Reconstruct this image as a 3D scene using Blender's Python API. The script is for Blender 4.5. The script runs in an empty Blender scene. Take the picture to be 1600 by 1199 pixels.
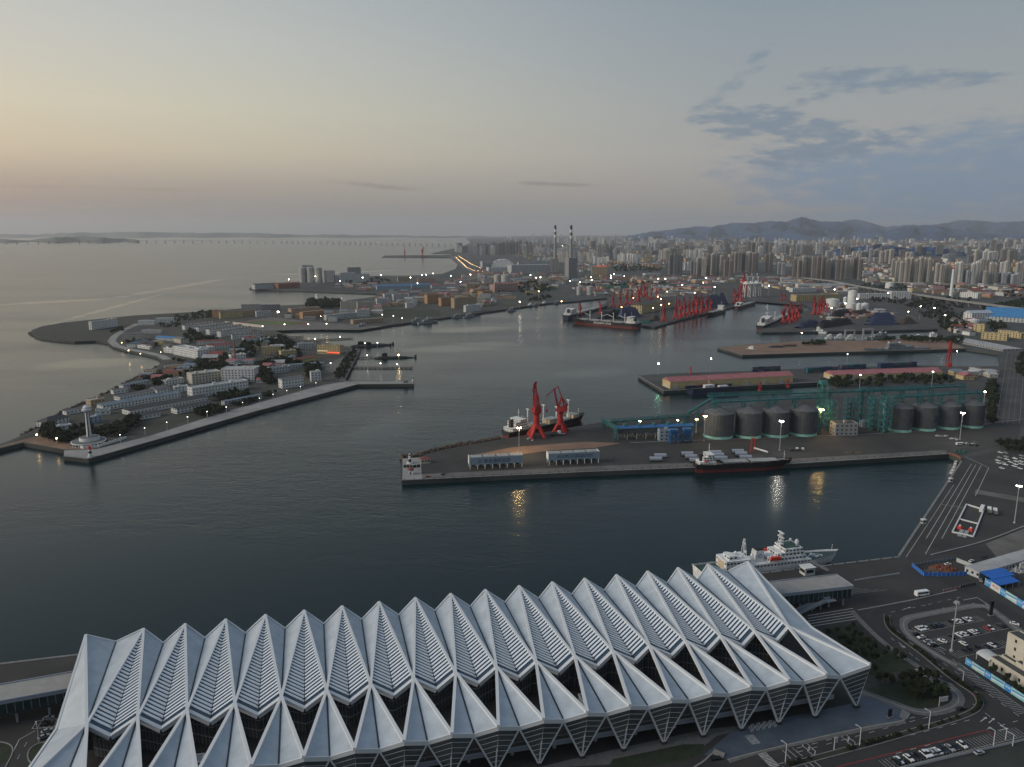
import bpy, bmesh, math, random
from math import sin, cos, pi, atan2, radians as R
from mathutils import Vector
random.seed(7)
SC = bpy.context.scene
COL = SC.collection
# ------------------------------------------------------------------ camera
FPX, CAMH, CX0, CY0, HOR = 1225.75, 213.4, 800.0, 599.5, 362.0
PIT = math.atan2(CY0 - HOR, FPX)
CP, SP = cos(PIT), sin(PIT)
cam = bpy.data.cameras.new('camera'); camo = bpy.data.objects.new('camera', cam); COL.objects.link(camo)
camo.location = (0, 0, CAMH); camo.rotation_euler = (pi / 2 - PIT, 0, 0)
cam.sensor_width = 36; cam.lens = 36 * FPX / 1600; cam.clip_start = 1; cam.clip_end = 150000
SC.camera = camo
def G(px, py, z=4.0):
    """ground point seen at a photograph pixel, on the horizontal plane z"""
    u, v = px - CX0, py - CY0
    D = v * CP + FPX * SP; F = FPX * CP - v * SP
    s = (CAMH - z) / max(D, .5)
    return Vector((u * s, F * s, z))
def Gd(px, py):
    u, v = px - CX0, py - CY0
    return Vector((u, FPX * CP - v * SP, -(v * CP + FPX * SP)))
def onplane(px, py, p, n):
    """where the line of sight of a pixel meets a vertical plane through p with normal n"""
    d = Gd(px, py); o = Vector((0, 0, CAMH))
    return o + d * ((Vector(p) - o).dot(n) / d.dot(n))
def mpp(px, py, z=4.0):
    """metres per photograph pixel for an upright at that ground pixel"""
    u, v = px - CX0, py - CY0
    s = (CAMH - z) / (v * CP + FPX * SP)
    return s
def hgt(px, py, top, z=4.0):
    """height of an upright whose foot is at pixel row py and top at row top"""
    g = G(px, py, z); a = (CAMH - g.z) ; u = top - CY0
    D = u * CP + FPX * SP; F = FPX * CP - u * SP
    return CAMH - g.y * D / F - z
# ------------------------------------------------------------------ world, sun, exposure
SUN_AZ, SUN_EL = R(-58), R(1.5)
w = bpy.data.worlds.new('World'); SC.world = w; w.use_nodes = True
def world():
    nt = w.node_tree; nt.nodes.clear(); L = nt.links.new
    def nd(t, **k):
        n = nt.nodes.new(t)
        for a, b in k.items(): setattr(n, a, b)
        return n
    def mth(op, a, b=None, clamp=False):
        n = nd('ShaderNodeMath', operation=op, use_clamp=clamp)
        for i, x in enumerate((a, b)):
            if x is None: continue
            if isinstance(x, (int, float)): n.inputs[i].default_value = x
            else: L(x, n.inputs[i])
        return n.outputs[0]
    def ramp(f, pts):
        n = nd('ShaderNodeValToRGB'); e = n.color_ramp.elements
        while len(e) < len(pts): e.new(.5)
        for q, (p, c) in zip(e, pts): q.position = p; q.color = (*c, 1)
        L(f, n.inputs[0]); return n.outputs[0]
    def mix(f, a, b):
        n = nd('ShaderNodeMix', data_type='RGBA')
        if isinstance(f, float): n.inputs[0].default_value = f
        else: L(f, n.inputs[0])
        for i, x in ((6, a), (7, b)):
            if isinstance(x, tuple): n.inputs[i].default_value = (*x, 1)
            else: L(x, n.inputs[i])
        return n.outputs[2]
    tc = nd('ShaderNodeTexCoord'); sx = nd('ShaderNodeSeparateXYZ'); L(tc.outputs['Generated'], sx.inputs[0])
    X, Y, Z = sx.outputs
    zc = mth('MAXIMUM', Z, 0.0)
    t = mth('SQRT', zc)
    hl = mth('MAXIMUM', mth('SQRT', mth('ADD', mth('MULTIPLY', X, X), mth('MULTIPLY', Y, Y))), .001)
    cs = mth('DIVIDE', mth('ADD', mth('MULTIPLY', X, sin(SUN_AZ)), mth('MULTIPLY', Y, cos(SUN_AZ))), hl)
    fac = nd('ShaderNodeMapRange', interpolation_type='SMOOTHSTEP'); L(cs, fac.inputs[0])
    fac.inputs[1].default_value = .22; fac.inputs[2].default_value = 1.0
    warm = ramp(t, SKY_WARM); cool = ramp(t, SKY_COOL)
    base = mix(fac.outputs[0], cool, warm)
    # clouds: laid out by azimuth and elevation
    az = mth('ARCTAN2', X, Y); el = mth('ARCSINE', Z)
    def blob(px, py, rx, ry, slope=0.0, soft=1.0):
        d = Gd(px, py); a0 = atan2(d.x, d.y); e0 = math.atan2(d.z, math.hypot(d.x, d.y))
        k = 1 / FPX
        da = mth('SUBTRACT', az, a0); de = mth('SUBTRACT', mth('SUBTRACT', el, e0), mth('MULTIPLY', da, slope))
        q = mth('ADD', mth('POWER', mth('ABSOLUTE', mth('DIVIDE', da, rx * k)), 2.0), mth('POWER', mth('ABSOLUTE', mth('DIVIDE', de, ry * k)), 2.0))
        return mth('SUBTRACT', 1.0, q)                  # 1 at the centre, 0 on the rim
    cv = nd('ShaderNodeCombineXYZ'); L(mth('MULTIPLY', az, 1.0), cv.inputs[0]); L(mth('MULTIPLY', el, 3.2), cv.inputs[1])
    def noise(scale, det, rough=.6):
        n = nd('ShaderNodeTexNoise'); n.inputs['Scale'].default_value = scale; n.inputs['Detail'].default_value = det; n.inputs['Roughness'].default_value = rough
        L(cv.outputs[0], n.inputs['Vector']); return n.outputs[0]
    n1 = noise(30, 9, .66); n2 = noise(7, 4)
    def cloud(blobs, amp, lo, hi, nz):
        m = None
        for b in blobs:
            q = mth('MAXIMUM', blob(*b), -1.5)
            m = q if m is None else mth('MAXIMUM', m, q)
        v = mth('ADD', m, mth('MULTIPLY', mth('SUBTRACT', nz, .5), amp))
        r = nd('ShaderNodeMapRange', interpolation_type='SMOOTHSTEP'); L(v, r.inputs[0]); r.inputs[1].default_value = lo; r.inputs[2].default_value = hi
        return r.outputs[0]
    for blobs, amp, lo, hi, nz, col, op in CLOUDS:
        c = cloud(blobs, amp, lo, hi, n1 if nz == 1 else n2)
        base = mix(mth('MULTIPLY', c, op), base, col)
    sky = nd('ShaderNodeTexSky', sky_type='NISHITA', sun_disc=False)
    sky.sun_elevation = SUN_EL; sky.sun_rotation = SUN_AZ; sky.air_density = 1.2; sky.dust_density = 2.0
    b1 = nd('ShaderNodeBackground'); L(sky.outputs[0], b1.inputs[0]); b1.inputs[1].default_value = .03
    b2 = nd('ShaderNodeBackground'); L(base, b2.inputs[0]); b2.inputs[1].default_value = .95
    ad = nd('ShaderNodeAddShader'); L(b1.outputs[0], ad.inputs[0]); L(b2.outputs[0], ad.inputs[1])
    out = nd('ShaderNodeOutputWorld'); L(ad.outputs[0], out.inputs[0])
SKY_WARM = [(0, (.20, .205, .205)), (.18, (.213, .216, .208)), (.235, (.275, .264, .24)), (.30, (.42, .385, .305)), (.37, (.46, .445, .36)), (.46, (.41, .42, .40)), (.54, (.34, .37, .38)), (.68, (.21, .26, .32)), (1, (.15, .21, .29))]
SKY_COOL = [(0, (.20, .21, .218)), (.14, (.215, .22, .223)), (.21, (.255, .252, .248)), (.30, (.275, .28, .285)), (.42, (.235, .265, .29)), (.52, (.185, .23, .275)), (.68, (.135, .185, .25)), (1, (.13, .185, .27))]
CB = (.135, .185, .25)
CLOUDS = [
  ([(1440, 282, 300, 72, -.05), (1620, 265, 300, 80)], 2.6, -.1, 1.0, 1, (.125, .195, .29), .85),
  ([(1190, 190, 110, 24, -.12), (1265, 205, 70, 22), (1160, 205, 60, 14), (1290, 235, 120, 22, .1)], 4.4, 0, 1.1, 1, CB, .9),
  ([(1400, 128, 150, 15, -.02), (1330, 118, 80, 13), (1270, 155, 60, 9, .3), (1520, 130, 60, 6)], 4.4, .05, 1.2, 1, CB, .8),
  ([(1150, 130, 50, 14, .6), (1188, 85, 25, 12, .5), (1110, 160, 40, 9, .3)], 4.6, .1, 1.4, 1, CB, .7),
  ([(870, 288, 110, 4.5, -.03), (580, 290, 110, 5, -.09)], 2.4, .2, 1.2, 1, (.15, .155, .165), .6),
  ([(60, 292, 160, 4, .02), (230, 296, 120, 4)], 2.6, .2, 1.3, 1, (.2, .19, .17), .5),
]
world()
sun = bpy.data.lights.new('sun', 'SUN'); suno = bpy.data.objects.new('sun', sun); COL.objects.link(suno)
sun.energy = 1.75; sun.angle = R(32); sun.color = (1, .91, .78)
_d = Vector((sin(R(-103)) * cos(R(26)), cos(R(-103)) * cos(R(26)), sin(R(26))))
suno.rotation_euler = _d.to_track_quat('Z', 'Y').to_euler()
vs = SC.view_settings; vs.view_transform = 'Standard'; vs.look = 'None'; vs.gamma = 1; vs.use_curve_mapping = False; vs.exposure = .36
SC.cycles.max_bounces = 5; SC.cycles.diffuse_bounces = 2; SC.cycles.glossy_bounces = 3; SC.cycles.volume_bounces = 2; SC.cycles.transparent_max_bounces = 6
SC.cycles.use_light_tree = True; SC.cycles.sample_clamp_indirect = 4; SC.cycles.sample_clamp_direct = 40
SC.cycles.caustics_reflective = False; SC.cycles.caustics_refractive = False
# ------------------------------------------------------------------ materials
MATS = {}
def mat(name, col, rough=.7, metal=0.0, var=0.0, scale=.2, col2=None, emit=None, estr=0.0, bump=0.0, bscale=1.0, spec=.5, detail=4):
    if name in MATS: return MATS[name]
    m = bpy.data.materials.new(name); m.use_nodes = True; nt = m.node_tree; b = nt.nodes['Principled BSDF']
    b.inputs['Base Color'].default_value = (*col, 1); b.inputs['Roughness'].default_value = rough; b.inputs['Metallic'].default_value = metal
    b.inputs['Specular IOR Level'].default_value = spec
    if var or col2 or bump:
        tc = nt.nodes.new('ShaderNodeNewGeometry')
        n = nt.nodes.new('ShaderNodeTexNoise'); n.inputs['Scale'].default_value = scale; n.inputs['Detail'].default_value = detail; n.inputs['Roughness'].default_value = .65
        nt.links.new(tc.outputs['Position'], n.inputs['Vector'])
        if var or col2:
            r = nt.nodes.new('ShaderNodeValToRGB'); r.color_ramp.elements[0].position = .32; r.color_ramp.elements[1].position = .68
            c2 = col2 or tuple(min(1, c * (1 + var)) for c in col); c1 = col if col2 else tuple(c * (1 - var) for c in col)
            r.color_ramp.elements[0].color = (*c1, 1); r.color_ramp.elements[1].color = (*c2, 1)
            nt.links.new(n.outputs[0], r.inputs[0]); nt.links.new(r.outputs[0], b.inputs['Base Color'])
        if bump:
            n2 = nt.nodes.new('ShaderNodeTexNoise'); n2.inputs['Scale'].default_value = bscale; n2.inputs['Detail'].default_value = 3
            nt.links.new(tc.outputs['Position'], n2.inputs['Vector'])
            bp = nt.nodes.new('ShaderNodeBump'); bp.inputs['Strength'].default_value = bump; nt.links.new(n2.outputs[0], bp.inputs['Height']); nt.links.new(bp.outputs[0], b.inputs['Normal'])
    if emit: b.inputs['Emission Color'].default_value = (*emit, 1); b.inputs['Emission Strength'].default_value = estr
    MATS[name] = m; return m
def M(n): return MATS[n]
KIDS = {}
# ------------------------------------------------------------------ mesh builder
class MB:
    def __init__(s): s.v = []; s.f = []
    def face(s, pts):
        n = len(s.v); s.v += [tuple(p) for p in pts]; s.f.append(tuple(range(n, n + len(pts)))); return s
    def poly(s, vs_, fs):
        n = len(s.v); s.v += [tuple(p) for p in vs_]; s.f += [tuple(i + n for i in f) for f in fs]; return s
    def prism(s, pl, z0, z1, bottom=False):
        k = len(pl); pl = ccw(pl)
        vs_ = [(p[0], p[1], z0) for p in pl] + [(p[0], p[1], z1) for p in pl]
        fs = [(i, (i + 1) % k, k + (i + 1) % k, k + i) for i in range(k)] + [tuple(range(k, 2 * k))]
        if bottom: fs.append(tuple(range(k - 1, -1, -1)))
        return s.poly(vs_, fs)
    def box(s, c, d, rz=0.0, top=(1, 1)):
        """box standing on c = (x, y, z0), d = (length, width, height); top scales its upper face"""
        hx, hy, h = d[0] / 2, d[1] / 2, d[2]; ca, sa = cos(rz), sin(rz); vs_ = []
        for z, a, b in ((0, 1, 1), (h, *top)):
            for x, y in ((-hx * a, -hy * b), (hx * a, -hy * b), (hx * a, hy * b), (-hx * a, hy * b)):
                vs_.append((c[0] + x * ca - y * sa, c[1] + x * sa + y * ca, c[2] + z))
        return s.poly(vs_, [(3, 2, 1, 0), (4, 5, 6, 7), (0, 1, 5, 4), (1, 2, 6, 5), (2, 3, 7, 6), (3, 0, 4, 7)])
    def gable(s, c, d, rz=0.0, over=0.0):
        """gabled roof on c, ridge along x, d = (length, width, height)"""
        hx, hy, h = d[0] / 2 + over, d[1] / 2 + over, d[2]; ca, sa = cos(rz), sin(rz)
        vs_ = [(c[0] + x * ca - y * sa, c[1] + x * sa + y * ca, c[2] + z) for x, y, z in ((-hx, -hy, 0), (hx, -hy, 0), (hx, hy, 0), (-hx, hy, 0), (-hx, 0, h), (hx, 0, h))]
        return s.poly(vs_, [(0, 1, 5, 4), (2, 3, 4, 5), (3, 0, 4), (1, 2, 5), (3, 2, 1, 0)])
    def hip(s, c, d, rz=0.0, over=0.0, inset=None):
        hx, hy, h = d[0] / 2 + over, d[1] / 2 + over, d[2]; ca, sa = cos(rz), sin(rz); r = max(hx - (inset if inset is not None else hy), .01)
        vs_ = [(c[0] + x * ca - y * sa, c[1] + x * sa + y * ca, c[2] + z) for x, y, z in ((-hx, -hy, 0), (hx, -hy, 0), (hx, hy, 0), (-hx, hy, 0), (-r, 0, h), (r, 0, h))]
        return s.poly(vs_, [(0, 1, 5, 4), (2, 3, 4, 5), (3, 0, 4), (1, 2, 5), (3, 2, 1, 0)])
    def cyl(s, c, r0, r1, h, n=12, cap=True):
        vs_ = []
        for z, r in ((0, r0), (h, r1)):
            for i in range(n): a = 2 * pi * i / n; vs_.append((c[0] + r * cos(a), c[1] + r * sin(a), c[2] + z))
        fs = [(i, (i + 1) % n, n + (i + 1) % n, n + i) for i in range(n)]
        if cap: fs += [tuple(range(n, 2 * n)), tuple(range(n - 1, -1, -1))]
        return s.poly(vs_, fs)
    def lathe(s, c, prof, n=16):
        vs_ = []; k = len(prof)
        for r, z in prof:
            for i in range(n): a = 2 * pi * i / n; vs_.append((c[0] + r * cos(a), c[1] + r * sin(a), c[2] + z))
        fs = [(j * n + i, j * n + (i + 1) % n, (j + 1) * n + (i + 1) % n, (j + 1) * n + i) for j in range(k - 1) for i in range(n)]
        fs += [tuple(range((k - 1) * n, k * n)), tuple(range(n - 1, -1, -1))]
        return s.poly(vs_, fs)
    def ball(s, c, r, sz=None, n=8, m=5):
        sz = sz or r
        return s.lathe((c[0], c[1], c[2]), [(max(r * sin(pi * j / m), .001), -sz * cos(pi * j / m)) for j in range(m + 1)], n)
    def bar(s, p, q, w, h=None):
        """square bar from p to q, w wide, h deep"""
        p, q = Vector(p), Vector(q); h = h or w; d = (q - p)
        if d.length < 1e-6: return s
        d.normalize(); up = Vector((0, 0, 1)) if abs(d.z) < .95 else Vector((0, 1, 0))
        a = d.cross(up).normalized() * (w / 2); b = a.cross(d).normalized() * (h / 2)
        vs_ = [p - a - b, p + a - b, p + a + b, p - a + b, q - a - b, q + a - b, q + a + b, q - a + b]
        return s.poly(vs_, [(3, 2, 1, 0), (4, 5, 6, 7), (0, 1, 5, 4), (1, 2, 6, 5), (2, 3, 7, 6), (3, 0, 4, 7)])
    def path(s, pts, w, h=None):
        for a, b in zip(pts, pts[1:]): s.bar(a, b, w, h)
        return s
    def plate(s, pts, th):
        """flat polygon given thickness th along its normal, downwards"""
        p = [Vector(x) for x in pts]; n = Vector((0, 0, 0)); k = len(p)
        for i in range(k): n += p[i].cross(p[(i + 1) % k])
        n.normalize(); 
        if n.z < 0: n = -n; p.reverse()
        vs_ = [x - n * th for x in p] + p
        return s.poly(vs_, [(i, (i + 1) % k, k + (i + 1) % k, k + i) for i in range(k)] + [tuple(range(k, 2 * k)), tuple(range(k - 1, -1, -1))])
    def mesh(s, name, m, smooth=False):
        me = bpy.data.meshes.new(name); me.from_pydata(s.v, [], s.f)
        if m is not None: me.materials.append(M(m) if isinstance(m, str) else m)
        if smooth:
            for p in me.polygons: p.use_smooth = True
        return me
    def build(s, name, m, parent=None, smooth=False, kind=None, label=None):
        """links the shape; below a parent its world coordinates become local ones"""
        if parent is not None:
            o = wloc(parent); s.v = [(x - o[0], y - o[1], z - o[2]) for x, y, z in s.v]
        ob = bpy.data.objects.new(name, s.mesh(name, m, smooth)); COL.objects.link(ob)
        if parent is not None: ob.parent = parent; KIDS.setdefault(parent.name, []).append(ob)
        if kind: ob['kind'] = kind
        if label: ob['label'] = label
        return ob
def wloc(o):
    x, y, z = o.location
    while o.parent: o = o.parent; x += o.location.x; y += o.location.y; z += o.location.z
    return x, y, z
def ccw(pl):
    a = sum(p[0] * q[1] - q[0] * p[1] for p, q in zip(pl, list(pl[1:]) + [pl[0]]))
    return list(pl) if a > 0 else list(reversed(pl))
def tag(o, label=None, cat=None, group=None, kind=None):
    for k, x in (('label', label), ('category', cat), ('group', group), ('kind', kind)):
        if x: o[k] = x
    return o
def thing(name, loc, label, cat, group=None, rz=0.0):
    o = bpy.data.objects.new(name, None); COL.objects.link(o); o.location = loc; o.rotation_euler = (0, 0, rz); o.empty_display_size = .5
    return tag(o, label, cat, group)
def copy_tree(o, loc=None, rz=None, label=None, group=None, parent=None, scale=None):
    c = o.copy(); COL.objects.link(c)
    if parent is not None: c.parent = parent; KIDS.setdefault(parent.name, []).append(c)
    if loc is not None: c.location = loc
    if rz is not None: c.rotation_euler = (0, 0, rz)
    if scale is not None: c.scale = (scale,) * 3 if isinstance(scale, (int, float)) else scale
    if label: c['label'] = label
    if group: c['group'] = group
    for k in list(KIDS.get(o.name, ())): copy_tree(k, parent=c)
    return c
ORD = ['first', 'second', 'third', 'fourth', 'fifth', 'sixth', 'seventh', 'eighth', 'ninth', 'tenth', 'eleventh', 'twelfth', 'thirteenth', 'fourteenth', 'fifteenth', 'sixteenth', 'seventeenth', 'eighteenth', 'nineteenth', 'twentieth', 'twenty first', 'twenty second', 'twenty third', 'twenty fourth', 'twenty fifth', 'twenty sixth', 'twenty seventh', 'twenty eighth', 'twenty ninth', 'thirtieth', 'thirty first', 'thirty second', 'thirty third', 'thirty fourth', 'thirty fifth', 'thirty sixth', 'thirty seventh', 'thirty eighth', 'thirty ninth', 'fortieth']
def struct(name, mb, m, label=None):
    o = mb.build(name, m); o['kind'] = 'structure'
    if label: o['label'] = label
    return o
# ------------------------------------------------------------------ setting: sea, land, air
TH = .251; CT, ST = cos(TH), sin(TH); TX, TY = -15.27, 272.5      # the terminal's axis
def T(t, d, z=4.0):
    """terminal frame: t metres along the quay, d metres towards the sea"""
    return Vector((TX + t * CT - d * ST, TY + t * ST + d * CT, z))
def sheet(name, pts, m, z, z0=-2.0):
    mb = MB(); mb.prism([(p[0], p[1]) for p in pts], z0, z)
    return struct(name, mb, m)
def gpts(px, z=4.0): return [G(x, y, z) for x, y in px]
def flat(name, pts, m, z):
    mb = MB(); mb.face([(p[0], p[1], z) for p in ccw([tuple(p[:2]) for p in pts])])
    return struct(name, mb, m)
def line_strip(mb, pts, w, z):
    """a painted line along pts"""
    for a, b in zip(pts, pts[1:]):
        dx, dy = b[0] - a[0], b[1] - a[1]; l = math.hypot(dx, dy) or 1; nx, ny = -dy / l * w / 2, dx / l * w / 2
        mb.face([(a[0] - nx, a[1] - ny, z), (b[0] - nx, b[1] - ny, z), (b[0] + nx, b[1] + ny, z), (a[0] + nx, a[1] + ny, z)])
def dashes(mb, pts, w, z, on=3.0, off=5.0):
    for a, b in zip(pts, pts[1:]):
        a, b = Vector(a[:2]), Vector(b[:2]); l = (b - a).length; u = (b - a) / max(l, .01); s = 0
        while s < l:
            line_strip(mb, [a + u * s, a + u * min(l, s + on)], w, z); s += on + off
def water_mat():
    m = bpy.data.materials.new('sea_water'); m.use_nodes = True; nt = m.node_tree; b = nt.nodes['Principled BSDF']; L = nt.links.new
    b.inputs['Base Color'].default_value = (.0015, .015, .018, 1); b.inputs['Roughness'].default_value = .19; b.inputs['Specular IOR Level'].default_value = .33; b.inputs['IOR'].default_value = 1.333
    g = nt.nodes.new('ShaderNodeNewGeometry')
    def noise(sc, det, rot, sx, sy):
        mp = nt.nodes.new('ShaderNodeMapping'); mp.inputs['Rotation'].default_value = (0, 0, rot); mp.inputs['Scale'].default_value = (sx, sy, 1)
        n = nt.nodes.new('ShaderNodeTexNoise'); n.inputs['Scale'].default_value = sc; n.inputs['Detail'].default_value = det; n.inputs['Roughness'].default_value = .55
        L(g.outputs['Position'], mp.inputs[0]); L(mp.outputs[0], n.inputs['Vector']); return n.outputs[0]
    a = noise(.16, 3, .5, 1, 2.0); c = noise(.035, 3, .3, 1, 2.4); big = noise(.0016, 4, .4, 1, 2.6)
    r = nt.nodes.new('ShaderNodeMapRange'); L(big, r.inputs[0]); r.inputs[1].default_value = .44; r.inputs[2].default_value = .6; r.inputs[3].default_value = .12; r.inputs[4].default_value = 1.0
    ad = nt.nodes.new('ShaderNodeMath'); ad.operation = 'MULTIPLY_ADD'; L(c, ad.inputs[0]); ad.inputs[1].default_value = 1.3; L(a, ad.inputs[2])
    bp = nt.nodes.new('ShaderNodeBump'); bp.inputs['Distance'].default_value = .9; L(ad.outputs[0], bp.inputs['Height'])
    st = nt.nodes.new('ShaderNodeMath'); st.operation = 'MULTIPLY'; L(r.outputs[0], st.inputs[0]); st.inputs[1].default_value = .62; L(st.outputs[0], bp.inputs['Strength'])
    # calm slicks: long soft ellipses where the ripples die away
    sx = nt.nodes.new('ShaderNodeSeparateXYZ'); L(g.outputs['Position'], sx.inputs[0]); nz = noise(.006, 5, .35, 1, 3.2); best = None
    def mth(op, x, y):
        n = nt.nodes.new('ShaderNodeMath'); n.operation = op
        for k, q in enumerate((x, y)):
            if isinstance(q, (int, float)): n.inputs[k].default_value = q
            else: L(q, n.inputs[k])
        return n.outputs[0]
    for x0, y0, x1, y1, wd in ((-60, 480, 190, 466, 45), (170, 468, 360, 434, 38), (60, 512, 260, 458, 16), (40, 575, 235, 562, 70), (620, 552, 830, 534, 60), (660, 520, 800, 512, 60), (420, 430, 640, 422, 60), (860, 590, 990, 577, 40), (560, 700, 640, 640, 30)):
        p, q = G(x0, y0, 0), G(x1, y1, 0); c = (p + q) / 2; d = (q - p); l = d.length / 2; d.normalize()
        dx, dy = mth('SUBTRACT', sx.outputs[0], c.x), mth('SUBTRACT', sx.outputs[1], c.y)
        u = mth('DIVIDE', mth('ADD', mth('MULTIPLY', dx, d.x), mth('MULTIPLY', dy, d.y)), l); v = mth('DIVIDE', mth('SUBTRACT', mth('MULTIPLY', dy, d.x), mth('MULTIPLY', dx, d.y)), wd)
        e = mth('SUBTRACT', 1.0, mth('ADD', mth('MULTIPLY', u, u), mth('MULTIPLY', v, v))); best = e if best is None else mth('MAXIMUM', best, e)
    e = mth('ADD', mth('MAXIMUM', best, -2.0), mth('MULTIPLY', mth('SUBTRACT', nz, .5), 3.2)); sm = nt.nodes.new('ShaderNodeMapRange'); sm.interpolation_type = 'SMOOTHSTEP'; L(e, sm.inputs[0]); sm.inputs[1].default_value = -.2; sm.inputs[2].default_value = 1.3; sm.inputs[3].default_value = 1; sm.inputs[4].default_value = .08
    L(mth('MULTIPLY', st.outputs[0], sm.outputs[0]), bp.inputs['Strength']); L(mth('ADD', mth('MULTIPLY', sm.outputs[0], .12), .075), b.inputs['Roughness'])
    L(bp.outputs[0], b.inputs['Normal']); MATS['sea_water'] = m
water_mat()
mb = MB(); mb.face([(-60000, -3000, 0), (60000, -3000, 0), (60000, 44000, 0), (-60000, 44000, 0)]); struct('sea', mb, 'sea_water')
# base colours
mat('asphalt', (.019, .019, .019), .9, col2=(.037, .036, .035), scale=.045, detail=8)
mat('asphalt_old', (.022, .021, .020), .9, col2=(.052, .048, .044), scale=.022, detail=9)
mat('quay_concrete', (.125, .115, .105), .9, var=.28, scale=.06)
mat('pale_concrete', (.26, .25, .235), .9, var=.2, scale=.05)
mat('pier_clay', (.20, .125, .085), .95, var=.2, scale=.03)
mat('city_ground', (.026, .032, .026), .95, col2=(.075, .075, .073), scale=.012, detail=8)
mat('port_ground', (.028, .028, .028), .95, col2=(.075, .072, .07), scale=.02, detail=6)
mat('base_ground', (.028, .032, .022), .95, col2=(.075, .07, .06), scale=.03, detail=6)
mat('grass', (.022, .032, .014), .95, var=.35, scale=.25)
mat('scrub', (.024, .028, .017), .95, col2=(.05, .047, .036), scale=.05, detail=6)
mat('paint_white', (.46, .46, .44), .8, var=.35, scale=.8)
mat('kerb', (.24, .235, .225), .9, var=.15, scale=.3)
mat('paving', (.13, .128, .122), .9, var=.2, scale=.4)
mat('plaza_stone', (.075, .095, .125), .6, var=.22, scale=.09)
# the mainland is one sheet with the peninsula, the silo spit and every pier cut out of the sea
QA = G(1404, 869.5)
tq = (QA - T(0, 0)).xy.dot(Vector((CT, ST))); dq = (QA - T(0, 0)).xy.dot(Vector((-ST, CT)))
COAST = gpts([(735, 379.5), (720, 386), (674, 396), (706, 397), (708, 398.5), (601, 399.5), (597, 402), (710, 403), (717, 409), (712, 420), (691, 428), (640, 431), (594, 431), (540, 434), (470, 440), (398, 444.5), (389.5, 451), (475, 455), (586.6, 459), (588, 463.5), (544, 469), (532, 474), (437, 477.5), (331, 486), (210, 493), (100, 504), (65, 510), (50, 516), (48, 519.5), (55, 525), (64, 528), (89, 531.5), (117, 533.7), (149, 532.5), (168, 535), (177, 541), (198, 547), (229, 553), (247, 558), (253, 565), (245, 574.4), (210, 593), (175, 612), (140, 628), (105, 642), (68, 665.5), (37, 679.5), (0, 694.6), (-90, 722), (-92, 732), (0, 701), (36, 692), (100, 703), (99, 713), (138, 717.5), (250, 686), (400, 643), (559, 601), (647, 600.5), (647, 595), (560, 595.5), (538, 594), (563.6, 545.7), (537, 540.5), (490, 533), (454, 527), (418, 520.6), (407, 516.5), (513, 514.8), (561, 515.2), (597, 510), (640, 504), (684, 498), (741, 490), (789, 483.5), (855, 474), (894, 471.2), (932, 467.2), (948, 466), (952, 469.5), (938, 477.5), (894, 490.5), (899, 497), (1023, 511.3), (1064, 499), (1111, 488), (1180, 471.8), (1200, 470), (1262, 478), (1270, 483), (1182, 516.5), (1190, 519.8), (1290, 518), (1350, 517.5), (1465, 514.5), (1472, 528), (1358, 532), (1250, 532.5), (1160, 539), (1121, 543), (1160, 555), (1350, 549.5), (1449, 547), (1509, 545), (1560, 552), (1564, 572.5), (1485, 573), (1456, 571), (1357, 573), (1240, 576.5), (1174, 579.5), (1028, 584.5), (997, 587), (1037, 611.3), (1150, 604), (1290, 597), (1292, 611), (1097, 645), (1020, 652), (940, 660), (886, 669), (787, 686), (712, 699), (674, 707), (656, 714), (629, 717), (627, 723), (628, 751), (920, 737.5), (1240, 725), (1483, 709.5), (1503, 720), (1404, 869.5)])
COAST += [T(tq - 560, dq), T(tq - 560, -180), T(tq + 500, -330)]
far = [Vector((1300, 300, 4)), Vector((50000, 20000, 4)), Vector((50000, 43000, 4)), Vector((2000, 43000, 4)), Vector((-1500, 26000, 4))]
mb = MB()
poly = [(p[0], p[1]) for p in COAST + far]
mb.prism(poly, -2, 4)
land = struct('mainland', mb, 'city_ground')
# areas of their own surface, each a sheet a little above the land
flat('quay', gpts([(638, 748.5), (920, 737), (1240, 724.5), (1480, 709.2), (1500, 712), (1590, 690), (1600, 640), (1310, 620), (1100, 645), (1020, 652), (940, 660), (886, 669), (787, 686), (712, 699), (674, 707), (656, 714), (632, 718), (630, 724)]), 'asphalt_old', 4.02)
flat('quay', gpts([(998, 588), (1037, 610.5), (1150, 603.5), (1288, 597), (1560, 620), (1570, 575), (1485, 573.5), (1357, 573.7), (1240, 577), (1174, 580), (1028, 585)]), 'port_ground', 4.02)
flat('quay', gpts([(1123, 543), (1160, 554.3), (1350, 549), (1449, 546.5), (1509, 544.5), (1472, 528.5), (1358, 532.5), (1250, 533), (1160, 539.5)]), 'pier_clay', 4.02)
flat('quay', gpts([(899, 491), (904, 496.5), (1023, 510.6), (1064, 498.5), (1111, 487.5), (1180, 471.5), (1262, 478), (1268, 483), (1184, 516.5), (1195, 519), (1290, 517), (1465, 514), (1530, 490), (1420, 455), (1180, 440), (960, 445), (950, 470), (938, 478)]), 'port_ground', 4.02)
quay_t = flat('quay', [T(tq - 556, dq - .6), T(tq - 1, dq - .6), G(1500, 722), G(1506, 716), G(1640, 690), G(1640, 940), T(tq + 300, -30), T(tq - 556, -30)], 'asphalt_old', 4.02)
flat('peninsula', gpts([(20, 690), (70, 667), (110, 643), (178, 614), (248, 577), (258, 565), (250, 554), (200, 540), (185, 530), (260, 497), (440, 480), (560, 471), (700, 470), (840, 468), (850, 474), (740, 490), (640, 503), (597, 509), (561, 514), (520, 514), (430, 517), (460, 528), (535, 541), (558, 547), (534, 594), (500, 600), (356, 641), (233, 680), (150, 701), (110, 702), (40, 688)]), 'base_ground', 4.02)
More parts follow.
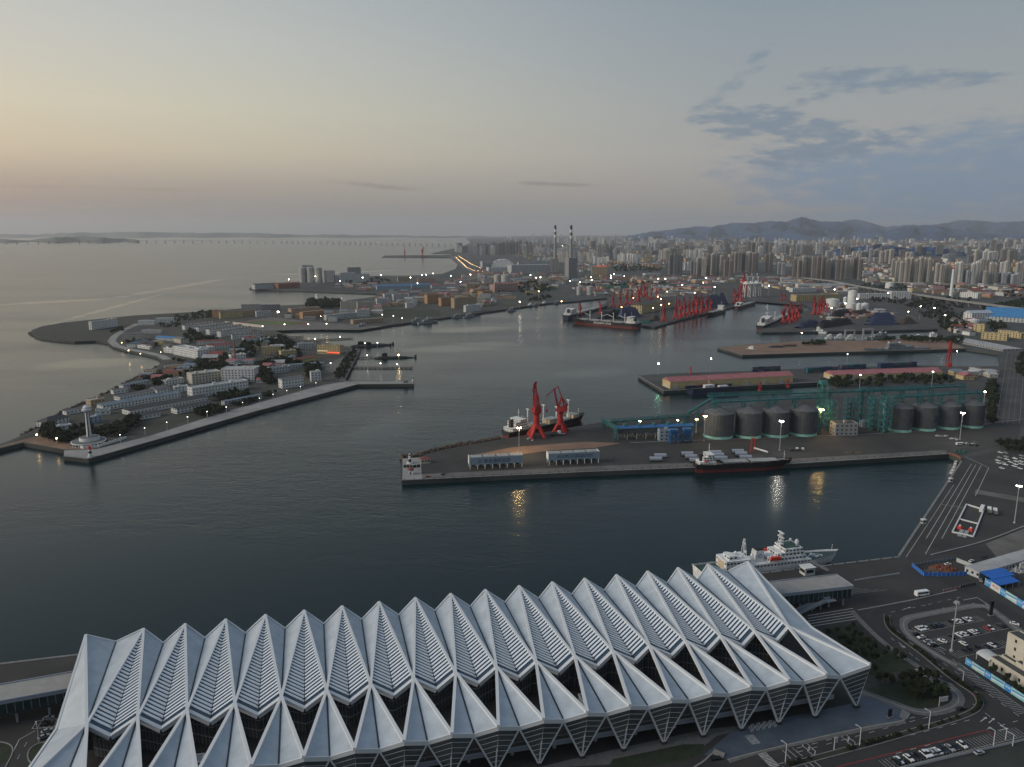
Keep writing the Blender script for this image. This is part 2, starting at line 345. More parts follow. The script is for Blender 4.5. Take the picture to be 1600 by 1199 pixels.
flat('breakwater', gpts([(100.5, 704), (100, 712.5), (138, 716.5), (250, 685), (400, 642), (559, 600), (646, 599.5), (646, 595.6), (540, 596.3), (504, 602), (355, 643), (233.5, 681.5), (149, 702.5)]), 'pale_concrete', 4.04)
flat('road', gpts([(-88, 725), (-88, 729.5), (0, 699.5), (36, 690.5), (100, 702.5), (149, 702.5), (60, 681), (0, 697)]), 'pier_clay', 4.03)
flat('headland', gpts([(52, 518), (67, 510.5), (101, 504.5), (211, 493.5), (331, 486.5), (420, 479), (400, 482), (330, 489), (260, 496), (215, 505), (180, 525), (172, 534), (150, 532), (117, 533), (90, 531), (66, 527.5)]), 'scrub', 4.04)
coast_road = [(215, 506), (193, 516), (180, 525), (174, 533), (182, 540.5), (202, 546), (232, 551.5), (251, 556), (262, 562)]
mb = MB(); q = gpts(coast_road)
for a, b in zip(q, q[1:]):
    n = Vector((-(b - a).y, (b - a).x, 0)).normalized() * 7
    mb.face([tuple((a - n).xy) + (4.06,), tuple((b - n).xy) + (4.06,), tuple((b + n).xy) + (4.06,), tuple((a + n).xy) + (4.06,)])
struct('road', mb, 'pale_concrete')
# quay edges: a pale coping along each berth that is close enough to show it
mat('coping', (.19, .185, .175), .85, var=.25, scale=.3)
def coping(pts, w=1.6, h=.25, z=4.0):
    mb = MB(); mb.path([Vector((p[0], p[1], z + h / 2)) for p in pts], w, h); struct('coping', mb, 'coping')
coping([T(tq - 556, dq - .9), T(tq, dq - .9)])
coping([G(1404.8, 868.5), G(1502.5, 720.5)])
coping(gpts([(628.3, 750.5), (920, 737), (1240, 724.5), (1483, 709.2)]), 2.2)
coping(gpts([(138, 717), (250, 685.5), (400, 642.5), (559, 600.6), (646.5, 600)]), 2.0)
coping(gpts([(100, 713), (138, 717)]), 2.0)
coping(gpts([(1121, 543), (1160, 554.7), (1350, 549.2), (1449, 546.7)]), 2.5)
coping(gpts([(998, 588), (1037, 611), (1150, 603.7), (1288, 597)]), 2.5)
# far shore across the bay and the mountains
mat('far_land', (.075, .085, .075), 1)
mat('mountain', (.002, .036, .12), 1, var=.3, scale=.0008)  # blue of distant air put into the colour; the slopes themselves are not blue
def hills(name, ridge, dist, m, depth=6000, sub=5):
    """a range: ridge line given as (pixel x, pixel y) at a distance; foot on the ground before and behind it"""
    rnd = random.Random(len(ridge) * 31 + int(dist)); pts = []
    for (xa, ya), (xb, yb) in zip(ridge, ridge[1:]):
        for k in range(sub):
            f = k / sub; j = 0 if k == 0 else rnd.uniform(-.9, .9)
            pts.append((xa + (xb - xa) * f, ya + (yb - ya) * f + j))
    pts.append(ridge[-1]); rows = []
    for k, (x, y) in enumerate(pts):
        d = Gd(x, y); s = dist * (1 + .05 * sin(k * .7)) / d.y; top = Vector((d.x * s, d.y * s, max(CAMH + d.z * s, 5)))
        u = Vector((top.x, top.y, 0)).normalized(); h = top.z - 1
        row = []
        for f, g in ((-1, 0), (-.62, .3), (-.35, .55 + rnd.uniform(-.12, .12)), (-.15, .82 + rnd.uniform(-.06, .06)), (0, 1), (.4, .5), (1, 0)):
            off = u * (f * depth) + Vector((-u.y, u.x, 0)) * rnd.uniform(-.1, .1) * depth * (1 - g)
            row.append((top.x + off.x, top.y + off.y, 1 + h * g))
        rows.append(row)
    mb = MB(); k = len(rows[0]); mb.v = [p for r in rows for p in r]
    for i in range(len(rows) - 1):
        for j in range(k - 1): mb.f.append((i * k + j, (i + 1) * k + j, (i + 1) * k + j + 1, i * k + j + 1))
    o = struct(name, mb, m)
    for p in o.data.polygons: p.use_smooth = True
    return o
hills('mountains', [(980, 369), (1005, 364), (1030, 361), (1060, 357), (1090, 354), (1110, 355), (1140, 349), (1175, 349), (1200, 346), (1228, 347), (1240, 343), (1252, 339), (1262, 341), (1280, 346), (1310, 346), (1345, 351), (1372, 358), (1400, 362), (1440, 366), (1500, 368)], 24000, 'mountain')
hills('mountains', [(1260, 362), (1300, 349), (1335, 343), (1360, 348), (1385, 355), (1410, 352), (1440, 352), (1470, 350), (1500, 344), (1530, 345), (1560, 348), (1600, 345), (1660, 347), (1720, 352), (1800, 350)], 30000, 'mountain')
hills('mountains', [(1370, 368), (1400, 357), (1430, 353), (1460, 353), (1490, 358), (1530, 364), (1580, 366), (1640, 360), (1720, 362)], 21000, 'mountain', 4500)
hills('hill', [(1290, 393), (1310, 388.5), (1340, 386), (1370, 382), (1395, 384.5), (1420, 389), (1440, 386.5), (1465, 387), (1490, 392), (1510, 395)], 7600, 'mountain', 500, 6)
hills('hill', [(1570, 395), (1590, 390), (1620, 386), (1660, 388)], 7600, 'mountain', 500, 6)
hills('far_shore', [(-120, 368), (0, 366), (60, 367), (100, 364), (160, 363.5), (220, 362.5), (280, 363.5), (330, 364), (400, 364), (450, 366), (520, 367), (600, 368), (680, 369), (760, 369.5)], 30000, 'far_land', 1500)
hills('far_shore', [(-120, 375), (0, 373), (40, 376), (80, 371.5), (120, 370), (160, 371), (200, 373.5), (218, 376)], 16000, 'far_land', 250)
# the air: pale even haze over everything, the sky outside it
def haze():
    mb = MB(); mb.box((0, 20500, -3), (120200, 47200, 765)); o = mb.build('haze', None); o['kind'] = 'stuff'
    m = bpy.data.materials.new('haze'); m.use_nodes = True; nt = m.node_tree; nt.nodes.clear()
    v = nt.nodes.new('ShaderNodeVolumePrincipled'); v.inputs['Color'].default_value = (.97, .975, .98, 1); v.inputs['Anisotropy'].default_value = .45; v.inputs['Density'].default_value = HAZE
    u = nt.nodes.new('ShaderNodeOutputMaterial'); nt.links.new(v.outputs[0], u.inputs['Volume']); m.cycles.homogeneous_volume = True
    o.data.materials.append(m)
HAZE = 2.9e-5
haze()
# ------------------------------------------------------------------ the ferry terminal in the foreground
mat('roof_white', (.40, .445, .485), .5, var=.15, scale=.14, detail=10)
mat('beam_white', (.62, .63, .635), .5)
mat('louver_white', (.70, .74, .78), .4)
mat('skylight_glass', (.045, .075, .115), .2)
mat('facade_glass', (.085, .095, .10), .18, var=.3, scale=.08)
mat('dark_wall', (.022, .024, .027), .6, var=.3, scale=.2)
mat('terrace_deck', (.034, .033, .033), .9, var=.25, scale=.12)
mat('slab_edge', (.26, .29, .34), .6)
mat('column_grey', (.30, .30, .30), .7)
mat('seam_dark', (.02, .022, .025), .6)
BW = 18.0
def tt(i): return (i - 8) * BW
P_ = lambda i: T(tt(i - .5), 99.6, 32.4)
N_ = lambda i: T(tt(i), 36.0, 27.0)
E_ = lambda i: T(tt(i - .5), -5.45, 27.6)
V_ = lambda i: T(tt(i), -2.64, 24.2)
F_ = lambda i: T(tt(i - .5), 0, 4.0)
B_ = lambda i: T(tt(i), 93.6, 27.1)
def terminal():
    root = thing('ferry_terminal', T(0, 48, 4), 'long white folded roof ferry terminal with slatted skylights along the near quay', 'ferry terminal')
    part = lambda mb, n, m, **k: mb.build(n, m, root, **k)
    # its two ends: the outermost peak, corner and the kink of the gable edge
    ends = {}
    for side, ppx, bpx, epx in ((0, (134, 993), (88, 1140), (50, 1206)), (18, (1168.5, 878.5), (1268, 981), (1359.8, 1039))):
        p = G(*ppx, 32.4); e = G(*epx, 27.6)
        if side == 0: p = T(tt(-.5) - (tt(17) + 0 - tt(17.5)) * 0 + 0, 99.6, 32.4); e = T(0, 0, 0)
        ends[side] = (p, e)
    pe = G(1168.5, 878.5, 32.4); ee = G(1359.8, 1039, 27.6)
    n = Vector((-(ee - pe).y, (ee - pe).x, 0)).normalized(); be = onplane(1268, 981, pe, n)
    ax = Vector((CT, ST, 0)); t_of = lambda q: (q - T(0, 0)).xy.dot(ax.xy)
    mirror = lambda q: q - ax * (2 * (t_of(q) - tt(8.5)))                # the far end is the near end's mirror image
    pw = G(134, 993, 32.4); ew = mirror(ee); nw = Vector((-(ew - pw).y, (ew - pw).x, 0)).normalized(); bw_ = onplane(88, 1140, pw, nw)
    print('TERM', t_of(pe) - tt(17), t_of(ee) - tt(17), tt(0) - t_of(pw), t_of(be) - tt(17), be.z, bw_.z, tt(0) - t_of(bw_))
    PP = {i: P_(i) for i in range(1, 18)}; PP[0] = pw; PP[18] = pe
    EE = {i: E_(i) for i in range(1, 18)}; EE[0] = ew; EE[18] = ee
    NN = {i: N_(i) for i in range(18)}; VV = {i: V_(i) for i in range(18)}; BB = {i: B_(i) for i in range(18)}
    BB[17] = (PP[17] + PP[18]) / 2 + Vector((0, 0, -5.0)); BB[0] = (PP[0] + PP[1]) / 2 + Vector((0, 0, -5.0))
    def seams(mb, a, b, c, n):
        """standing seams of a roof panel: thin ribs from the edge a-b towards c"""
    for i in range(18):                                                   # back panels either side of every valley, front panels of every bay
        for tri in ((PP[i], BB[i], NN[i]), (PP[i + 1], BB[i], NN[i]), (NN[i], EE[i], VV[i]), (NN[i], VV[i], EE[i + 1])):
            part(MB().plate(tri, .5), 'roof_panel', 'roof_white')
        up = Vector((0, 0, .18))
        part(MB().bar(BB[i] + up, NN[i] + up, .45, .25), 'gutter', 'seam_dark'); part(MB().bar(NN[i] + up, VV[i] + up, .5, .25), 'gutter', 'seam_dark')
        for a, b in ((EE[i], VV[i]), (VV[i], EE[i + 1])):                 # eave band of the front edge
            part(MB().bar(a - up * 4, b - up * 4, .5, 1.7), 'eave_band', 'beam_white')
        for a, b in ((PP[i], BB[i]), (BB[i], PP[i + 1])): part(MB().bar(a + up, b + up, .6, .8), 'roof_edge', 'beam_white')
        for a, b in ((NN[i], EE[i]), (NN[i], EE[i + 1])): part(MB().bar(a + up, b + up, 1.25, 1.0), 'ridge_beam', 'beam_white')
        for k in (i, i + 1): part(MB().bar(PP[k] + up, NN[i] + up, 1.1, .9), 'ridge_beam', 'beam_white')
    for p, b, e, nn in ((pw, bw_, ew, NN[0]), (pe, be, ee, NN[17])):      # folded end walls
        part(MB().plate((p, b, nn), .5), 'roof_panel', 'roof_white'); part(MB().plate((b, e, nn), .5), 'roof_panel', 'roof_white')
        part(MB().path([p, b, e], .9, 1.1), 'gable_edge', 'beam_white')
    # slatted skylights
    nsl = 0; rest = MB()
    for i in range(1, 18):
        p, a, b = PP[i], NN[i - 1], NN[i]; m = T(tt(i - .5), 31.5, 23.6)
        fr = part(MB().plate((p, a, m), .3).plate((p, m, b), .3), 'skylight', 'skylight_glass')
        up = Vector((0, 0, .35))
        MB().bar(p + up * .6, m + up * .6, .5, .3).build('mullion', 'seam_dark', fr)
        for q0, q1 in ((a, m), (m, b)):
            drop = Vector((0, 0, -.9)); MB().bar(q0 + drop * .6, q1 + drop * .6, 1.6, 1.9).build('skylight_eave', 'beam_white', fr)
            e1 = q0 - p; e2 = q1 - p
            for k in range(1, 29):
                f = .02 + .965 * k / 29; w_ = .0195
                l0, l1 = p + e1 * f, p + e2 * f; o0, o1 = p + e1 * (f - w_), p + e2 * (f - w_)
                s0, s1 = (o0 - l0), (o1 - l1); i0 = (l1 - l0) * .02
                base = [l0 + i0, l1 - i0, l1 - i0 + s1, l0 + i0 + s0]; hi = Vector((0, 0, .55)); lo = Vector((0, 0, .15))
                vs_ = [base[0] + lo, base[1] + lo, base[2] + lo, base[3] + lo, base[0] + hi * 1.0, base[1] + hi, base[2] + hi * .6, base[3] + hi * .6]
                fs = [(0, 1, 5, 4), (1, 2, 6, 5), (2, 3, 7, 6), (3, 0, 4, 7), (4, 5, 6, 7)]
                if nsl < 290: MB().poly(vs_, fs).build('slat', 'louver_white', fr)
                else: rest.poly(vs_, fs)
                nsl += 1
    rest.build('slat', 'louver_white', root, kind='stuff')
    # the street front: folded glass fins standing on their points, with white frames and rails
    for i in range(0, 19):
        foot = F_(i) if 0 < i < 18 else (G(1337.7, 1104.4) if i == 18 else mirror(G(1337.7, 1104.4)))
        for v in ([VV[i - 1]] if i > 0 else []) + ([VV[i]] if i < 18 else []):
            e = EE[i]; dn = Vector((0, 0, -1.2)); a, b, c = v + dn, e + dn, foot
            g = part(MB().plate((a, b, c), .12), 'fin_glass', 'facade_glass')
            part(MB().bar(v + dn * .8, c, .95, .6), 'fin_frame', 'beam_white')
            out = (b - a).cross(c - a).normalized()
            if out.dot(Vector((ST, -CT, 0))) < 0: out = -out
            for k in range(1, 8):
                f = k / 8.2; MB().bar(a + (c - a) * f + out * .1, b + (c - b) * f + out * .1, .17, .17).build('rail', 'beam_white', g)
        part(MB().bar(EE[i], foot, .55, .55), 'fin_mullion', 'beam_white')
        part(MB().box((foot.x, foot.y, 4.0), (2.2, 2.2, .9), TH), 'footing', 'dark_wall')
    # hall under the roof: terrace deck, the upper storey's dark glass wall, slab and columns
    t0, t1 = tt(-.2), tt(17.2)
    part(MB().prism([T(t0, 5), T(t1, 5), T(t1, 97), T(t0, 97)], 8.6, 10.0, True), 'terrace_deck', 'terrace_deck')
    part(MB().bar(T(t0, 4.6, 9.1), T(t1, 4.6, 9.1), .6, 2.0), 'slab_edge', 'slab_edge')
    zz = []
    for i in range(0, 18):
        zz.append(T(tt(i), 41, 0))
        if i < 17: zz.append(T(tt(i + .5), 35.5, 0))
    wall = MB()
    for a, b in zip(zz, zz[1:]): wall.face([(a.x, a.y, 10), (b.x, b.y, 10), (b.x, b.y, 25), (a.x, a.y, 25)])
    hall = part(wall, 'hall_glazing', 'facade_glass')
    rl = MB()
    for a, b in zip(zz, zz[1:]):
        o = Vector((ST, -CT, 0)) * .3; rl.bar(Vector((a.x, a.y, 14)) + o, Vector((b.x, b.y, 14)) + o, .3); rl.bar(Vector((a.x, a.y, 18.5)) + o, Vector((b.x, b.y, 18.5)) + o, .25)
        for k in range(1, 6): c = a + (b - a) * (k / 6) + o; rl.bar((c.x, c.y, 10), (c.x, c.y, 24.5), .15)
    rl.build('glazing_bars', 'column_grey', hall, kind='stuff')
    part(MB().prism([T(t0, 16), T(t1, 16), T(t1, 96), T(t0, 96)], 4.0, 8.6), 'ground_floor', 'dark_wall')
    part(MB().prism([T(t0, 45), T(t1, 45), T(t1, 93), T(t0, 93)], 10.0, 21.0), 'hall_core', 'dark_wall')
    for i in range(0, 18, 1):
        c = T(tt(i), 8.5); part(MB().cyl((c.x, c.y, 4), .75, .75, 4.6, 10), 'column', 'column_grey')
    # pale glazed boxes and stair canopies standing on the terrace
    for t, d, l, wd in ((tt(11.2), 24, 9, 8), (tt(12.6), 25, 10, 8), (tt(13.5), 27, 7, 6), (tt(3.1), 15, 9, 7), (tt(4.0), 15, 7, 7), (tt(2.2), 24, 6, 5)):
        c = T(t, d, 10); bx = part(MB().box(c, (l, wd, 3.4), TH), 'stair_canopy', 'slab_edge')
        cr = [T(t + sx * l / 2, d + sy * wd / 2, 13.5) for sx, sy in ((-1, -1), (1, -1), (1, 1), (-1, 1), (-1, -1))]
        MB().path(cr, .45, .35).build('canopy_frame', 'beam_white', bx)
    for t, d in ((tt(8.3), 30), (tt(10.4), 33), (tt(15.2), 29)):
        c = T(t, d, 10); part(MB().box(c, (7, 1.2, 1.1), TH), 'planter', 'column_grey')
    for i in range(17):                                                   # terrace railing
        part(MB().bar(T(tt(i), 6, 11.1), T(tt(i + 1), 6, 11.1), .12).bar(T(tt(i), 6, 10.0), T(tt(i), 6, 11.1), .12), 'railing', 'column_grey')
    return root
terminal()
# elevated glazed boarding bridges at the two ends
def bridge(name, label, a, b, wd, zt, stair=False, cols=6):
    a, b = Vector(a), Vector(b); L_ = (b - a).xy.length; rz = atan2(b.y - a.y, b.x - a.x); c = (a + b) / 2
    r = thing(name, (c.x, c.y, 4), label, 'boarding bridge')
    u = Vector((cos(rz), sin(rz), 0)); n = Vector((-u.y, u.x, 0))
    MB().box((c.x, c.y, zt - 1.2), (L_, wd, 1.2), rz).build('roof', 'bridge_roof', r)
    for s in (-1, 1): 
        p, q = a + n * s * (wd / 2 + .3), b + n * s * (wd / 2 + .3)
        MB().bar((p.x, p.y, zt - .5), (q.x, q.y, zt - .5), .5, 1.9).build('roof_fascia', 'slab_edge', r)
    for e in (a, b):
        p, q = e - n * wd / 2, e + n * wd / 2; MB().bar((p.x, p.y, zt + .1), (q.x, q.y, zt + .1), .5, .8).build('roof_fascia', 'slab_edge', r)
    g = MB().box((c.x, c.y, 9.5), (L_ - .6, wd - 1.4, zt - 10.7), rz).build('glazing', 'bridge_glass', r)
    mm = MB(); k = int(L_ / 3)
    for s in (-1, 1):
        for j in range(k + 1):
            p = a + (b - a) * (j / k) + n * s * (wd / 2 - .6); mm.bar((p.x, p.y, 9.5), (p.x, p.y, zt - 1.2), .16)
    mm.build('mullion', 'column_grey', g, kind='stuff')
    MB().box((c.x, c.y, 8.7), (L_, wd - .6, .8), rz).build('floor_slab', 'dark_wall', r)
    for j in range(cols):
        for s in (-1, 1):
            p = a + (b - a) * ((j + .5) / cols) + n * s * (wd / 2 - 1.5); MB().cyl((p.x, p.y, 4), .55, .55, 4.7, 8).build('column', 'column_grey', r)
    return r
mat('bridge_roof', (.30, .285, .265), .8, var=.12, scale=.2)
mat('bridge_glass', (.02, .05, .055), .15, var=.4, scale=.12)
e0, e1 = G(1185, 922, 16), G(1320, 907, 16)
rb = bridge('boarding_bridge', 'flat roofed glazed boarding bridge on columns beside the white patrol ship', e0, e1, 15, 16)
pa, pb = T(tt(-.2) - 2, 78), T(tt(-.2) - 90, 74)
lb = bridge('boarding_bridge', 'flat roofed glazed boarding bridge running out of the left edge of the photo', G(150, 1056, 16), G(-160, 1112, 16), 14, 16)
def stairs():
    a, b = G(1288, 938, 9.5), G(1235, 962, 4); r = thing('outside_stair', (b.x, b.y, 4), 'long straight outside stair with pale balustrades climbing to the boarding bridge', 'staircase')
    n = Vector((-(b - a).y, (b - a).x, 0)).normalized() * 2
    MB().plate((a - n, a + n, b + n, b - n), .5).build('flight', 'column_grey', r)
    st = MB()
    for k in range(22):
        p = a + (b - a) * (k / 22); st.bar(p - n + Vector((0, 0, .1)), p + n + Vector((0, 0, .1)), .35, .2)
    st.build('steps', 'slab_edge', r, kind='stuff')
    for s in (-1, 1): MB().bar(a + n * s + Vector((0, 0, .6)), b + n * s + Vector((0, 0, .6)), .25, 1.2).build('balustrade', 'slab_edge', r)
    t = a + (a - b).normalized() * 3; MB().box((t.x, t.y, 9.0), (7, 5, .5), atan2((a - b).y, (a - b).x)).build('landing', 'slab_edge', r)
    MB().bar((t.x - 2.5, t.y, 9.5), (t.x + 2.5, t.y + 1.5, 9.5), .2, 2.4).build('landing_screen', 'slab_edge', r)
    for f in (.1, .35, .6): p = a + (b - a) * f; MB().cyl((p.x, p.y, 4), .4, .4, p.z - 4.2, 8).build('column', 'column_grey', r)
stairs()
# ------------------------------------------------------------------ things that repeat: cars, trees, lamps, cranes, buildings
mat('car_glass', (.012, .014, .016), .1)
mat('tyre', (.015, .015, .015), .9)
mat('lamp_lens', (.7, .7, .65), .3)
for n_, c_ in (('white', (.74, .74, .73)), ('black', (.012, .012, .014)), ('silver', (.36, .37, .38)), ('navy', (.02, .03, .07)), ('red', (.30, .03, .03)), ('grey', (.12, .125, .13)), ('beige', (.45, .40, .30)), ('green', (.05, .16, .09))):
    mat('car_' + n_, c_, .35)
def poly_extrude(prof, w, mb=None):
    """side profile (x, z) extruded across y"""
    mb = mb or MB(); k = len(prof)
    vs_ = [(x, -w / 2, z) for x, z in prof] + [(x, w / 2, z) for x, z in prof]
    return mb.poly(vs_, [(i, (i + 1) % k, k + (i + 1) % k, k + i) for i in range(k)] + [tuple(range(k - 1, -1, -1)), tuple(range(k, 2 * k))])
PARK = Vector((0, 0, 0))
_pro = {}
def used_once(key, maker):
    """first use moves the prototype itself, later uses copy it"""
    if key not in _pro: _pro[key] = [maker(), False]
    return _pro[key]
def place(key, maker, loc, rz, label, group=None, scale=None, cat=None):
    p = used_once(key, maker)
    if not p[1]:
        p[1] = True; o = p[0]; o.location = loc; o.rotation_euler = (0, 0, rz); o['label'] = label
        if group: o['group'] = group
        if scale: o.scale = (scale,) * 3 if isinstance(scale, (int, float)) else scale
    else:
        o = copy_tree(p[0], loc, rz, label, group, scale=scale)
        if not group and 'group' in o: del o['group']
        if not scale: o.scale = (1, 1, 1)
    return o
def make_car(c, suv=False):
    def f():
        h = .25 if suv else 0
        r = thing('parked_car', (0, 0, 0), 'x', 'car')
        poly_extrude([(-2.2, .35), (2.2, .35), (2.25, .65), (2.1, .82), (1.0, .95), (-1.75, .98 + h * .3), (-2.2, .9), (-2.28, .6)], 1.78).build('body', 'car_' + c, r)
        g = MB(); zb, zt = .93, 1.42 + h
        vs_ = [(-1.85 - h, -.8, zb), (1.05, -.8, zb), (1.05, .8, zb), (-1.85 - h, .8, zb), (-1.3 - h, -.62, zt), (.25, -.62, zt), (.25, .62, zt), (-1.3 - h, .62, zt)]
        g.poly(vs_, [(0, 1, 5, 4), (1, 2, 6, 5), (2, 3, 7, 6), (3, 0, 4, 7), (4, 5, 6, 7)]).build('window', 'car_glass', r)
        MB().box((-.52 - h, 0, zt - .02), (1.5, 1.22, .06)).build('roof', 'car_' + c, r)
        for x in (-1.35, 1.35):
            for y in (-.8, .8):
                w_ = MB(); vs_ = []
                for yy in (y - .1, y + .1):
                    for k in range(8): vs_.append((x + .33 * cos(k * pi / 4), yy, .33 + .33 * sin(k * pi / 4)))
                w_.poly(vs_, [(k, (k + 1) % 8, 8 + (k + 1) % 8, 8 + k) for k in range(8)] + [tuple(range(8)), tuple(range(15, 7, -1))]).build('wheel', 'tyre', r)
        for y in (-.6, .6): MB().box((2.2, y, .62), (.08, .35, .16)).build('headlight', 'lamp_lens', r)
        return r
    return f
def car(c, loc, rz, label, group, suv=False):
    return place('car' + c + str(suv), make_car(c, suv), loc, rz, label, group)
def make_van():
    r = thing('minibus', (0, 0, 0), 'x', 'bus')
    poly_extrude([(-3.4, .4), (3.3, .4), (3.45, 1.2), (3.2, 2.55), (-3.4, 2.6)], 2.1).build('body', 'car_white', r)
    for y in (-1.06, 1.06): MB().box((-.1, y, 1.45), (5.9, .04, .7)).build('window', 'car_glass', r)
    MB().box((3.36, 0, 1.4), (.12, 1.8, .85), 0, (.3, .95)).build('windscreen', 'car_glass', r)
    for x in (-2.1, 2.2):
        for y in (-.95, .95):
            vs_ = [(x + .42 * cos(k * pi / 4), y + d, .42 + .42 * sin(k * pi / 4)) for d in (-.12, .12) for k in range(8)]
            MB().poly(vs_, [(k, (k + 1) % 8, 8 + (k + 1) % 8, 8 + k) for k in range(8)] + [tuple(range(8)), tuple(range(15, 7, -1))]).build('wheel', 'tyre', r)
    return r
def make_truck():
    r = thing('lorry', (0, 0, 0), 'x', 'lorry')
    MB().box((2.9, 0, .6), (2.0, 2.3, 2.3), 0, (.85, .95)).build('cab', 'car_white', r)
    MB().box((3.88, 0, 1.8), (.1, 1.9, .8)).build('windscreen', 'car_glass', r)
    MB().box((-1.2, 0, .9), (6.0, 2.4, .35)).box((-1.2, 1.15, 1.25), (6.0, .1, .8)).box((-1.2, -1.15, 1.25), (6.0, .1, .8)).box((-4.15, 0, 1.25), (.1, 2.4, .8)).build('cargo_bed', 'car_grey', r)
    for x in (-3.2, -2.0, 2.6):
        for y in (-1, 1):
            vs_ = [(x + .5 * cos(k * pi / 4), y + d, .5 + .5 * sin(k * pi / 4)) for d in (-.15, .15) for k in range(8)]
            MB().poly(vs_, [(k, (k + 1) % 8, 8 + (k + 1) % 8, 8 + k) for k in range(8)] + [tuple(range(8)), tuple(range(15, 7, -1))]).build('wheel', 'tyre', r)
    return r
# --- trees
mat('bark', (.05, .04, .03), .95)
for n_, c_, d_ in (('leaf_dark', (.009, .015, .007), (.024, .034, .014)), ('leaf_mid', (.014, .022, .009), (.034, .044, .018))):
    mat(n_, c_, .8, col2=d_, scale=.5, spec=.25)
def crown(rnd, rx, rz_, zc, n, leaf):
    mb = MB(); lobes = []
    for _ in range(7):
        a = rnd.uniform(0, 2 * pi); q = rnd.uniform(.15, .62); lobes.append((q * rx * cos(a), q * rx * sin(a), zc + rnd.uniform(-.45, .6) * rz_, rnd.uniform(.38, .62)))
    lobes.append((0, 0, zc + .1 * rz_, .72))
    for lx, ly, lz, lr in lobes:                     # a knobbly core keeps the crown from being see-through everywhere
        k0 = len(mb.v); v_ = []
        for j, zz in enumerate((-.85, -.2, .5, .9)):
            rr = math.sqrt(max(0, 1 - zz * zz))
            for k in range(6):
                q = rnd.uniform(.55, .95) * lr; a = k * pi / 3 + j * .5; v_.append((lx + rx * q * rr * cos(a), ly + rx * q * rr * sin(a), lz + rz_ * q * zz))
        mb.poly(v_, [(j * 6 + k, j * 6 + (k + 1) % 6, j * 6 + 6 + (k + 1) % 6, j * 6 + 6 + k) for j in range(3) for k in range(6)] + [tuple(range(18, 24))])
    for _ in range(n):
        lx, ly, lz, lr = rnd.choice(lobes); v = Vector((rnd.gauss(0, 1), rnd.gauss(0, 1), rnd.gauss(.25, 1))).normalized()
        q = lr * rnd.uniform(.75, 1.25); c = Vector((lx + v.x * rx * q, ly + v.y * rx * q, lz + v.z * rz_ * q))
        a = Vector((rnd.gauss(0, 1), rnd.gauss(0, 1), rnd.gauss(0, .6))).normalized() * leaf * rnd.uniform(.6, 1.4); b = a.cross(Vector((rnd.gauss(0, 1), rnd.gauss(0, 1), rnd.gauss(0, 1)))).normalized() * leaf * rnd.uniform(.4, .9)
        mb.face([c - a, c + b, c + a * .9, c - b * .8])
    return mb
def make_tree(seed, tall=1.0, m='leaf_dark', n=210):
    def f():
        rnd = random.Random(seed); r = thing('tree', (0, 0, 0), 'x', 'tree')
        h = 3.0 * tall; t = MB().cyl((0, 0, 0), .28, .16, h, 6)
        for _ in range(4):
            a = rnd.uniform(0, 6.28); t.bar((0, 0, h * .8), (1.6 * cos(a), 1.6 * sin(a), h + rnd.uniform(.8, 1.8)), .16)
        t.build('trunk', 'bark', r)
        crown(rnd, rnd.uniform(2.9, 3.6), rnd.uniform(2.3, 2.9) * tall, h + 1.9 * tall, n, .55).build('crown', m, r)
        return r
    return f
TREES = [('tree%d' % k, make_tree(k * 7 + 1, t, m)) for k, (t, m) in enumerate(((1, 'leaf_dark'), (1.15, 'leaf_mid'), (.9, 'leaf_dark'), (1.3, 'leaf_dark'), (1.05, 'leaf_mid')))]
def tree(p, label, group, s=1.0, rnd=random, z=None):
    k, mk = rnd.choice(TREES); sc = s * rnd.uniform(.8, 1.25)
    return place(k, mk, (p[0], p[1], p[2] if z is None else z), rnd.uniform(0, 6.28), label, group, scale=(sc * rnd.uniform(.9, 1.1), sc * rnd.uniform(.9, 1.1), sc * rnd.uniform(.9, 1.15)))
def inside(p, pl):
    c = False; j = len(pl) - 1
    for i in range(len(pl)):
        if (pl[i][1] > p[1]) != (pl[j][1] > p[1]) and p[0] < (pl[j][0] - pl[i][0]) * (p[1] - pl[i][1]) / (pl[j][1] - pl[i][1]) + pl[i][0]: c = not c
        j = i
    return c
def grove(px, n, label, group, s=1.0, seed=1, gap=4.0, avoid=None):
    """n trees scattered over the ground polygon px (photograph pixels of its corners)"""
    pl = [p.xy for p in gpts(px)]; rnd = random.Random(seed); got = []; tries = 0
    x0, x1 = min(p[0] for p in pl), max(p[0] for p in pl); y0, y1 = min(p[1] for p in pl), max(p[1] for p in pl)
    while len(got) < n and tries < n * 40:
        tries += 1; p = (rnd.uniform(x0, x1), rnd.uniform(y0, y1))
        if not inside(p, pl) or any((p[0] - q[0]) ** 2 + (p[1] - q[1]) ** 2 < gap * gap for q in got): continue
        if blocked(p, 3.0): continue
        got.append(p); tree((p[0], p[1], 4.0), label, group, s, rnd)
    return got
FOOT = []
def blocked(p, m=0.0):
    for (x, y, l, w_, rz) in FOOT:
        dx, dy = p[0] - x, p[1] - y; a, b = dx * cos(rz) + dy * sin(rz), -dx * sin(rz) + dy * cos(rz)
        if abs(a) < l / 2 + m and abs(b) < w_ / 2 + m: return True
    return False
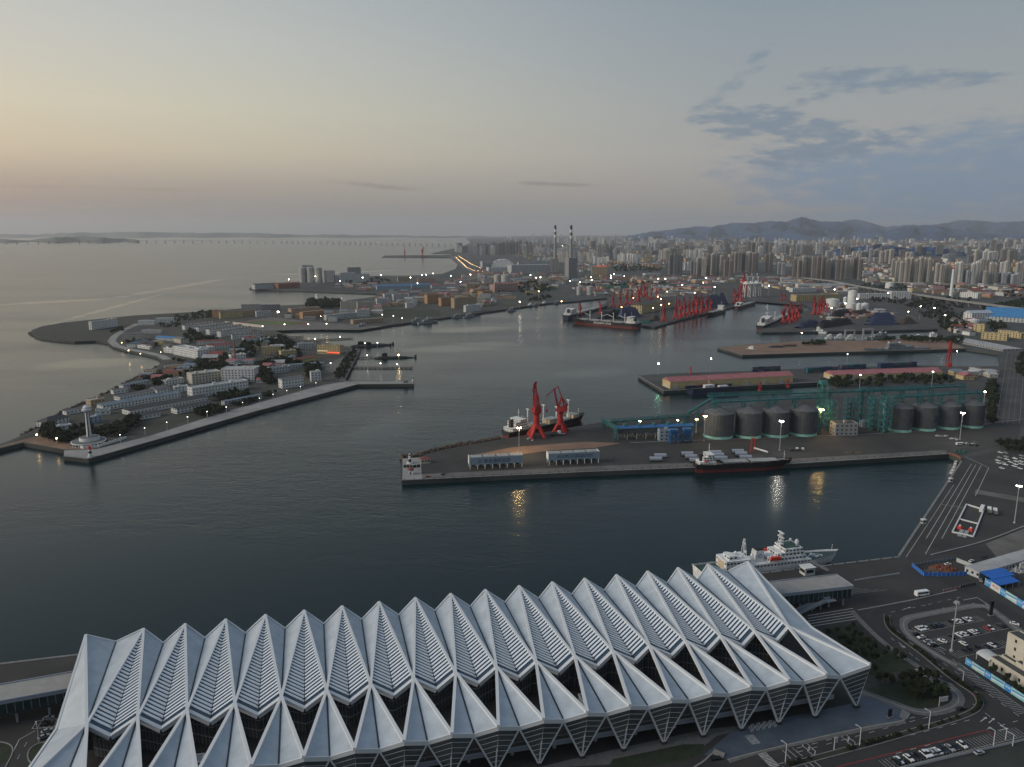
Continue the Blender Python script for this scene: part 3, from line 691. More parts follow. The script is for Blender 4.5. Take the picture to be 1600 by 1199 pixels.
# --- lamps
mat('pole_grey', (.34, .34, .34), .6)
mat('pole_white', (.6, .6, .6), .6)
mat('glow_white', (.8, .8, .8), .5, emit=(1, .92, .74), estr=30)
mat('glow_warm', (.8, .7, .5), .5, emit=(1, .68, .28), estr=75)
mat('flood_warm', (.8, .7, .5), .5, emit=(1, .66, .26), estr=240)
mat('flood_white', (.8, .8, .8), .5, emit=(1, .95, .82), estr=150)
mat('glow_green', (.3, .8, .5), .5, emit=(.35, 1, .55), estr=60)
mat('glow_soft', (.8, .8, .7), .5, emit=(1, .95, .85), estr=10)
mat('glow_amber', (.8, .6, .4), .5, emit=(1, .62, .26), estr=20)
mat('lamp_off', (.35, .35, .36), .4)
def make_mast(glow, h, rr=1.0):
    def f():
        r = thing('light_mast', (0, 0, 0), 'x', 'light mast')
        MB().cyl((0, 0, 0), .42, .2, h, 8).build('pole', 'pole_grey', r); MB().cyl((0, 0, 0), 1.0, .9, .8, 8).build('base', 'pole_grey', r)
        hd = MB().cyl((0, 0, h - .3), 1.5 * rr, 1.6 * rr, .35, 10).build('lamp_ring', 'pole_grey', r)
        MB().cyl((0, 0, h), .1, .05, 1.8, 5).build('lightning_rod', 'pole_grey', hd)
        for k in range(6):
            a = k * pi / 3; MB().box((1.55 * rr * cos(a), 1.55 * rr * sin(a), h - .85), (.9 * rr, .9 * rr, .6 * rr), a, (.6, .8)).build('floodlight', glow, hd)
        return r
    return f
def mast(p, h, glow, label, group, rr=1.0):
    return place('mast%s%.0f%.1f' % (glow, h, rr), make_mast(glow, h, rr), (p[0], p[1], p[2]), random.uniform(0, 6), label, group)
def make_street(glow, h=9.0, s=1.0):
    def f():
        r = thing('street_lamp', (0, 0, 0), 'x', 'street lamp')
        MB().cyl((0, 0, 0), .2 * s, .12 * s, h, 6).build('pole', 'pole_white', r)
        MB().bar((0, 0, h), (1.6, 0, h + .4), .14 * s).build('arm', 'pole_white', r)
        MB().box((1.9, 0, h + .2), (1.1 * s, .5 * s, .3 * s)).build('lamp_head', glow, r)
        return r
    return f
def make_far_lamp(glow, h, s):
    def f():
        r = thing('light_mast', (0, 0, 0), 'x', 'light mast')
        MB().cyl((0, 0, 0), .4, .25, h, 6).build('pole', 'pole_grey', r)
        MB().lathe((0, 0, h), [(.6 * s, -.5 * s), (s, 0), (.8 * s, .5 * s), (.2 * s, .7 * s)], 8).build('lamp_head', glow, r)
        return r
    return f
# --- writing
def text_mesh(body, size):
    cu = bpy.data.curves.new('lettering', 'FONT'); cu.body = body; cu.size = size; cu.extrude = .02; cu.align_x = 'CENTER'; cu.align_y = 'CENTER'; cu.resolution_u = 2
    o = bpy.data.objects.new('lettering', cu); COL.objects.link(o); dg = bpy.context.evaluated_depsgraph_get(); dg.update()
    me = bpy.data.meshes.new_from_object(o.evaluated_get(dg)); bpy.data.objects.remove(o); bpy.data.curves.remove(cu); return me
def lettering(body, width, height, loc, rz, m, parent, tilt=pi / 2):
    """flat raised lettering fitted to width x height, its face towards -y turned by rz"""
    me = text_mesh(body, 1.0); xs = [v.co.x for v in me.vertices]; ys = [v.co.y for v in me.vertices]
    sx, sy = width / (max(xs) - min(xs)), height / (max(ys) - min(ys)); mx, my = (max(xs) + min(xs)) / 2, (max(ys) + min(ys)) / 2
    for v in me.vertices: v.co = ((v.co.x - mx) * sx, (v.co.y - my) * sy, v.co.z)
    me.materials.clear(); me.materials.append(M(m)); me.name = 'lettering'
    o = bpy.data.objects.new('lettering', me); COL.objects.link(o); w_ = wloc(parent)
    o.parent = parent; KIDS.setdefault(parent.name, []).append(o); o.location = (loc[0] - w_[0], loc[1] - w_[1], loc[2] - w_[2]); o.rotation_euler = (tilt, 0, rz); return o
# --- buildings
mat('window_dark', (.02, .023, .027), .2)
mat('window_lit', (.3, .25, .15), .4, emit=(1, .78, .45), estr=.5)
WALLS = dict(white=(.62, .62, .60), cream=(.50, .46, .38), tan=(.40, .30, .20), orange=(.42, .24, .13), grey=(.28, .28, .28), pale=(.46, .47, .47), blue=(.30, .36, .42), pink=(.42, .27, .23), brick=(.26, .12, .08), ochre=(.48, .38, .20))
for k, c in WALLS.items(): mat('wall_' + k, c, .85, var=.12, scale=.12)
ROOFS = dict(grey=(.13, .13, .135), dark=(.06, .06, .062), red=(.20, .055, .045), blue=(.05, .20, .42), pale=(.36, .36, .36), brown=(.12, .095, .075), slate=(.16, .20, .24), green=(.04, .22, .18), pink=(.34, .13, .135), teal=(.03, .19, .19))
for k, c in ROOFS.items(): mat('roof_' + k, c, .85, var=.18, scale=.15)
def windows(mb, c, l, w_, h, rz, floors, z0=0.0, pitch=4.0, wh=1.5, ww=1.6, faces=(0, 1, 2, 3)):
    """recess-dark window panes standing a little proud of their walls"""
    u = Vector((cos(rz), sin(rz), 0)); n = Vector((-sin(rz), cos(rz), 0)); fh = h / floors
    for f in faces:
        L_, D_, a, b = ((l, w_, u, -n), (w_, l, n, u), (l, w_, u, n), (w_, l, n, -u))[f]
        k = max(1, int(L_ / pitch))
        for j in range(floors):
            for i in range(k):
                p = Vector((c[0], c[1], c[2] + z0 + fh * (j + .35))) + b * (D_ / 2 + .06) + a * ((i + .5) / k - .5) * L_
                q = a * ww / 2; e = Vector((0, 0, wh))
                mb.face([p - q, p + q, p + q + e, p - q + e] if f in (0, 1) else [p + q, p - q, p - q + e, p + q + e])
def ridge_name(r): return {'flat': 'flat', 'gable': 'pitched', 'hip': 'hipped'}[r]
def house(p, l, w_, h, rz, wall, roof, rtype, label, group=None, floors=None, name='building', cat='building', pitch=4.2, extra=None, rh=None, ww=1.7, wh=1.6):
    """a block with wall, windows, roof and its roof furniture; p is the middle of its foot"""
    FOOT.append((p[0], p[1], l, w_, rz))
    r = thing(name, (p[0], p[1], p[2]), label, cat, group); floors = floors or max(1, round(h / 3.6))
    wl = MB().box(p, (l, w_, h), rz).build('wall', 'wall_' + wall, r)
    wn = MB(); windows(wn, p, l, w_, h, rz, floors, pitch=pitch, ww=ww, wh=wh)
    if wn.f: wn.build('window', 'window_dark', wl, kind='stuff')
    t = (p[0], p[1], p[2] + h); u = Vector((cos(rz), sin(rz), 0)); n = Vector((-sin(rz), cos(rz), 0))
    if rtype == 'flat':
        rf = MB().box((t[0], t[1], t[2] + .02), (l - .8, w_ - .8, .12), rz).build('roof', 'roof_' + roof, r)
        pr = MB(); c4 = [Vector(t) + u * sx * (l / 2 - .2) + n * sy * (w_ / 2 - .2) + Vector((0, 0, .45)) for sx, sy in ((-1, -1), (1, -1), (1, 1), (-1, 1), (-1, -1))]
        pr.path(c4, .42, .9).build('parapet', 'wall_' + wall, r)
        rnd = random.Random(int(p[0] * 7 + p[1])); 
        for _ in range(2 if l > 25 else 1):
            q = Vector(t) + u * rnd.uniform(-.35, .35) * l + n * rnd.uniform(-.2, .2) * w_
            MB().box((q.x, q.y, t[2] + .14), (rnd.uniform(2.5, 5), rnd.uniform(2.2, 3.5), rnd.uniform(1.4, 2.8)), rz).build('stair_head', 'wall_' + wall, rf)
    elif rtype == 'gable': rf = MB().gable(t, (l, w_, rh or w_ * .22), rz, .5).build('roof', 'roof_' + roof, r)
    else: rf = MB().hip(t, (l, w_, rh or w_ * .26), rz, .6).build('roof', 'roof_' + roof, r)
    if extra == 'dormers':
        d = MB()
        for k in range(max(2, int(l / 9))):
            q = Vector(t) + u * ((k + .5) / max(2, int(l / 9)) - .5) * l * .9 - n * w_ * .27
            d.box((q.x, q.y, t[2] + .3), (1.8, 2.2, 1.6), rz)
        d.build('dormer', 'wall_' + wall, rf, kind='stuff')
    elif extra == 'chimneys':
        for sx in (-.35, .35):
            q = Vector(t) + u * sx * l; MB().box((q.x, q.y, t[2]), (2, 1.6, (rh or w_ * .26) + 3), rz).build('chimney', 'wall_' + wall, rf)
    return r
def on_ground(px0, px1, z=4.0):
    """centre, length and heading of a foot line drawn between two ground pixels"""
    a, b = G(*px0, z), G(*px1, z); return (a + b) / 2, (b - a).length, atan2(b.y - a.y, b.x - a.x), a, b
def bld(x0, y0, x1, y1, top, depth, wall, roof, rtype, label, z=4.0, **k):
    """building whose near foot runs from pixel (x0, y0) to (x1, y1); top = pixel row of the eave above x0; depth in metres away from us"""
    c, l, rz, a, b = on_ground((x0, y0), (x1, y1), z); n = Vector((-sin(rz), cos(rz), 0))
    h = hgt(x0, y0, top, z); m_ = c + n * depth / 2
    return house((m_.x, m_.y, z), l, depth, max(h, 2.5), rz, wall, roof, rtype, label, **k)
# ------------------------------------------------------------------ streets, plaza and car parks beside the terminal
def area(name, px, m, z): return flat(name, gpts(px, 4.0), m, z)
area('plaza', [(1100, 1180), (1137.8, 1186), (1186.8, 1172), (1360, 1133), (1414.5, 1126), (1420.6, 1115), (1392, 1098), (1347.5, 1081), (1338, 1098), (1270, 1113), (1150, 1137)], 'plaza_stone', 4.06)
area('pavement', [(1137, 1187), (1187, 1173), (1360, 1133.5), (1414, 1126.5), (1416, 1131), (1362, 1141), (1187, 1178), (1140, 1193)], 'paving', 4.12)
area('pavement', [(880, 1199), (1000, 1192), (1060, 1180), (1100, 1166), (1120, 1150), (1180, 1136), (1200, 1130), (1100, 1140), (900, 1185), (800, 1210), (860, 1215)], 'paving', 4.05)
area('lawn', [(957, 1187), (1068, 1163.5), (1100, 1163), (1098, 1177), (1066, 1190), (962, 1205), (950, 1205)], 'grass', 4.09)
area('lawn', [(1272, 990), (1290, 982), (1335, 976), (1350, 991), (1378, 1012), (1430, 1040), (1436, 1044), (1362, 1056), (1350, 1052)], 'grass', 4.07)
area('lawn', [(1352, 1079), (1372, 1072), (1438, 1052), (1462, 1066), (1484, 1084), (1481, 1096), (1450, 1106), (1425, 1105), (1395, 1096)], 'grass', 4.07)
PAL = [(1461, 1062), (1475, 1068), (1490, 1078), (1499, 1089), (1496, 1101), (1480, 1109), (1455, 1114.5), (1429, 1112.5), (1392, 1098.5), (1347, 1082)]
def ribbon(name, px, w_, m, z, closed=False):
    pts = gpts(px); 
    for _ in range(2):
        q = [pts[0]]
        for a, b in zip(pts, pts[1:]): q += [a * .75 + b * .25, a * .25 + b * .75]
        q.append(pts[-1]); pts = q
    mb = MB(); L_ = []; R_ = []
    for i, p in enumerate(pts):
        d = (pts[min(i + 1, len(pts) - 1)] - pts[max(i - 1, 0)]); n = Vector((-d.y, d.x, 0)).normalized() * w_ / 2
        L_.append((p.x + n.x, p.y + n.y, z)); R_.append((p.x - n.x, p.y - n.y, z))
    for i in range(len(pts) - 1): mb.face([L_[i], R_[i], R_[i + 1], L_[i + 1]])
    return struct(name, mb, m), pts
ribbon('pavement', PAL, 5, 'paving', 4.14)
ribbon('pavement', [(1331.7, 956), (1350, 976), (1376, 1001), (1403, 1022), (1430, 1038.5), (1461, 1062)], 3.2, 'paving', 4.13)
ROADS = {}
ribbon('road', [(1240, 1178), (1310, 1160), (1400, 1136), (1460, 1120), (1505, 1107), (1514, 1090), (1495, 1070), (1455, 1040), (1410, 1005), (1385, 985), (1378, 968), (1390, 955), (1450, 942), (1520, 925)], 13, 'asphalt', 4.045)
ribbon('road', [(1200, 1205), (1300, 1179), (1400, 1153), (1470, 1135), (1540, 1118), (1570, 1108), (1560, 1090), (1520, 1062), (1470, 1027), (1425, 997), (1404, 980), (1402, 968), (1420, 958), (1520, 937)], 12, 'asphalt', 4.05)
ribbon('road', [(1490, 905), (1520, 925), (1560, 955), (1620, 1000)], 18, 'asphalt', 4.055)
ribbon('road', [(1300, 1215), (1400, 1188), (1500, 1160), (1640, 1120)], 16, 'asphalt', 4.04)
ribbon('road', [(1490, 1035), (1540, 1070), (1600, 1112), (1660, 1150)], 20, 'asphalt', 4.048)
MEDIAN = [(1386, 961), (1385.5, 972), (1391, 984), (1407.5, 997), (1442, 1022), (1461, 1038), (1480, 1054), (1502, 1070), (1524.5, 1084), (1533, 1098), (1524, 1112), (1486.5, 1126), (1430, 1142), (1366, 1161), (1300, 1178), (1230, 1197)]
def kerb_line(px, w_=.5, h=.18, name='kerb', closed=False):
    pts = gpts(px)
    for _ in range(2):
        q = [pts[0]]
        for a, b in zip(pts, pts[1:]): q += [a * .75 + b * .25, a * .25 + b * .75]
        q.append(pts[-1]); pts = q
    mb = MB(); mb.path([p + Vector((0, 0, h / 2 + .05)) for p in pts], w_, h); struct(name, mb, 'kerb'); return pts
_, mpts = ribbon('median', MEDIAN, 2.6, 'scrub', 4.10)
for s in (-1, 1):
    mb = MB(); q = []
    for i, p in enumerate(mpts):
        d = mpts[min(i + 1, len(mpts) - 1)] - mpts[max(i - 1, 0)]; n = Vector((-d.y, d.x, 0)).normalized() * 1.4 * s; q.append(p + n + Vector((0, 0, .13)))
    mb.path(q, .3, .22); struct('kerb', mb, 'kerb')
kerb_line([(1137, 1188), (1187, 1174), (1360, 1134.5), (1414, 1127.5), (1421, 1115)], .7)
kerb_line([(1112, 1178), (1100, 1190), (1085, 1199)], .7); kerb_line(PAL, .6)
kerb_line([(1340, 954), (1400, 943), (1440, 935), (1495, 922)], .8, .2)
kerb_line([(1455, 867.7), (1537, 847.8), (1600, 823)], 1.0, .5)
CP_EDGE = [(1412, 972), (1418, 966), (1436, 962), (1490, 952), (1537, 944.5), (1560, 960), (1600, 992)]
ribbon('pavement', CP_EDGE, 5, 'paving', 4.125); kerb_line(CP_EDGE, .5)
CP2 = [(1412, 972), (1412, 984), (1424, 997), (1446, 1013), (1480, 1033), (1495, 1040)]
ribbon('pavement', CP2, 4, 'paving', 4.13); kerb_line(CP2, .5)
# painted markings, all in one pale road paint
mk = MB(); ZM = 4.075
def ln(px, w_=.25): line_strip(mk, gpts(px), w_, ZM)
def ds(px, w_=.22, on=3, off=4.5): dashes(mk, gpts(px), w_, ZM, on, off)
for px in ([(1518, 725), (1447, 842)], [(1525, 726), (1446, 866)], [(1533, 727.5), (1471.6, 842)]): ln(px, .38)
ln([(1490, 758), (1415.5, 871)], .3); ln([(1508, 714), (1545, 731)], .5); ln([(1470, 788), (1508, 794)], .4); ln([(1545, 731), (1537, 748), (1524, 775)], .4)
for off in (0, 6.5):
    ds([(1245, 1176 - off), (1400, 1134 - off * .9), (1465, 1117 - off * .8)]); ds([(1215, 1201 - off), (1400, 1155 - off * .9), (1520, 1124 - off * .8)])
ds([(1392, 957), (1450, 945), (1510, 931)]); ds([(1400, 985), (1440, 1012), (1500, 1055)]); ds([(1420, 984), (1470, 1018), (1530, 1060)]); ds([(1392, 997), (1430, 1028), (1490, 1072)])
ds([(1540, 944), (1600, 986)], .3, 5, 5); ds([(1520, 1100), (1600, 1160)], .25, 3, 4); ds([(1545, 1085), (1600, 1125)], .25, 3, 4); ds([(1400, 1178), (1500, 1151), (1600, 1124)])
def arrow(px, py, qx, qy):
    a, b = G(px, py), G(qx, qy); u = (b - a).normalized(); n = Vector((-u.y, u.x, 0)); line_strip(mk, [a, a + u * 4], .35, ZM); c = a + u * 4
    mk.face([(c + n * .7).xy[:] + (ZM,), (c - n * .7).xy[:] + (ZM,), (c + u * 1.8).xy[:] + (ZM,)])
for a in ((1412, 952, 1420, 950), (1466, 953, 1475, 951), (1512, 946, 1520, 944), (1404, 1004, 1410, 1009), (1416, 1002, 1422, 1007), (1494, 1064, 1500, 1070), (1532, 1128, 1540, 1122), (1545, 1130, 1552, 1124), (1475, 1167, 1485, 1165), (1560, 1142, 1572, 1139)): arrow(*a)
def zebra(a, b, wd, n):
    a, b = G(*a), G(*b); u = (b - a); v = Vector((-u.y, u.x, 0)).normalized() * wd / 2
    for k in range(n):
        c = a + u * ((k + .2) / n); d = a + u * ((k + .7) / n); mk.face([(c - v).xy[:] + (ZM + .004,), (d - v).xy[:] + (ZM + .004,), (d + v).xy[:] + (ZM + .004,), (c + v).xy[:] + (ZM + .004,)])
zebra((1188, 1175), (1212, 1199), 4, 12); zebra((1170, 1149), (1182, 1163), 4, 8); zebra((1434, 1045), (1462, 1066), 4, 10)
for k in range(3): ln([(1222 + k * 8, 1172 - k * 1.5), (1236 + k * 9, 1186 - k * 2)], .25); ln([(1253 + k * 8, 1191 - k * 2), (1270 + k * 8, 1206 - k * 2)], .3)
for cx, cy in ((1260, 1166), (1268, 1174), (1321, 1152), (1330, 1160)):
    c = G(cx, cy); line_strip(mk, [c + Vector((1.6 * cos(k * pi / 2), 3.0 * sin(k * pi / 2), 0)) for k in range(5)], .3, ZM)
def bays(a, b, n, length, side=1, wl=.16, base=True):
    """parking bay lines along a-b; returns bay middles and heading"""
    a, b = G(*a), G(*b); u = (b - a); v = Vector((-u.y, u.x, 0)).normalized() * side * length; out = []
    for k in range(n + 1): c = a + u * (k / n); line_strip(mk, [c, c + v], wl, ZM)
    if base: line_strip(mk, [a, b], wl, ZM)
    for k in range(n): out.append(a + u * ((k + .5) / n) + v * .5)
    return out, atan2(v.y, v.x)
r1, h1 = bays((1437, 989), (1538, 969.5), 26, 5.6)
r2, h2 = bays((1466, 1007), (1580, 981), 28, 5.6)
r3, h3 = bays((1497, 1028), (1580, 1009), 20, 5.6)
r4, h4 = bays((1428, 985), (1478, 1016), 15, 5.2, -1)
r5, h5 = bays((1390, 1203), (1604, 1150), 44, 5.8)
r6, h6 = bays((1498, 1036), (1608, 1113), 34, 5.8, -1)
ln([(1505, 938), (1527, 934), (1548, 948), (1556, 953)], .35)
for k in range(5): ln([(1262, 980 - k * 4.4), (1341 - k * 2, 967 - k * 4)], .5)
for k in range(5): ln([(1262 + k * 14, 930), (1330 + k * 14, 918 + k)], .15)
struct('road_marking', mk, 'paint_white')
mat('paint_red', (.22, .025, .03), .8)
mb = MB(); line_strip(mb, gpts([(1290, 1204), (1319, 1196), (1440, 1166), (1540, 1141), (1556, 1151)]), .5, 4.08); line_strip(mb, gpts([(1519, 1083), (1527, 1090), (1531, 1099)]), .5, 4.2); struct('road_marking', mb, 'paint_red')
# cars parked in each row: (bay, colour)
def park(row, hd, name, spec, suv=()):
    cnt = {}
    for k, c in spec:
        cnt[c] = cnt.get(c, 0) + 1
    seen = {}
    for k, c in sorted(spec):
        seen[c] = seen.get(c, 0) + 1; p = row[k]; o = ORD[seen[c] - 1]
        lab = ('only %s car parked in %s' % (c, name)) if cnt[c] == 1 else '%s car, %s %s from the left in %s' % (c, o, c, name)
        car(c, (p.x, p.y, 4.03), hd + random.choice((0, pi)) + random.uniform(-.03, .03), lab, 'cars parked near the terminal', suv=(k % 3 == 0))
W_, K_, S_, N__ = 'white', 'black', 'silver', 'navy'
park(r1, h1, 'the back row of the car park', [(1, W_), (2, W_), (3, W_), (8, N__), (9, N__), (14, K_), (15, W_), (16, W_), (17, W_), (18, K_), (20, W_), (21, W_), (6, K_)])
park(r2, h2, 'the middle row of the car park', [(6, K_), (9, W_), (10, W_), (11, W_), (12, K_), (14, W_), (15, W_), (16, K_), (20, 'red'), (21, W_), (25, K_), (26, K_)])
park(r3, h3, 'the front row of the car park', [(4, K_), (6, K_), (9, K_), (12, N__), (14, W_), (15, K_)])
park(r4, h4, 'the slanting car park column', [(3, K_), (5, W_), (8, S_), (10, S_), (11, K_)])
park(r5, h5, 'the bottom right street row', [(3, K_), (4, W_), (5, K_), (7, W_), (8, K_), (10, K_), (12, W_), (13, W_), (14, S_), (15, S_), (16, W_), (17, K_), (18, N__), (20, S_), (21, K_), (22, K_), (24, W_)])
p = G(1472, 1003); car(W_, (p.x, p.y, 4.03), h1 + .5, 'lone white car crossing the aisle below the tall unlit light mast', None)
p = G(1505, 1007); car(W_, (p.x, p.y, 4.03), h1, 'lone white car in the aisle just right of the unlit light mast', None)
p = G(1501, 1109); car(K_, (p.x, p.y, 4.05), .4, 'dark car driving round the street bend with its headlights on', None)
p = G(1528, 1076); car(K_, (p.x, p.y, 4.05), -.75, 'black car on the curved road beside the blue hoarding', None)
p = G(1585, 976); car(W_, (p.x, p.y, 4.05), -.7, 'white car at the kerb behind the cream building', None)
p = G(1530, 1178); car(S_, (p.x, p.y, 4.05), .3, 'silver car alone outside the pale fence at the bottom right', None)
p = G(1118, 1187); car(K_, (p.x, p.y, 4.06), .2, 'black car stopped at the corner of the plaza steps', None)
for k, (x, y, c) in enumerate(((1481, 883, 'white'), (1518, 878, 'white'), (1536, 871, 'black'), (1532, 908, 'silver'))):
    p = G(x, y); car(c, (p.x, p.y, 4.05), TH + .3 * k, ['white car inside the blue building site fence', 'white car beside the long pale roofed shed', 'dark car on the quay behind the long pale shed', 'silver car at the gate by the end of the long shed'][k], None)
# the bus, the plaza furniture, steps
p = G(1440, 931); place('van', make_van, (p.x, p.y, 4.05), TH, 'white minibus parked alone on the dark quay apron', None, scale=1.25)
mat('granite', (.16, .16, .165), .7, var=.15, scale=.8)
def barriers():
    for i, (x0, y0, x1, y1) in enumerate(((1170, 1139.5, 1212, 1131), (1173, 1144, 1214, 1135.5))):
        a, b = G(x0, y0), G(x1, y1); r = thing('crowd_barrier', ((a.x + b.x) / 2, (a.y + b.y) / 2, 4.06), ('back' if i == 0 else 'front') + ' row of white crowd barriers zigzagging on the plaza under the fins', 'barrier', 'white crowd barriers on the plaza')
        for k in range(9):
            p, q = a + (b - a) * (k / 9), a + (b - a) * ((k + .85) / 9); o = Vector((0, 1.2 * (k % 2), 0)); m = MB()
            for z in (4.15, 4.7, 5.2): m.bar((p.x, p.y + o.y, z), (q.x, q.y + o.y, z), .1)
            m.bar((p.x, p.y + o.y, 4.06), (p.x, p.y + o.y, 5.2), .1).bar((q.x, q.y + o.y, 4.06), (q.x, q.y + o.y, 5.2), .1)
            m.build('panel', 'pole_white', r)
barriers()
def steps(name, label, a0, a1, b0, b1, n, m='kerb'):
    A0, A1, B0, B1 = G(*a0), G(*a1), G(*b0), G(*b1); c = (A0 + B1) / 2
    r = thing(name, (c.x, c.y, 4.06), label, 'steps')
    for k in range(n):
        f, g = k / n, (k + .7) / n
        MB().plate([(A0 + (B0 - A0) * f + Vector((0, 0, .3 + .1 * (n - k)))), (A1 + (B1 - A1) * f + Vector((0, 0, .3 + .1 * (n - k)))), (A1 + (B1 - A1) * g + Vector((0, 0, .3 + .1 * (n - k)))), (A0 + (B0 - A0) * g + Vector((0, 0, .3 + .1 * (n - k))))], .3).build('tread', m, r)
steps('plaza_steps', 'short flight of pale steps at the right tip of the plaza', (1410, 1110), (1405, 1122), (1420, 1115), (1414, 1127), 6)
steps('plaza_steps', 'small pale steps at the left corner of the blue plaza', (1116, 1173), (1133, 1180), (1112, 1178), (1130, 1186), 6)
def pylon(px, py, top, label, m='car_black', wd=1.6):
    g = G(px, py); h = hgt(px, py, top); r = thing('sign_pylon', (g.x, g.y, 4), label, 'sign pylon')
    MB().box((g.x, g.y, 4), (wd * 1.6, wd * 1.3, .5), TH).build('base', 'granite', r); MB().box((g.x, g.y, 4.5), (wd, wd * .4, h - .5), TH).build('panel', m, r)
pylon(1548, 962, 939, 'tall black sign pylon standing at the corner of the car park', wd=1.8)
pylon(1390, 1121, 1108, 'black sign slab standing on the plaza near its right tip')
# unlit lamps along the streets: (foot, top)
def lamp_off(px, py, top, label, kind='street', group=None):
    g = G(px, py); h = hgt(px, py, top)
    if kind == 'mast': return mast(g, round(h), 'lamp_off', label, group, .8)
    return place('street_off%d' % round(h), make_street('lamp_off', round(h), 1.05), (g.x, g.y, 4.05), TH + 2.0, label, group)
lamp_off(1486.5, 1017.5, 939, 'tall unlit white light mast standing in the middle of the car park', 'mast')
for i, (x, y, t) in enumerate(((1227, 1191, 1162), (1343, 1165, 1138), (1451, 1139, 1114), (1552, 1166, 1141), (61, 1160, 1134), (1504, 1068, 1050), (1571, 1156, 1140), (1582, 1166, 1149))):
    lamp_off(x, y, t, ['white street lamp in the median, nearest the zebra crossing', 'white street lamp in the median below the middle of the plaza', 'white street lamp in the median below the curved path', 'street lamp on the pavement of the bottom right parking row', 'pale street lamp at the roundabout left of the terminal', 'thin street lamp on the curved median by the blue hoarding', 'short white lamp post on the fence at the bottom right, left one', 'short white lamp post on the fence at the bottom right, right one'][i], group='unlit street lamps near the terminal')
def road_sign(px, py, top, label, arm=3.0, m='wall_blue'):
    g = G(px, py); h = hgt(px, py, top); r = thing('road_sign', (g.x, g.y, 4.05), label, 'road sign'); u = Vector((cos(TH), sin(TH), 0))
    MB().cyl((g.x, g.y, 4.05), .18, .14, h, 6).build('post', 'pole_white', r); q = g + u * arm
    MB().bar((g.x, g.y, 4 + h - .4), (q.x, q.y, 4 + h - .4), .2).build('arm', 'pole_white', r); MB().bar((g.x + u.x * .5, g.y + u.y * .5, 4 + h - 1.6), (q.x, q.y, 4 + h - 1.6), .12, 2.2).build('panel', m, r)
road_sign(1303, 1172, 1152, 'tall thin pale blue road sign on the median below the plaza', 1.6)
road_sign(1467, 1104, 1089, 'white gantry road sign at the tip of the dark garden', 4.5, 'wall_pale')
# gardens
GR = 'dark trees in the gardens beside the terminal'
grove([(1285, 988), (1335, 980), (1352, 996), (1420, 1038), (1365, 1052), (1350, 1046)], 30, 'dark tree in the dim garden behind the right end of the terminal', GR, .48, 3, 3.4)
grove([(1405, 1070), (1440, 1054), (1470, 1072), (1482, 1088), (1462, 1098), (1425, 1096)], 26, 'dark tree in the rounded garden inside the street bend', GR, .62, 4, 3.2)
grove([(1372, 1066), (1388, 1062), (1392, 1072), (1378, 1076)], 4, 'dark tree standing alone beside the small path between the two gardens', GR, .7, 5, 3)
rm = random.Random(9)
def shrub():
    r = thing('shrub', (0, 0, 0), 'x', 'shrub'); MB().cyl((0, 0, 0), .1, .06, .5, 5).build('stem', 'bark', r); crown(random.Random(77), .95, .7, .8, 70, .25).build('crown', 'leaf_dark', r); return r
for k in range(3, len(mpts) - 1, 1):
    for f in (0, .5):
        p = mpts[k] * (1 - f) + mpts[k + 1] * f
        if rm.random() < .6: place('shrub', shrub, (p.x, p.y, 4.1), rm.uniform(0, 6), 'small dark shrub growing along the curved median of the street', 'shrubs along the median', rm.uniform(.8, 1.5))
# blue building site fence, rubble, gate; the long shed; the white screen wall
mat('hoarding_blue', (.012, .12, .46), .6, var=.15, scale=.2); mat('banner_white', (.60, .62, .60), .6, var=.2, scale=.25); mat('banner_aqua', (.18, .50, .55), .6, col2=(.55, .66, .64), scale=.12); mat('banner_blue', (.02, .20, .55), .6, col2=(.10, .40, .70), scale=.3); mat('letter_red', (.5, .05, .05), .7); mat('letter_white', (.75, .75, .75), .6); mat('letter_blue', (.006, .010, .07), .7)
def fence(name, label, px, h, m, step=3.0, z=4.05, cat='fence', posts='pole_grey'):
    pts = gpts(px); c = sum(pts, Vector()) / len(pts); r = thing(name, (c.x, c.y, z), label, cat)
    for a, b in zip(pts, pts[1:]):
        k = max(1, round((b - a).length / step))
        for j in range(k):
            p, q = a + (b - a) * (j / k), a + (b - a) * ((j + .94) / k); MB().bar((p.x, p.y, z + h / 2), (q.x, q.y, z + h / 2), .12, h).build('panel', m, r); MB().box((p.x, p.y, z), (.2, .2, h + .15)).build('post', posts, r)
    return r
fence('site_fence', 'bright blue sheet fence round the building site on the quay', [(1425, 886), (1443, 900.5), (1478, 901), (1511, 899.5)], 2.6, 'hoarding_blue')
fence('site_fence', 'dull grey fence closing the back of the building site', [(1427, 884.5), (1460, 879), (1492, 874.5)], 1.6, 'roof_slate')
fence('screen_wall', 'white slatted screen wall beside the end of the long shed', [(1494.4, 878), (1510, 884), (1526, 890.5)], 2.6, 'wall_pale', 2.0, cat='wall')
fence('quay_barrier', 'low pale barrier on the quay right of the boarding bridge', [(1335, 908), (1370, 902.5), (1406, 897)], .9, 'wall_pale', 4.0, cat='barrier')
fence('gate_barrier', 'low dull red barrier across the quay entrance', [(1474, 924), (1499, 919)], 1.0, 'roof_pink', 2.0, cat='barrier')
fence('entrance_gate', 'dark sliding gate between the red barrier and the shed', [(1500, 919), (1524, 914)], 1.6, 'car_black', 2.0, cat='gate')
fence('street_fence', 'pale fence along the car row at the bottom right', [(1404, 1204), (1500, 1181), (1604, 1157)], 1.1, 'wall_pale', 3.2)
mat('rubble', (.10, .075, .06), .95, var=.4, scale=.8); mat('rust', (.17, .06, .035), .9, var=.3, scale=.5)
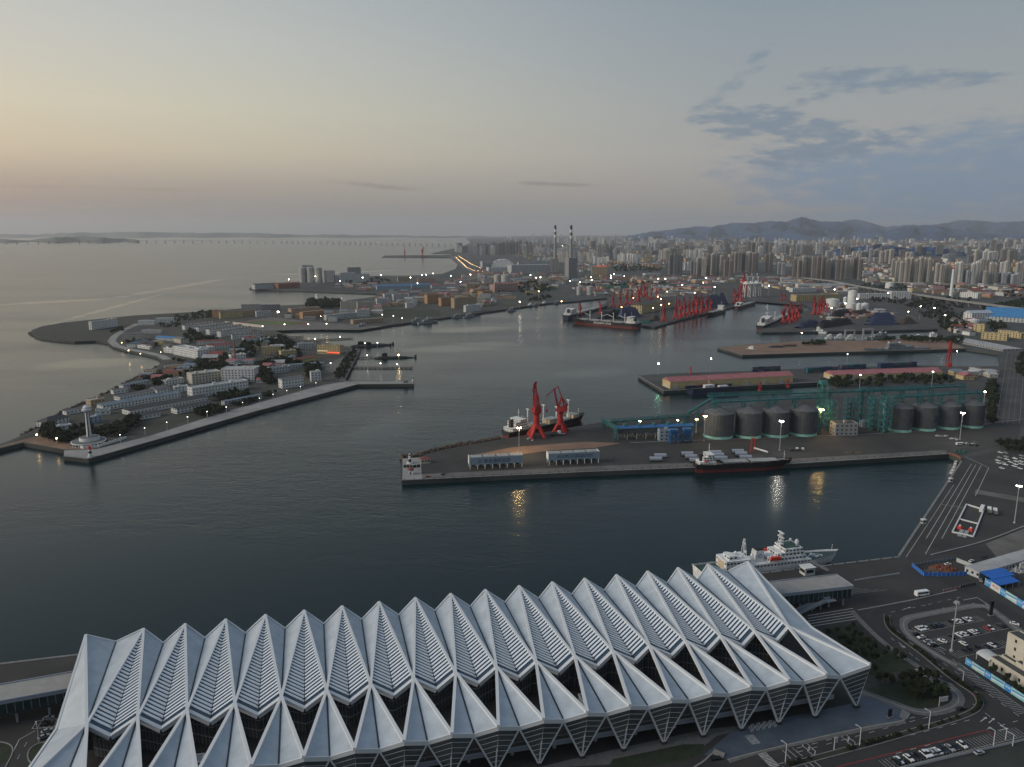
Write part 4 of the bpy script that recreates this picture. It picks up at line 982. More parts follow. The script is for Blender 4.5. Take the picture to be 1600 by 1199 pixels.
def heap(name, label, px, py, r0, h, m, n=60, cat='heap', seed=1):
    g = G(px, py); rnd = random.Random(seed); mb = MB()
    for _ in range(n):
        a, q = rnd.uniform(0, 6.28), math.sqrt(rnd.random()); x, y = g.x + r0 * q * cos(a) * 1.6, g.y + r0 * q * sin(a); hh = h * (1 - q * q) * rnd.uniform(.4, 1.1) + .3; s = rnd.uniform(.5, 1.5)
        mb.box((x, y, 4.02), (s * 2, s * 1.4, hh), rnd.uniform(0, 3), (rnd.uniform(.3, .8), rnd.uniform(.3, .8)))
    o = mb.build(name, m); tag(o, label, cat); return o
heap('rubble_heap', 'rusty brown heap of scrap inside the blue site fence', 1474, 889, 5, 2.6, 'rust', seed=2); heap('rubble_heap', 'dark heap of broken material behind the blue fence panels', 1462, 895, 5, 1.0, 'rubble', seed=3)
heap('rubble_heap', 'grey heap of netted rubble behind the long shed at the right edge', 1597, 890, 6, 4, 'roof_pale', n=90, seed=4)
def long_shed():
    c, l, rz, a, b = on_ground((1531, 905), (1640, 872)); n = Vector((-sin(rz), cos(rz), 0)); m = c + n * 5
    r = house((m.x, m.y, 4), l, 10, 4.2, rz, 'pale', 'pale', 'gable', 'long low pale roofed shed running off the right edge of the photo', name='shed', cat='shed', pitch=3.0, rh=.8, ww=1.4)
long_shed()
def blue_shed():
    for i, (x0, y0, x1, y1, d, h, lab) in enumerate(((1549, 915, 1585, 908, 9, 5.0, 'bright blue sheet roof shed behind the hoardings, back and higher one'), (1560, 923, 1593, 916, 7, 4.0, 'bright blue sheet roof shed behind the hoardings, front and lower one'))):
        c, l, rz, a, b = on_ground((x0, y0), (x1, y1)); n = Vector((-sin(rz), cos(rz), 0)); m = c + n * d / 2
        r = thing('open_shed', (m.x, m.y, 4), lab, 'shed', 'blue roofed sheds'); ca, sa = cos(rz), sin(rz)
        MB().plate([(a.x, a.y, 4 + h - .9), (b.x, b.y, 4 + h - .9), (b.x + n.x * d, b.y + n.y * d, 4 + h), (a.x + n.x * d, a.y + n.y * d, 4 + h)], .15).build('roof', 'hoarding_blue', r)
        for k in range(4):
            for e, hh in ((0, -1.0), (d, -.2)):
                p = a + (b - a) * ((k + .1) / 3.2) + n * e; MB().box((p.x, p.y, 4), (.2, .2, h + hh)).build('post', 'pole_grey', r)
        MB().bar((a.x + n.x * d, a.y + n.y * d, 4 + h / 2), (b.x + n.x * d, b.y + n.y * d, 4 + h / 2), .12, h * .9).build('back_wall', 'wall_blue', r)
blue_shed()
def hoarding(name, label, x0, y0, x1, y1, h, panels):
    a, b = G(x0, y0), G(x1, y1); rz = atan2(b.y - a.y, b.x - a.x); c = (a + b) / 2; r = thing(name, (c.x, c.y, 4.05), label, 'hoarding'); u = (b - a); k0 = 0; tot = sum(p[0] for p in panels)
    for wd, m, word, lm in panels:
        p, q = a + u * ((k0 + .02) / tot), a + u * ((k0 + wd - .02) / tot); k0 += wd; mid = (p + q) / 2; n = Vector((u.y, -u.x, 0)).normalized() * .12
        o = MB().bar((p.x, p.y, 4.2 + h / 2), (q.x, q.y, 4.2 + h / 2), .15, h).build('banner', m, r)
        MB().box((p.x, p.y, 4.05), (.25, .25, h + .3)).build('post', 'pole_white', r)
        if word: lettering(word, (q - p).length * .7, h * .3, (mid.x + n.x, mid.y + n.y, 4.2 + h * .6), rz, lm, o)
        else: # printed band of waves
            for z, mm in ((.35, 'letter_white'), (.6, 'hoarding_blue')): MB().bar((p.x + n.x, p.y + n.y, 4.2 + h * z), (q.x + n.x, q.y + n.y, 4.2 + h * (z + .12)), .03, h * .12).build('print', mm, o)
hoarding('hoarding', 'row of blue and white printed hoardings in front of the blue sheds', 1538.7, 914, 1612, 960, 4.2, [(2, 'banner_blue', '邮轮港', 'letter_white'), (3.4, 'banner_white', '青岛', 'letter_red'), (2, 'banner_blue', '邮轮港', 'letter_white'), (3.6, 'banner_aqua', None, None), (2, 'banner_blue', '邮轮港', 'letter_white'), (3, 'banner_aqua', None, None)])
hoarding('hoarding', 'row of blue and aqua printed hoardings in front of the cream building', 1508.7, 1038, 1612, 1106, 3.4, [(1.6, 'banner_blue', '港城', 'letter_white'), (3, 'banner_aqua', None, None), (1.7, 'banner_blue', '港城', 'letter_white'), (3, 'banner_aqua', None, None), (1.7, 'banner_blue', '港城', 'letter_white'), (3, 'banner_aqua', None, None), (1.5, 'banner_blue', '港城', 'letter_white')])
# cream building at the right edge
def cream_building():
    rz = atan2((G(1612, 1106) - G(1508.7, 1038)).y, (G(1612, 1106) - G(1508.7, 1038)).x); u = Vector((cos(rz), sin(rz), 0)); n = Vector((-sin(rz), cos(rz), 0)); o = G(1545, 1041)
    r = thing('cream_building', (o.x, o.y, 4), 'cream walled building with red tiled tower roofs at the right edge', 'building')
    def blk(t, d, l, w_, h, fl, z=4, pitch=5, roof='dark', nm='wall'):
        c = o + u * (t + l / 2) + n * (d + w_ / 2); b = MB().box((c.x, c.y, z), (l, w_, h), rz).build(nm, 'wall_cream', r); wn = MB(); windows(wn, (c.x, c.y, z), l, w_, h, rz, fl, pitch=pitch, wh=1.7, ww=1.1)
        wn.build('window', 'window_dark', b, kind='stuff'); MB().box((c.x, c.y, z + h + .01), (l - .7, w_ - .7, .1), rz).build('roof', 'roof_' + roof, b)
        q = [c + u * sx * (l / 2 - .18) + n * sy * (w_ / 2 - .18) for sx, sy in ((-1, -1), (1, -1), (1, 1), (-1, 1), (-1, -1))]; MB().path([Vector((p.x, p.y, z + h + .3)) for p in q], .36, .6).build('parapet', 'wall_cream', b); return c
    blk(0, 0, 34, 5.5, 4.8, 1, pitch=4.5); blk(1, 5.6, 8, 3.3, 5.4, 1); blk(9.1, 5.6, 3.8, 6.5, 6.5, 1); blk(0, 9, 10, 7, 16.5, 4, pitch=7); blk(10.1, 12.2, 24, 8, 12.5, 3)
    c = blk(13, 5.6, 8, 6.5, 14.5, 4, pitch=5); MB().hip((c.x, c.y, 19.2), (8, 6.5, 3.2), rz, .5).build('tower_roof', 'roof_red', r)
    c = o + u * 22 + n * 16.2; MB().gable((c.x, c.y, 16.6), (16, 8, 4.0), rz, .4).build('tiled_roof', 'roof_red', r)
    c = o + u * -3 + n * 3.0; pts = []
    mb = MB()
    for k in range(9):
        a = pi * k / 8; pts.append((-cos(a) * 4.2, sin(a) * 1.6))
    for (x0, z0), (x1, z1) in zip(pts, pts[1:]):
        p = [c + n * x0 - u * 4, c + n * x1 - u * 4, c + n * x1 + u * 4, c + n * x0 + u * 4]; mb.plate([Vector((p[0].x, p[0].y, 7.2 + z0)), Vector((p[1].x, p[1].y, 7.2 + z1)), Vector((p[2].x, p[2].y, 7.2 + z1)), Vector((p[3].x, p[3].y, 7.2 + z0))], .1)
    cn = mb.build('porch_roof', 'wall_pale', r)
    for sx in (-3.8, 3.8):
        for sy in (-3.8, 3.8): p = c + u * sx + n * sy; MB().box((p.x, p.y, 4), (.25, .25, 3.4)).build('porch_post', 'pole_white', cn)
cream_building()
for i, (x, y) in enumerate(((1551, 1056), (1571, 1070), (1585, 1078), (1592, 1082), (1598, 1088))): g = G(x, y); tree((g.x, g.y, 4), 'small rounded tree between the aqua hoardings and the cream building', 'trees before the cream building', .5)
# left of the terminal: apron under the bridge, small street
area('lawn', [(0, 1160), (18, 1164), (21, 1175), (10, 1190), (-20, 1200), (-60, 1190), (-30, 1165)], 'grass', 4.08); area('lawn', [(50, 1168), (62, 1162), (76, 1162), (60, 1200), (45, 1192), (42, 1180)], 'grass', 4.08)
kerb_line([(-30, 1158), (0, 1159), (18, 1164), (21, 1176), (8, 1200)], .5); kerb_line([(76, 1160), (62, 1161), (48, 1168), (42, 1180), (46, 1192), (60, 1200)], .5)
mk2 = MB()
for px in ([(55, 1142), (30, 1156), (22, 1172), (10, 1196)], [(50, 1139), (58, 1127), (95, 1123)], [(50, 1139), (88, 1136)]): line_strip(mk2, gpts(px), .3, 4.07)
for k in range(5): line_strip(mk2, gpts([(58 + k * 9, 1139 - k), (65 + k * 8, 1127 - k)]), .2, 4.07)
dashes(mk2, gpts([(42, 1160), (25, 1190)]), .2, 4.07); struct('road_marking', mk2, 'paint_white')
for i, (x, y, c) in enumerate(((72, 1133, 'black'), (76, 1124, 'silver'), (74, 1144, 'silver'), (69, 1153, 'silver'))):
    p = G(x, y); car(c, (p.x, p.y, 4.05), .3 + .2 * i, ['black car in a bay under the left boarding bridge', 'silver car beside the column of the left boarding bridge', 'silver car on the street left of the terminal, farther one', 'silver car on the street left of the terminal, nearer one'][i], None)
# guard booth on the ship's quay, small bollards
mat('bollard_black', (.02, .02, .02), .6)
bo = MB().cyl((0, 0, 0), .35, .28, .7, 8).cyl((0, 0, .7), .45, .4, .2, 8).mesh('bollard', 'bollard_black')
for k in range(34):
    p = T(tq - 6 - k * 9.0, dq - 1.6, 4.05); o = bpy.data.objects.new('bollard', bo); COL.objects.link(o); o.location = p; tag(o, 'small black mooring bollard in the row along the near quay edge', 'bollard', 'bollards along the near quay')
e0_, e1_ = G(632, 750), G(1480, 709.2)
for k in range(62):
    p = e0_ + (e1_ - e0_) * (k / 61) + Vector((0, -.4, .25)); o = bpy.data.objects.new('bollard', bo); COL.objects.link(o); o.location = p; tag(o, 'small black mooring bollard in the row along the grain pier edge', 'bollard', 'bollards along the grain pier')
def booth(px, py, s, label, h=3.0):
    g = G(px, py); r = thing('booth', (g.x, g.y, 4.05), label, 'booth'); MB().box((g.x, g.y, 4.05), (s, s * .8, h), TH).build('wall', 'wall_pale', r)
    wn = MB(); windows(wn, (g.x, g.y, 4.05), s, s * .8, h, TH, 1, pitch=s, ww=s * .7, wh=h * .4); wn.build('window', 'window_dark', r); MB().box((g.x, g.y, 4.05 + h), (s * 1.15, s * .95, .25), TH).build('roof', 'wall_white', r)
booth(1261, 897, 7, 'square glazed booth with white roof on the quay beside the patrol ship', 5)
booth(1442.4, 818, 3, 'small white booth at the edge of the right quay, nearer one'); booth(1485, 753, 3, 'small white booth at the edge of the right quay, farther one')
# ------------------------------------------------------------------ ships, cranes, silos, lattice work
def zat(p, py):
    """height at which an upright at world (x, y) crosses the photograph row py"""
    v = py - CY0; D = v * CP + FPX * SP; F = FPX * CP - v * SP
    return CAMH - p[1] * D / F
for n_, c_ in (('hull_black', (.012, .013, .016)), ('hull_navy', (.015, .022, .05)), ('hull_red', (.13, .022, .02)), ('hull_white', (.70, .70, .69)), ('hull_grey', (.20, .23, .25)), ('hull_green', (.02, .09, .06)), ('deck_green', (.035, .075, .06)), ('deck_grey', (.12, .125, .125)), ('deck_red', (.16, .055, .035)), ('hatch_grey', (.30, .30, .285)), ('hatch_tan', (.50, .38, .25)), ('ship_white', (.68, .67, .64)), ('boat_red', (.50, .035, .02)), ('crane_red', (.36, .016, .014)), ('crane_dark', (.20, .012, .02)), ('mast_buff', (.55, .47, .38)), ('teal_steel', (.032, .155, .165)), ('teal_dark', (.02, .10, .105)), ('blue_steel', (.03, .12, .28)), ('mint', (.26, .52, .42)), ('silo_grey', (.068, .074, .08)), ('silo_roof', (.10, .104, .108)), ('silo_pale', (.36, .36, .34)), ('box_blue', (.022, .04, .10)), ('box_teal', (.02, .10, .10)), ('box_red', (.22, .03, .025)), ('box_grey', (.10, .10, .105)), ('sub_black', (.010, .011, .013))):
    mat(n_, c_, .55 if 'hull' in n_ else .7, var=.24, scale=.22)
def hull_mesh(L, B, D, bow=.28, stern=.10, sheer=1.6, rake=.06, z0=-1.2, z1=None):
    """ship's hull, stern at -L/2, bow at +L/2; returns MB between heights z0 and z1"""
    mb = MB(); n = 16; lv = 5; rows = []
    z1 = D if z1 is None else z1
    for i in range(n + 1):
        x = -L / 2 + L * i / n; f = i / n; row = []
        for j in range(lv):
            g = j / (lv - 1); z = z0 + (z1 - z0) * g; zz = max(0, min(1, (z + 1.2) / (D + 1.2)))
            br = bow * (1.25 - .4 * zz); hb = 1.0
            if f > 1 - br: q = (f - 1 + br) / br; hb = max(.015, 1 - q ** (1.7 + .9 * zz))
            if f < stern: q = 1 - f / stern; hb = min(hb, 1 - (.45 - .25 * zz) * q * q)
            sh = sheer * max(0, (f - .6) / .4) ** 2 * zz + sheer * .35 * max(0, (.2 - f) / .2) ** 2 * zz
            row.append((x + rake * L * max(0, (f - .75) / .25) * (zz - .5), hb * B / 2 * (.9 + .1 * zz), z + sh))
        rows.append(row)
    v = []
    for r in rows: v += [(x, -y, z) for x, y, z in r] + [(x, y, z) for x, y, z in r]
    k = 2 * lv; f_ = []
    for i in range(n):
        a, b = i * k, (i + 1) * k
        for j in range(lv - 1):
            f_.append((a + j, b + j, b + j + 1, a + j + 1)); f_.append((b + lv + j, a + lv + j, a + lv + j + 1, b + lv + j + 1))
    f_.append(tuple(range(lv)) + tuple(range(2 * lv - 1, lv - 1, -1)))
    mb.poly(v, f_); return mb, rows
def ship_hull(root, L, B, D, top, low=None, deck='deck_grey', zlow=1.0, bulwark=1.0, **k):
    """adds hull, boot topping and deck to a ship"""
    if low:
        m1, _ = hull_mesh(L, B, D, z1=zlow, **k); m1.build('boot_topping', low, root)
        m2, rows = hull_mesh(L, B, D, z0=zlow, **k)
    else: m2, rows = hull_mesh(L, B, D, **k)
    m2.build('hull', top, root); d = MB(); pts = [r[-1] for r in rows]
    left = [(x, -y * .97, z - bulwark) for x, y, z in pts]; right = [(x, y * .97, z - bulwark) for x, y, z in pts]
    for i in range(len(pts) - 1): d.face([left[i], left[i + 1], right[i + 1], right[i]])
    d.build('deck', deck, root); return pts
def block(root, name, m, x, y, z, l, w_, h, win=None, top=(1, 1), parent=None):
    b = MB().box((x, y, z), (l, w_, h), 0, top).build(name, m, root)
    if win:
        wn = MB(); windows(wn, (x, y, z), l, w_, h, 0, win, pitch=2.4, ww=1.5, wh=min(1.0, h / win * .45)); wn.build('window', 'window_dark', b, kind='stuff')
    return b
def mast_pole(root, x, y, z, h, m='ship_white', r=.3, arms=2):
    p = MB().cyl((x, y, z), r, r * .5, h, 6)
    for k in range(arms): p.bar((x, y - 1.6 + .4 * k, z + h * (.62 + .2 * k)), (x, y + 1.6 - .4 * k, z + h * (.62 + .2 * k)), .22)
    p.ball((x, y, z + h * .93), .45, n=6, m=4); return p.build('mast', m, root)
def cargo_ship(name, label, stern, bow, B, D, colours, holds, house=(0.02, .12, 4), cranes=(), z=0.0, cat='cargo ship', text=None, lit=False):
    """stern and bow: world points at the waterline; colours = (hull, boot, deck, hatch)"""
    s, b = Vector(stern), Vector(bow); L = (b - s).xy.length; c = (s + b) / 2; rz = atan2(b.y - s.y, b.x - s.x)
    r = thing(name, (0, 0, 0), label, cat); pts = ship_hull(r, L, B, D, colours[0], colours[1], colours[2], zlow=D * .38)
    dz = D - 1.0; hx0, hl, fl = house; x0 = -L / 2 + hx0 * L; l = hl * L
    hb = block(r, 'deckhouse', 'ship_white', x0 + l / 2, 0, dz, l, B * .86, fl * .45 * 2.6, max(1, round(fl * .45)))
    z_ = dz + fl * .45 * 2.6; block(r, 'bridge_deck', 'ship_white', x0 + l * .58, 0, z_, l * .7, B * .78, fl * .55 * 2.6, max(1, round(fl * .55)))
    z2 = z_ + fl * .55 * 2.6; block(r, 'wheelhouse', 'ship_white', x0 + l * .66, 0, z2, l * .42, B * .95, 2.4, 1)
    MB().box((x0 + l * .2, 0, z_), (l * .2, B * .22, fl * .55 * 2.6 + 2.2), 0, (.8, .9)).build('funnel', colours[0], r)
    mast_pole(r, x0 + l * .66, 0, z2 + 2.4, 6 + fl)
    for sy in (-1, 1): MB().ball((x0 + l * .35, sy * B * .42, z_ + .8), 1.6, .9, 8, 4).build('lifeboat', 'boat_red', r)
    for f0, f1, up in holds:
        xa, xb = -L / 2 + f0 * L, -L / 2 + f1 * L; co = MB().box(((xa + xb) / 2, 0, dz), (xb - xa, B * .66, 1.2 + up)).build('hatch_coaming', colours[3], r)
        k = max(2, int((xb - xa) / 6)); hm = MB()
        for j in range(k): hm.box((xa + (xb - xa) * (j + .5) / k, 0, dz + 1.2 + up), ((xb - xa) / k * .94, B * .7, .45))
        hm.build('hatch_cover', 'hatch_grey', co, kind='stuff')
    for f, h, jl, ja in cranes:
        x = -L / 2 + f * L; p = MB().cyl((x, 0, dz), .9, .7, h, 8).build('crane_post', 'ship_white', r)
        MB().bar((x, 0, dz + h * .55), (x + jl * cos(ja), jl * sin(ja) * .4, dz + h * .55 + jl * .35), .7).build('derrick', 'ship_white', p)
        MB().box((x, 0, dz + h), (1.6, 4.6, .8)).build('crosstree', 'ship_white', p)
    block(r, 'forecastle', colours[0], L * .42, 0, dz, L * .08, B * .45, 1.8); mast_pole(r, L * .44, 0, dz + 1.5, 8, 'ship_white', .25, 1)
    rl = MB()
    for sy in (-1, 1):
        q = [(x, sy * y * .97, zz + .9) for x, y, zz in pts[:13]]; rl.path(q, .12)
        for (x, y, zz) in q: rl.bar((x, y, zz - .9), (x, y, zz), .1)
    rl.build('railing', 'ship_white', r, kind='stuff')
    if text:
        body, f, w_, h, sy = text; lettering(body, w_, h, (-L / 2 + f * L, sy * (B / 2 + .12), D * .66), 0 if sy < 0 else pi, 'letter_white', r)
    r.location = (c.x, c.y, z); r.rotation_euler = (0, 0, rz); return r
def portal_crane(dark=False):
    """level luffing harbour crane about 50 m tall, jib over +x"""
    def f():
        m = 'crane_red'; r = thing('harbour_crane', (0, 0, 0), 'x', 'crane')
        for sx in (-1, 1):
            for sy in (-1, 1):
                lg = MB().bar((sx * 6.2, sy * 6.2, .9), (sx * 1.7, sy * 1.7, 10.5), 2.8, 2.2).build('leg', m, r); MB().box((sx * 6.2, sy * 6.2, 0), (3.6, 1.5, 1.3)).build('bogie', m, lg)
        for s in (-1, 1): MB().bar((-6.2, s * 6.2, 2.4), (6.2, s * 6.2, 2.4), 1.6, 2.0).build('sill_beam', m, r)
        MB().lathe((0, 0, 0), [(4.2, 8.4), (3.0, 12), (2.5, 20.5), (3.6, 22.0)], 14).build('column', m, r)
        MB().cyl((0, 0, 22), 4.0, 4.2, 1.0, 16).cyl((0, 0, 23), 3.9, 3.9, .25, 16).build('slewing_ring', 'crane_red', r)
        hs = MB().box((-2.6, 0, 23.2), (8.4, 6.0, 4.6), 0, (.95, .95)).build('machine_house', m, r); MB().box((-5.9, 0, 24), (2.4, 5.2, 5.4)).build('counterweight', 'crane_dark', hs)
        cb = MB().box((3.6, 2.4, 23.4), (2.6, 2.0, 2.6), 0, (.9, .9)).build('cab', m, r); MB().box((4.92, 2.4, 24.2), (.1, 1.6, 1.3)).build('window', 'window_dark', cb)
        fr = MB()
        for s in (-1, 1): fr.bar((2.2, s * 2.2, 27), (-.8, s * .9, 39), 1.1); fr.bar((-4.0, s * 2.2, 27.5), (-.8, s * .9, 39), .9); fr.bar((-.9, s * 2.2, 31), (1.2, s * 1.7, 31), .4)
        fr.bar((-.8, -1.2, 39), (-.8, 1.2, 39), .8); fr.build('a_frame', m, r)
        jb = MB(); tip = (7.5, 0, 47.5)
        for s in (-1, 1):
            jb.bar((2.6, s * 1.9, 26), (tip[0], s * .7, tip[2]), 1.25)
            for k in range(7):
                a, b = k / 7, (k + 1) / 7; jb.bar((2.6 + 4.9 * a, s * (1.9 - 1.2 * a), 26 + 21.5 * a), (2.6 + 4.9 * b, -s * (1.9 - 1.2 * b), 26 + 21.5 * b), .4)
        jb.build('jib', 'crane_dark', r)
        n_ = MB()
        for s in (-1, 1): n_.bar((tip[0] - 4.5, s * .6, tip[2] + 1.8), (tip[0] + 7.5, s * .35, tip[2] - 8.5), .95)
        n_.bar((tip[0] - 4.5, -.8, tip[2] + 1.8), (tip[0] - 4.5, .8, tip[2] + 1.8), .8); n_.build('fly_jib', 'crane_dark', r)
        MB().bar((-.8, 0, 39), (tip[0] - 4.5, 0, tip[2] + 1.8), .8).build('stay', 'crane_dark', r); MB().bar((-1.2, 0, 38), (-6.2, 0, 31), 1.0).box((-6.4, 0, 28.8), (2.6, 3.2, 2.8)).build('balance_arm', 'crane_dark', r)
        MB().bar((tip[0] + 7.5, 0, tip[2] - 8.5), (tip[0] + 7.5, 0, 24), .2).box((tip[0] + 7.5, 0, 21.5), (2.2, 2.4, 2.6), .4, (.6, .5)).build('grab', 'crane_dark', r)
        return r
    return f
def crane(p, rz, label, group='red harbour cranes along the berths', s=1.0):
    return place('portal_crane', portal_crane(), (p[0], p[1], p[2]), rz, label, group, scale=s)
def silo(name, label, px0, px1, py, eave, roofh, wall='silo_grey', roof='silo_roof', band='mint', n=28, group=None, ribs=True):
    """upright bin whose left and right edges stand at pixel columns px0, px1 and whose near foot is at row py"""
    a, b = G(px0, py), G(px1, py); rad = (b - a).length / 2; c = (a + b) / 2; u = Vector((c.x, c.y, 0)).normalized(); c = c + u * rad * .97
    rad *= 1.0 + rad / c.y * .5; h = zat((c.x, c.y - rad * .3), eave) - 4
    r = thing(name, (c.x, c.y, 4), label, 'silo', group); FOOT.append((c.x, c.y, rad * 2, rad * 2, 0))
    if band: MB().cyl((c.x, c.y, 4), rad * 1.02, rad * 1.02, 2.6, n).build('base_ring', band, r)
    w_ = MB().cyl((c.x, c.y, 4 + (2.6 if band else 0)), rad, rad, h - (2.6 if band else 0), n).build('wall', wall, r)
    if ribs:
        q = MB()
        for k in range(n): t = 2 * pi * (k + .5) / n; q.bar((c.x + rad * cos(t), c.y + rad * sin(t), 6.6), (c.x + rad * cos(t), c.y + rad * sin(t), 4 + h), .35)
        q.build('stiffener', wall, w_, kind='stuff')
    MB().lathe((c.x, c.y, 4 + h), [(rad * 1.015, -.5), (rad * 1.015, 0), (rad * .12, roofh), (rad * .12, roofh + 1.2)], n).build('roof', roof, r)
    r['rad'] = rad; return r, c, rad, h
def lattice(root, name, m, c, l, w_, z0, z1, rz=0.0, bays_=4, t=.5, floors=True):
    """open framed tower: posts, ring beams and diagonals as parts of root"""
    u = Vector((cos(rz), sin(rz), 0)); n = Vector((-sin(rz), cos(rz), 0)); c = Vector((c[0], c[1], 0)); q = [c + u * sx * l / 2 + n * sy * w_ / 2 for sx, sy in ((-1, -1), (1, -1), (1, 1), (-1, 1))]
    for p in q: MB().bar((p.x, p.y, z0), (p.x, p.y, z1), t).build('post', m, root)
    br = MB(); H = (z1 - z0) / bays_
    for j in range(bays_):
        for i in range(4):
            a, b = q[i], q[(i + 1) % 4]; za, zb = z0 + H * j, z0 + H * (j + 1); br.bar((a.x, a.y, zb), (b.x, b.y, zb), t * .8)
            if (i + j) % 2: a, b = b, a
            br.bar((a.x, a.y, za), (b.x, b.y, zb), t * .5)
    return br.build(name, m, root, kind='stuff')
def gallery(name, label, a, b, wd, ht, m='teal_steel', cat='conveyor', supports=(), floor_z=4.0, group=None):
    """trussed conveyor gallery from a to b on lattice trestles at the fractions given"""
    a, b = Vector(a), Vector(b); c = (a + b) / 2; r = thing(name, (c.x, c.y, floor_z), label, cat, group); d = (b - a); n = Vector((-d.y, d.x, 0)).normalized() * wd / 2; up = Vector((0, 0, ht)); k = max(2, int(d.length / (ht * 1.6)))
    MB().plate([a - n, b - n, b + n, a + n], .3).build('deck', 'teal_dark', r)
    MB().bar(a + up * .25, b + up * .2, wd * .4, ht * .25).build('belt_cover', m, r)
    for s in (-1, 1):
        MB().bar(a + n * s, b + n * s, .38).build('chord', m, r); MB().bar(a + n * s + up, b + n * s + up, .38).build('chord', m, r); w_ = MB()
        for j in range(k):
            p, q = a + d * (j / k) + n * s, a + d * ((j + 1) / k) + n * s; w_.bar(p, p + up, .3)
            if j % 2: w_.bar(p + up, q, .28)
            else: w_.bar(p, q + up, .28)
        w_.bar(b + n * s, b + n * s + up, .3).build('web', m, r, kind='stuff')
    for f in supports:
        p = a + d * f; lattice(r, 'trestle_bracing', m, p, 3.2, wd, floor_z, p.z, atan2(d.y, d.x), max(2, int((p.z - floor_z) / 7)), .55)
    return r
# ------------------------------------------------------------------ the patrol ship, the right quay and the grain pier
def patrol_ship():
    s, b = T(0, 0), T(0, 0); bt = G(1312, 868, 7.5); tb = (bt - T(0, 0)).xy.dot(Vector((CT, ST))); L = 98.0; B = 15.0; d0 = dq + 1.2 + B / 2; cx = tb - L / 2 - 1
    r = thing('patrol_ship', (0, 0, 0), 'white patrol ship with orange lifeboats and blue bow stripes moored behind the terminal', 'patrol ship')
    pts = ship_hull(r, L, B, 7.0, 'hull_white', 'hull_navy', 'deck_green', zlow=.9, bulwark=1.1, bow=.36, sheer=2.6, rake=.07)
    z = 5.9
    w1 = block(r, 'deckhouse', 'hull_white', 4, 0, z, 46, B * .92, 2.8, 1); block(r, 'upper_deckhouse', 'hull_white', 11, 0, z + 2.8, 26, B * .82, 2.7, 1); block(r, 'bridge_deck', 'hull_white', 13, 0, z + 5.5, 19, B * .78, 2.6, 1)
    wh = block(r, 'wheelhouse', 'hull_white', 15, 0, z + 8.1, 13, B * .85, 2.6, 1, (.93, .95)); MB().box((14.5, 0, z + 10.72), (11, B * .7, .1)).build('bridge_roof', 'deck_green', wh)
    block(r, 'hangar', 'hull_white', -24, 0, z, 17, B * .86, 6.6, 2); block(r, 'hangar_control', 'hull_white', -27, -2, z + 6.6, 6, 6, 2.4, 1, (.85, .85)); MB().box((-32.55, 0, z + .3), (.12, 7, 5)).build('hangar_door', 'hatch_tan', r)
    MB().cyl((-26.5, 3.5, z + 6.6), 2.6, 2.6, 1.2, 12).build('gun_tub', 'hull_white', r)
    fn = block(r, 'funnel', 'hull_white', -7, 0, z + 2.8, 6.5, 6, 7.2, None, (.8, .85)); MB().box((-7, 0, z + 10.0), (5.0, 5.0, 1.0), 0, (.9, .9)).build('funnel_cap', 'hull_black', fn)
    a, f = 1.1, -1.0; MB().lathe((-7, -2.78, z + 6.4), [(1.0, -.02), (1.05, 0)], 10).build('emblem_backing', 'hull_white', fn)
    em = MB()
    for k in range(12): t0, t1 = 2 * pi * k / 12, 2 * pi * (k + .8) / 12; em.bar((-7 + 1.2 * cos(t0), -2.95, z + 6.6 + 1.2 * sin(t0)), (-7 + 1.2 * cos(t1), -2.95, z + 6.6 + 1.2 * sin(t1)), .22)
    em.bar((-7, -2.95, z + 5.9), (-7, -2.95, z + 7.4), .22).bar((-7.6, -2.95, z + 6.1), (-6.4, -2.95, z + 6.1), .2); em.build('emblem', 'blue_steel', fn)
    for sy in (-1, 1):
        lb = poly_extrude([(-4, 0), (-3.2, -1.1), (3.2, -1.1), (4, 0), (3.4, .9), (-3.4, .9)], 2.4); lb.v = [(x + 1.5, y + sy * (B * .44), zz + z + 5.6) for x, y, zz in lb.v]; o = lb.build('lifeboat', 'boat_red', r)
        dv = MB()
        for x in (-2, 5): dv.bar((x, sy * B * .40, z + 2.8), (x, sy * B * .46, z + 7.4), .35).bar((x, sy * B * .46, z + 7.4), (x, sy * B * .40, z + 7.6), .3)
        dv.build('davit', 'hull_white', r, kind='stuff')
    tm = MB(); x0 = 9.0; zt = z + 8.1
    for sx in (-1, 1):
        for sy in (-1, 1): tm.bar((x0 + sx * 1.5, sy * 1.5, zt), (x0 + sx * .6, sy * .6, zt + 11), .3)
    for k in range(5): tm.box((x0, 0, zt + 1.5 + 2.2 * k), (3.0 - .4 * k, 3.0 - .4 * k, .3))
    tm.build('lattice_mast', 'hull_white', r); MB().box((x0, 0, zt + 11.2), (1.2, 5.6, .5)).box((x0, 0, zt + 8.4), (1, 6.5, .35)).build('radar', 'hull_white', r)
    ma = MB()
    for sx, sy in ((-1, -1), (1, -1), (1, 1), (-1, 1)): ma.bar((-17 + sx * 1.3, sy * 1.3, z + 6.6), (-17 + sx * .3, sy * .3, z + 18), .25)
    for k in range(6): ma.bar((-18.2 + .15 * k, -1.2 + .15 * k, z + 7.5 + 1.7 * k), (-15.8 - .15 * k, 1.2 - .15 * k, z + 8.6 + 1.7 * k), .2)
    ma.bar((-17, -2, z + 15), (-17, 2, z + 15), .3); ma.build('aft_mast', 'hull_white', r)
    MB().ball((19, -2.6, z + 13.2), 1.4, 2.0, 10, 6).cyl((19, -2.6, z + 10.7), .5, .5, 1.2, 6).build('radome', 'hull_white', r); MB().ball((19, 4.2, z + 12.2), .9).cyl((19, 4.2, z + 10.7), .3, .3, 1, 6).build('radome', 'hull_white', r)
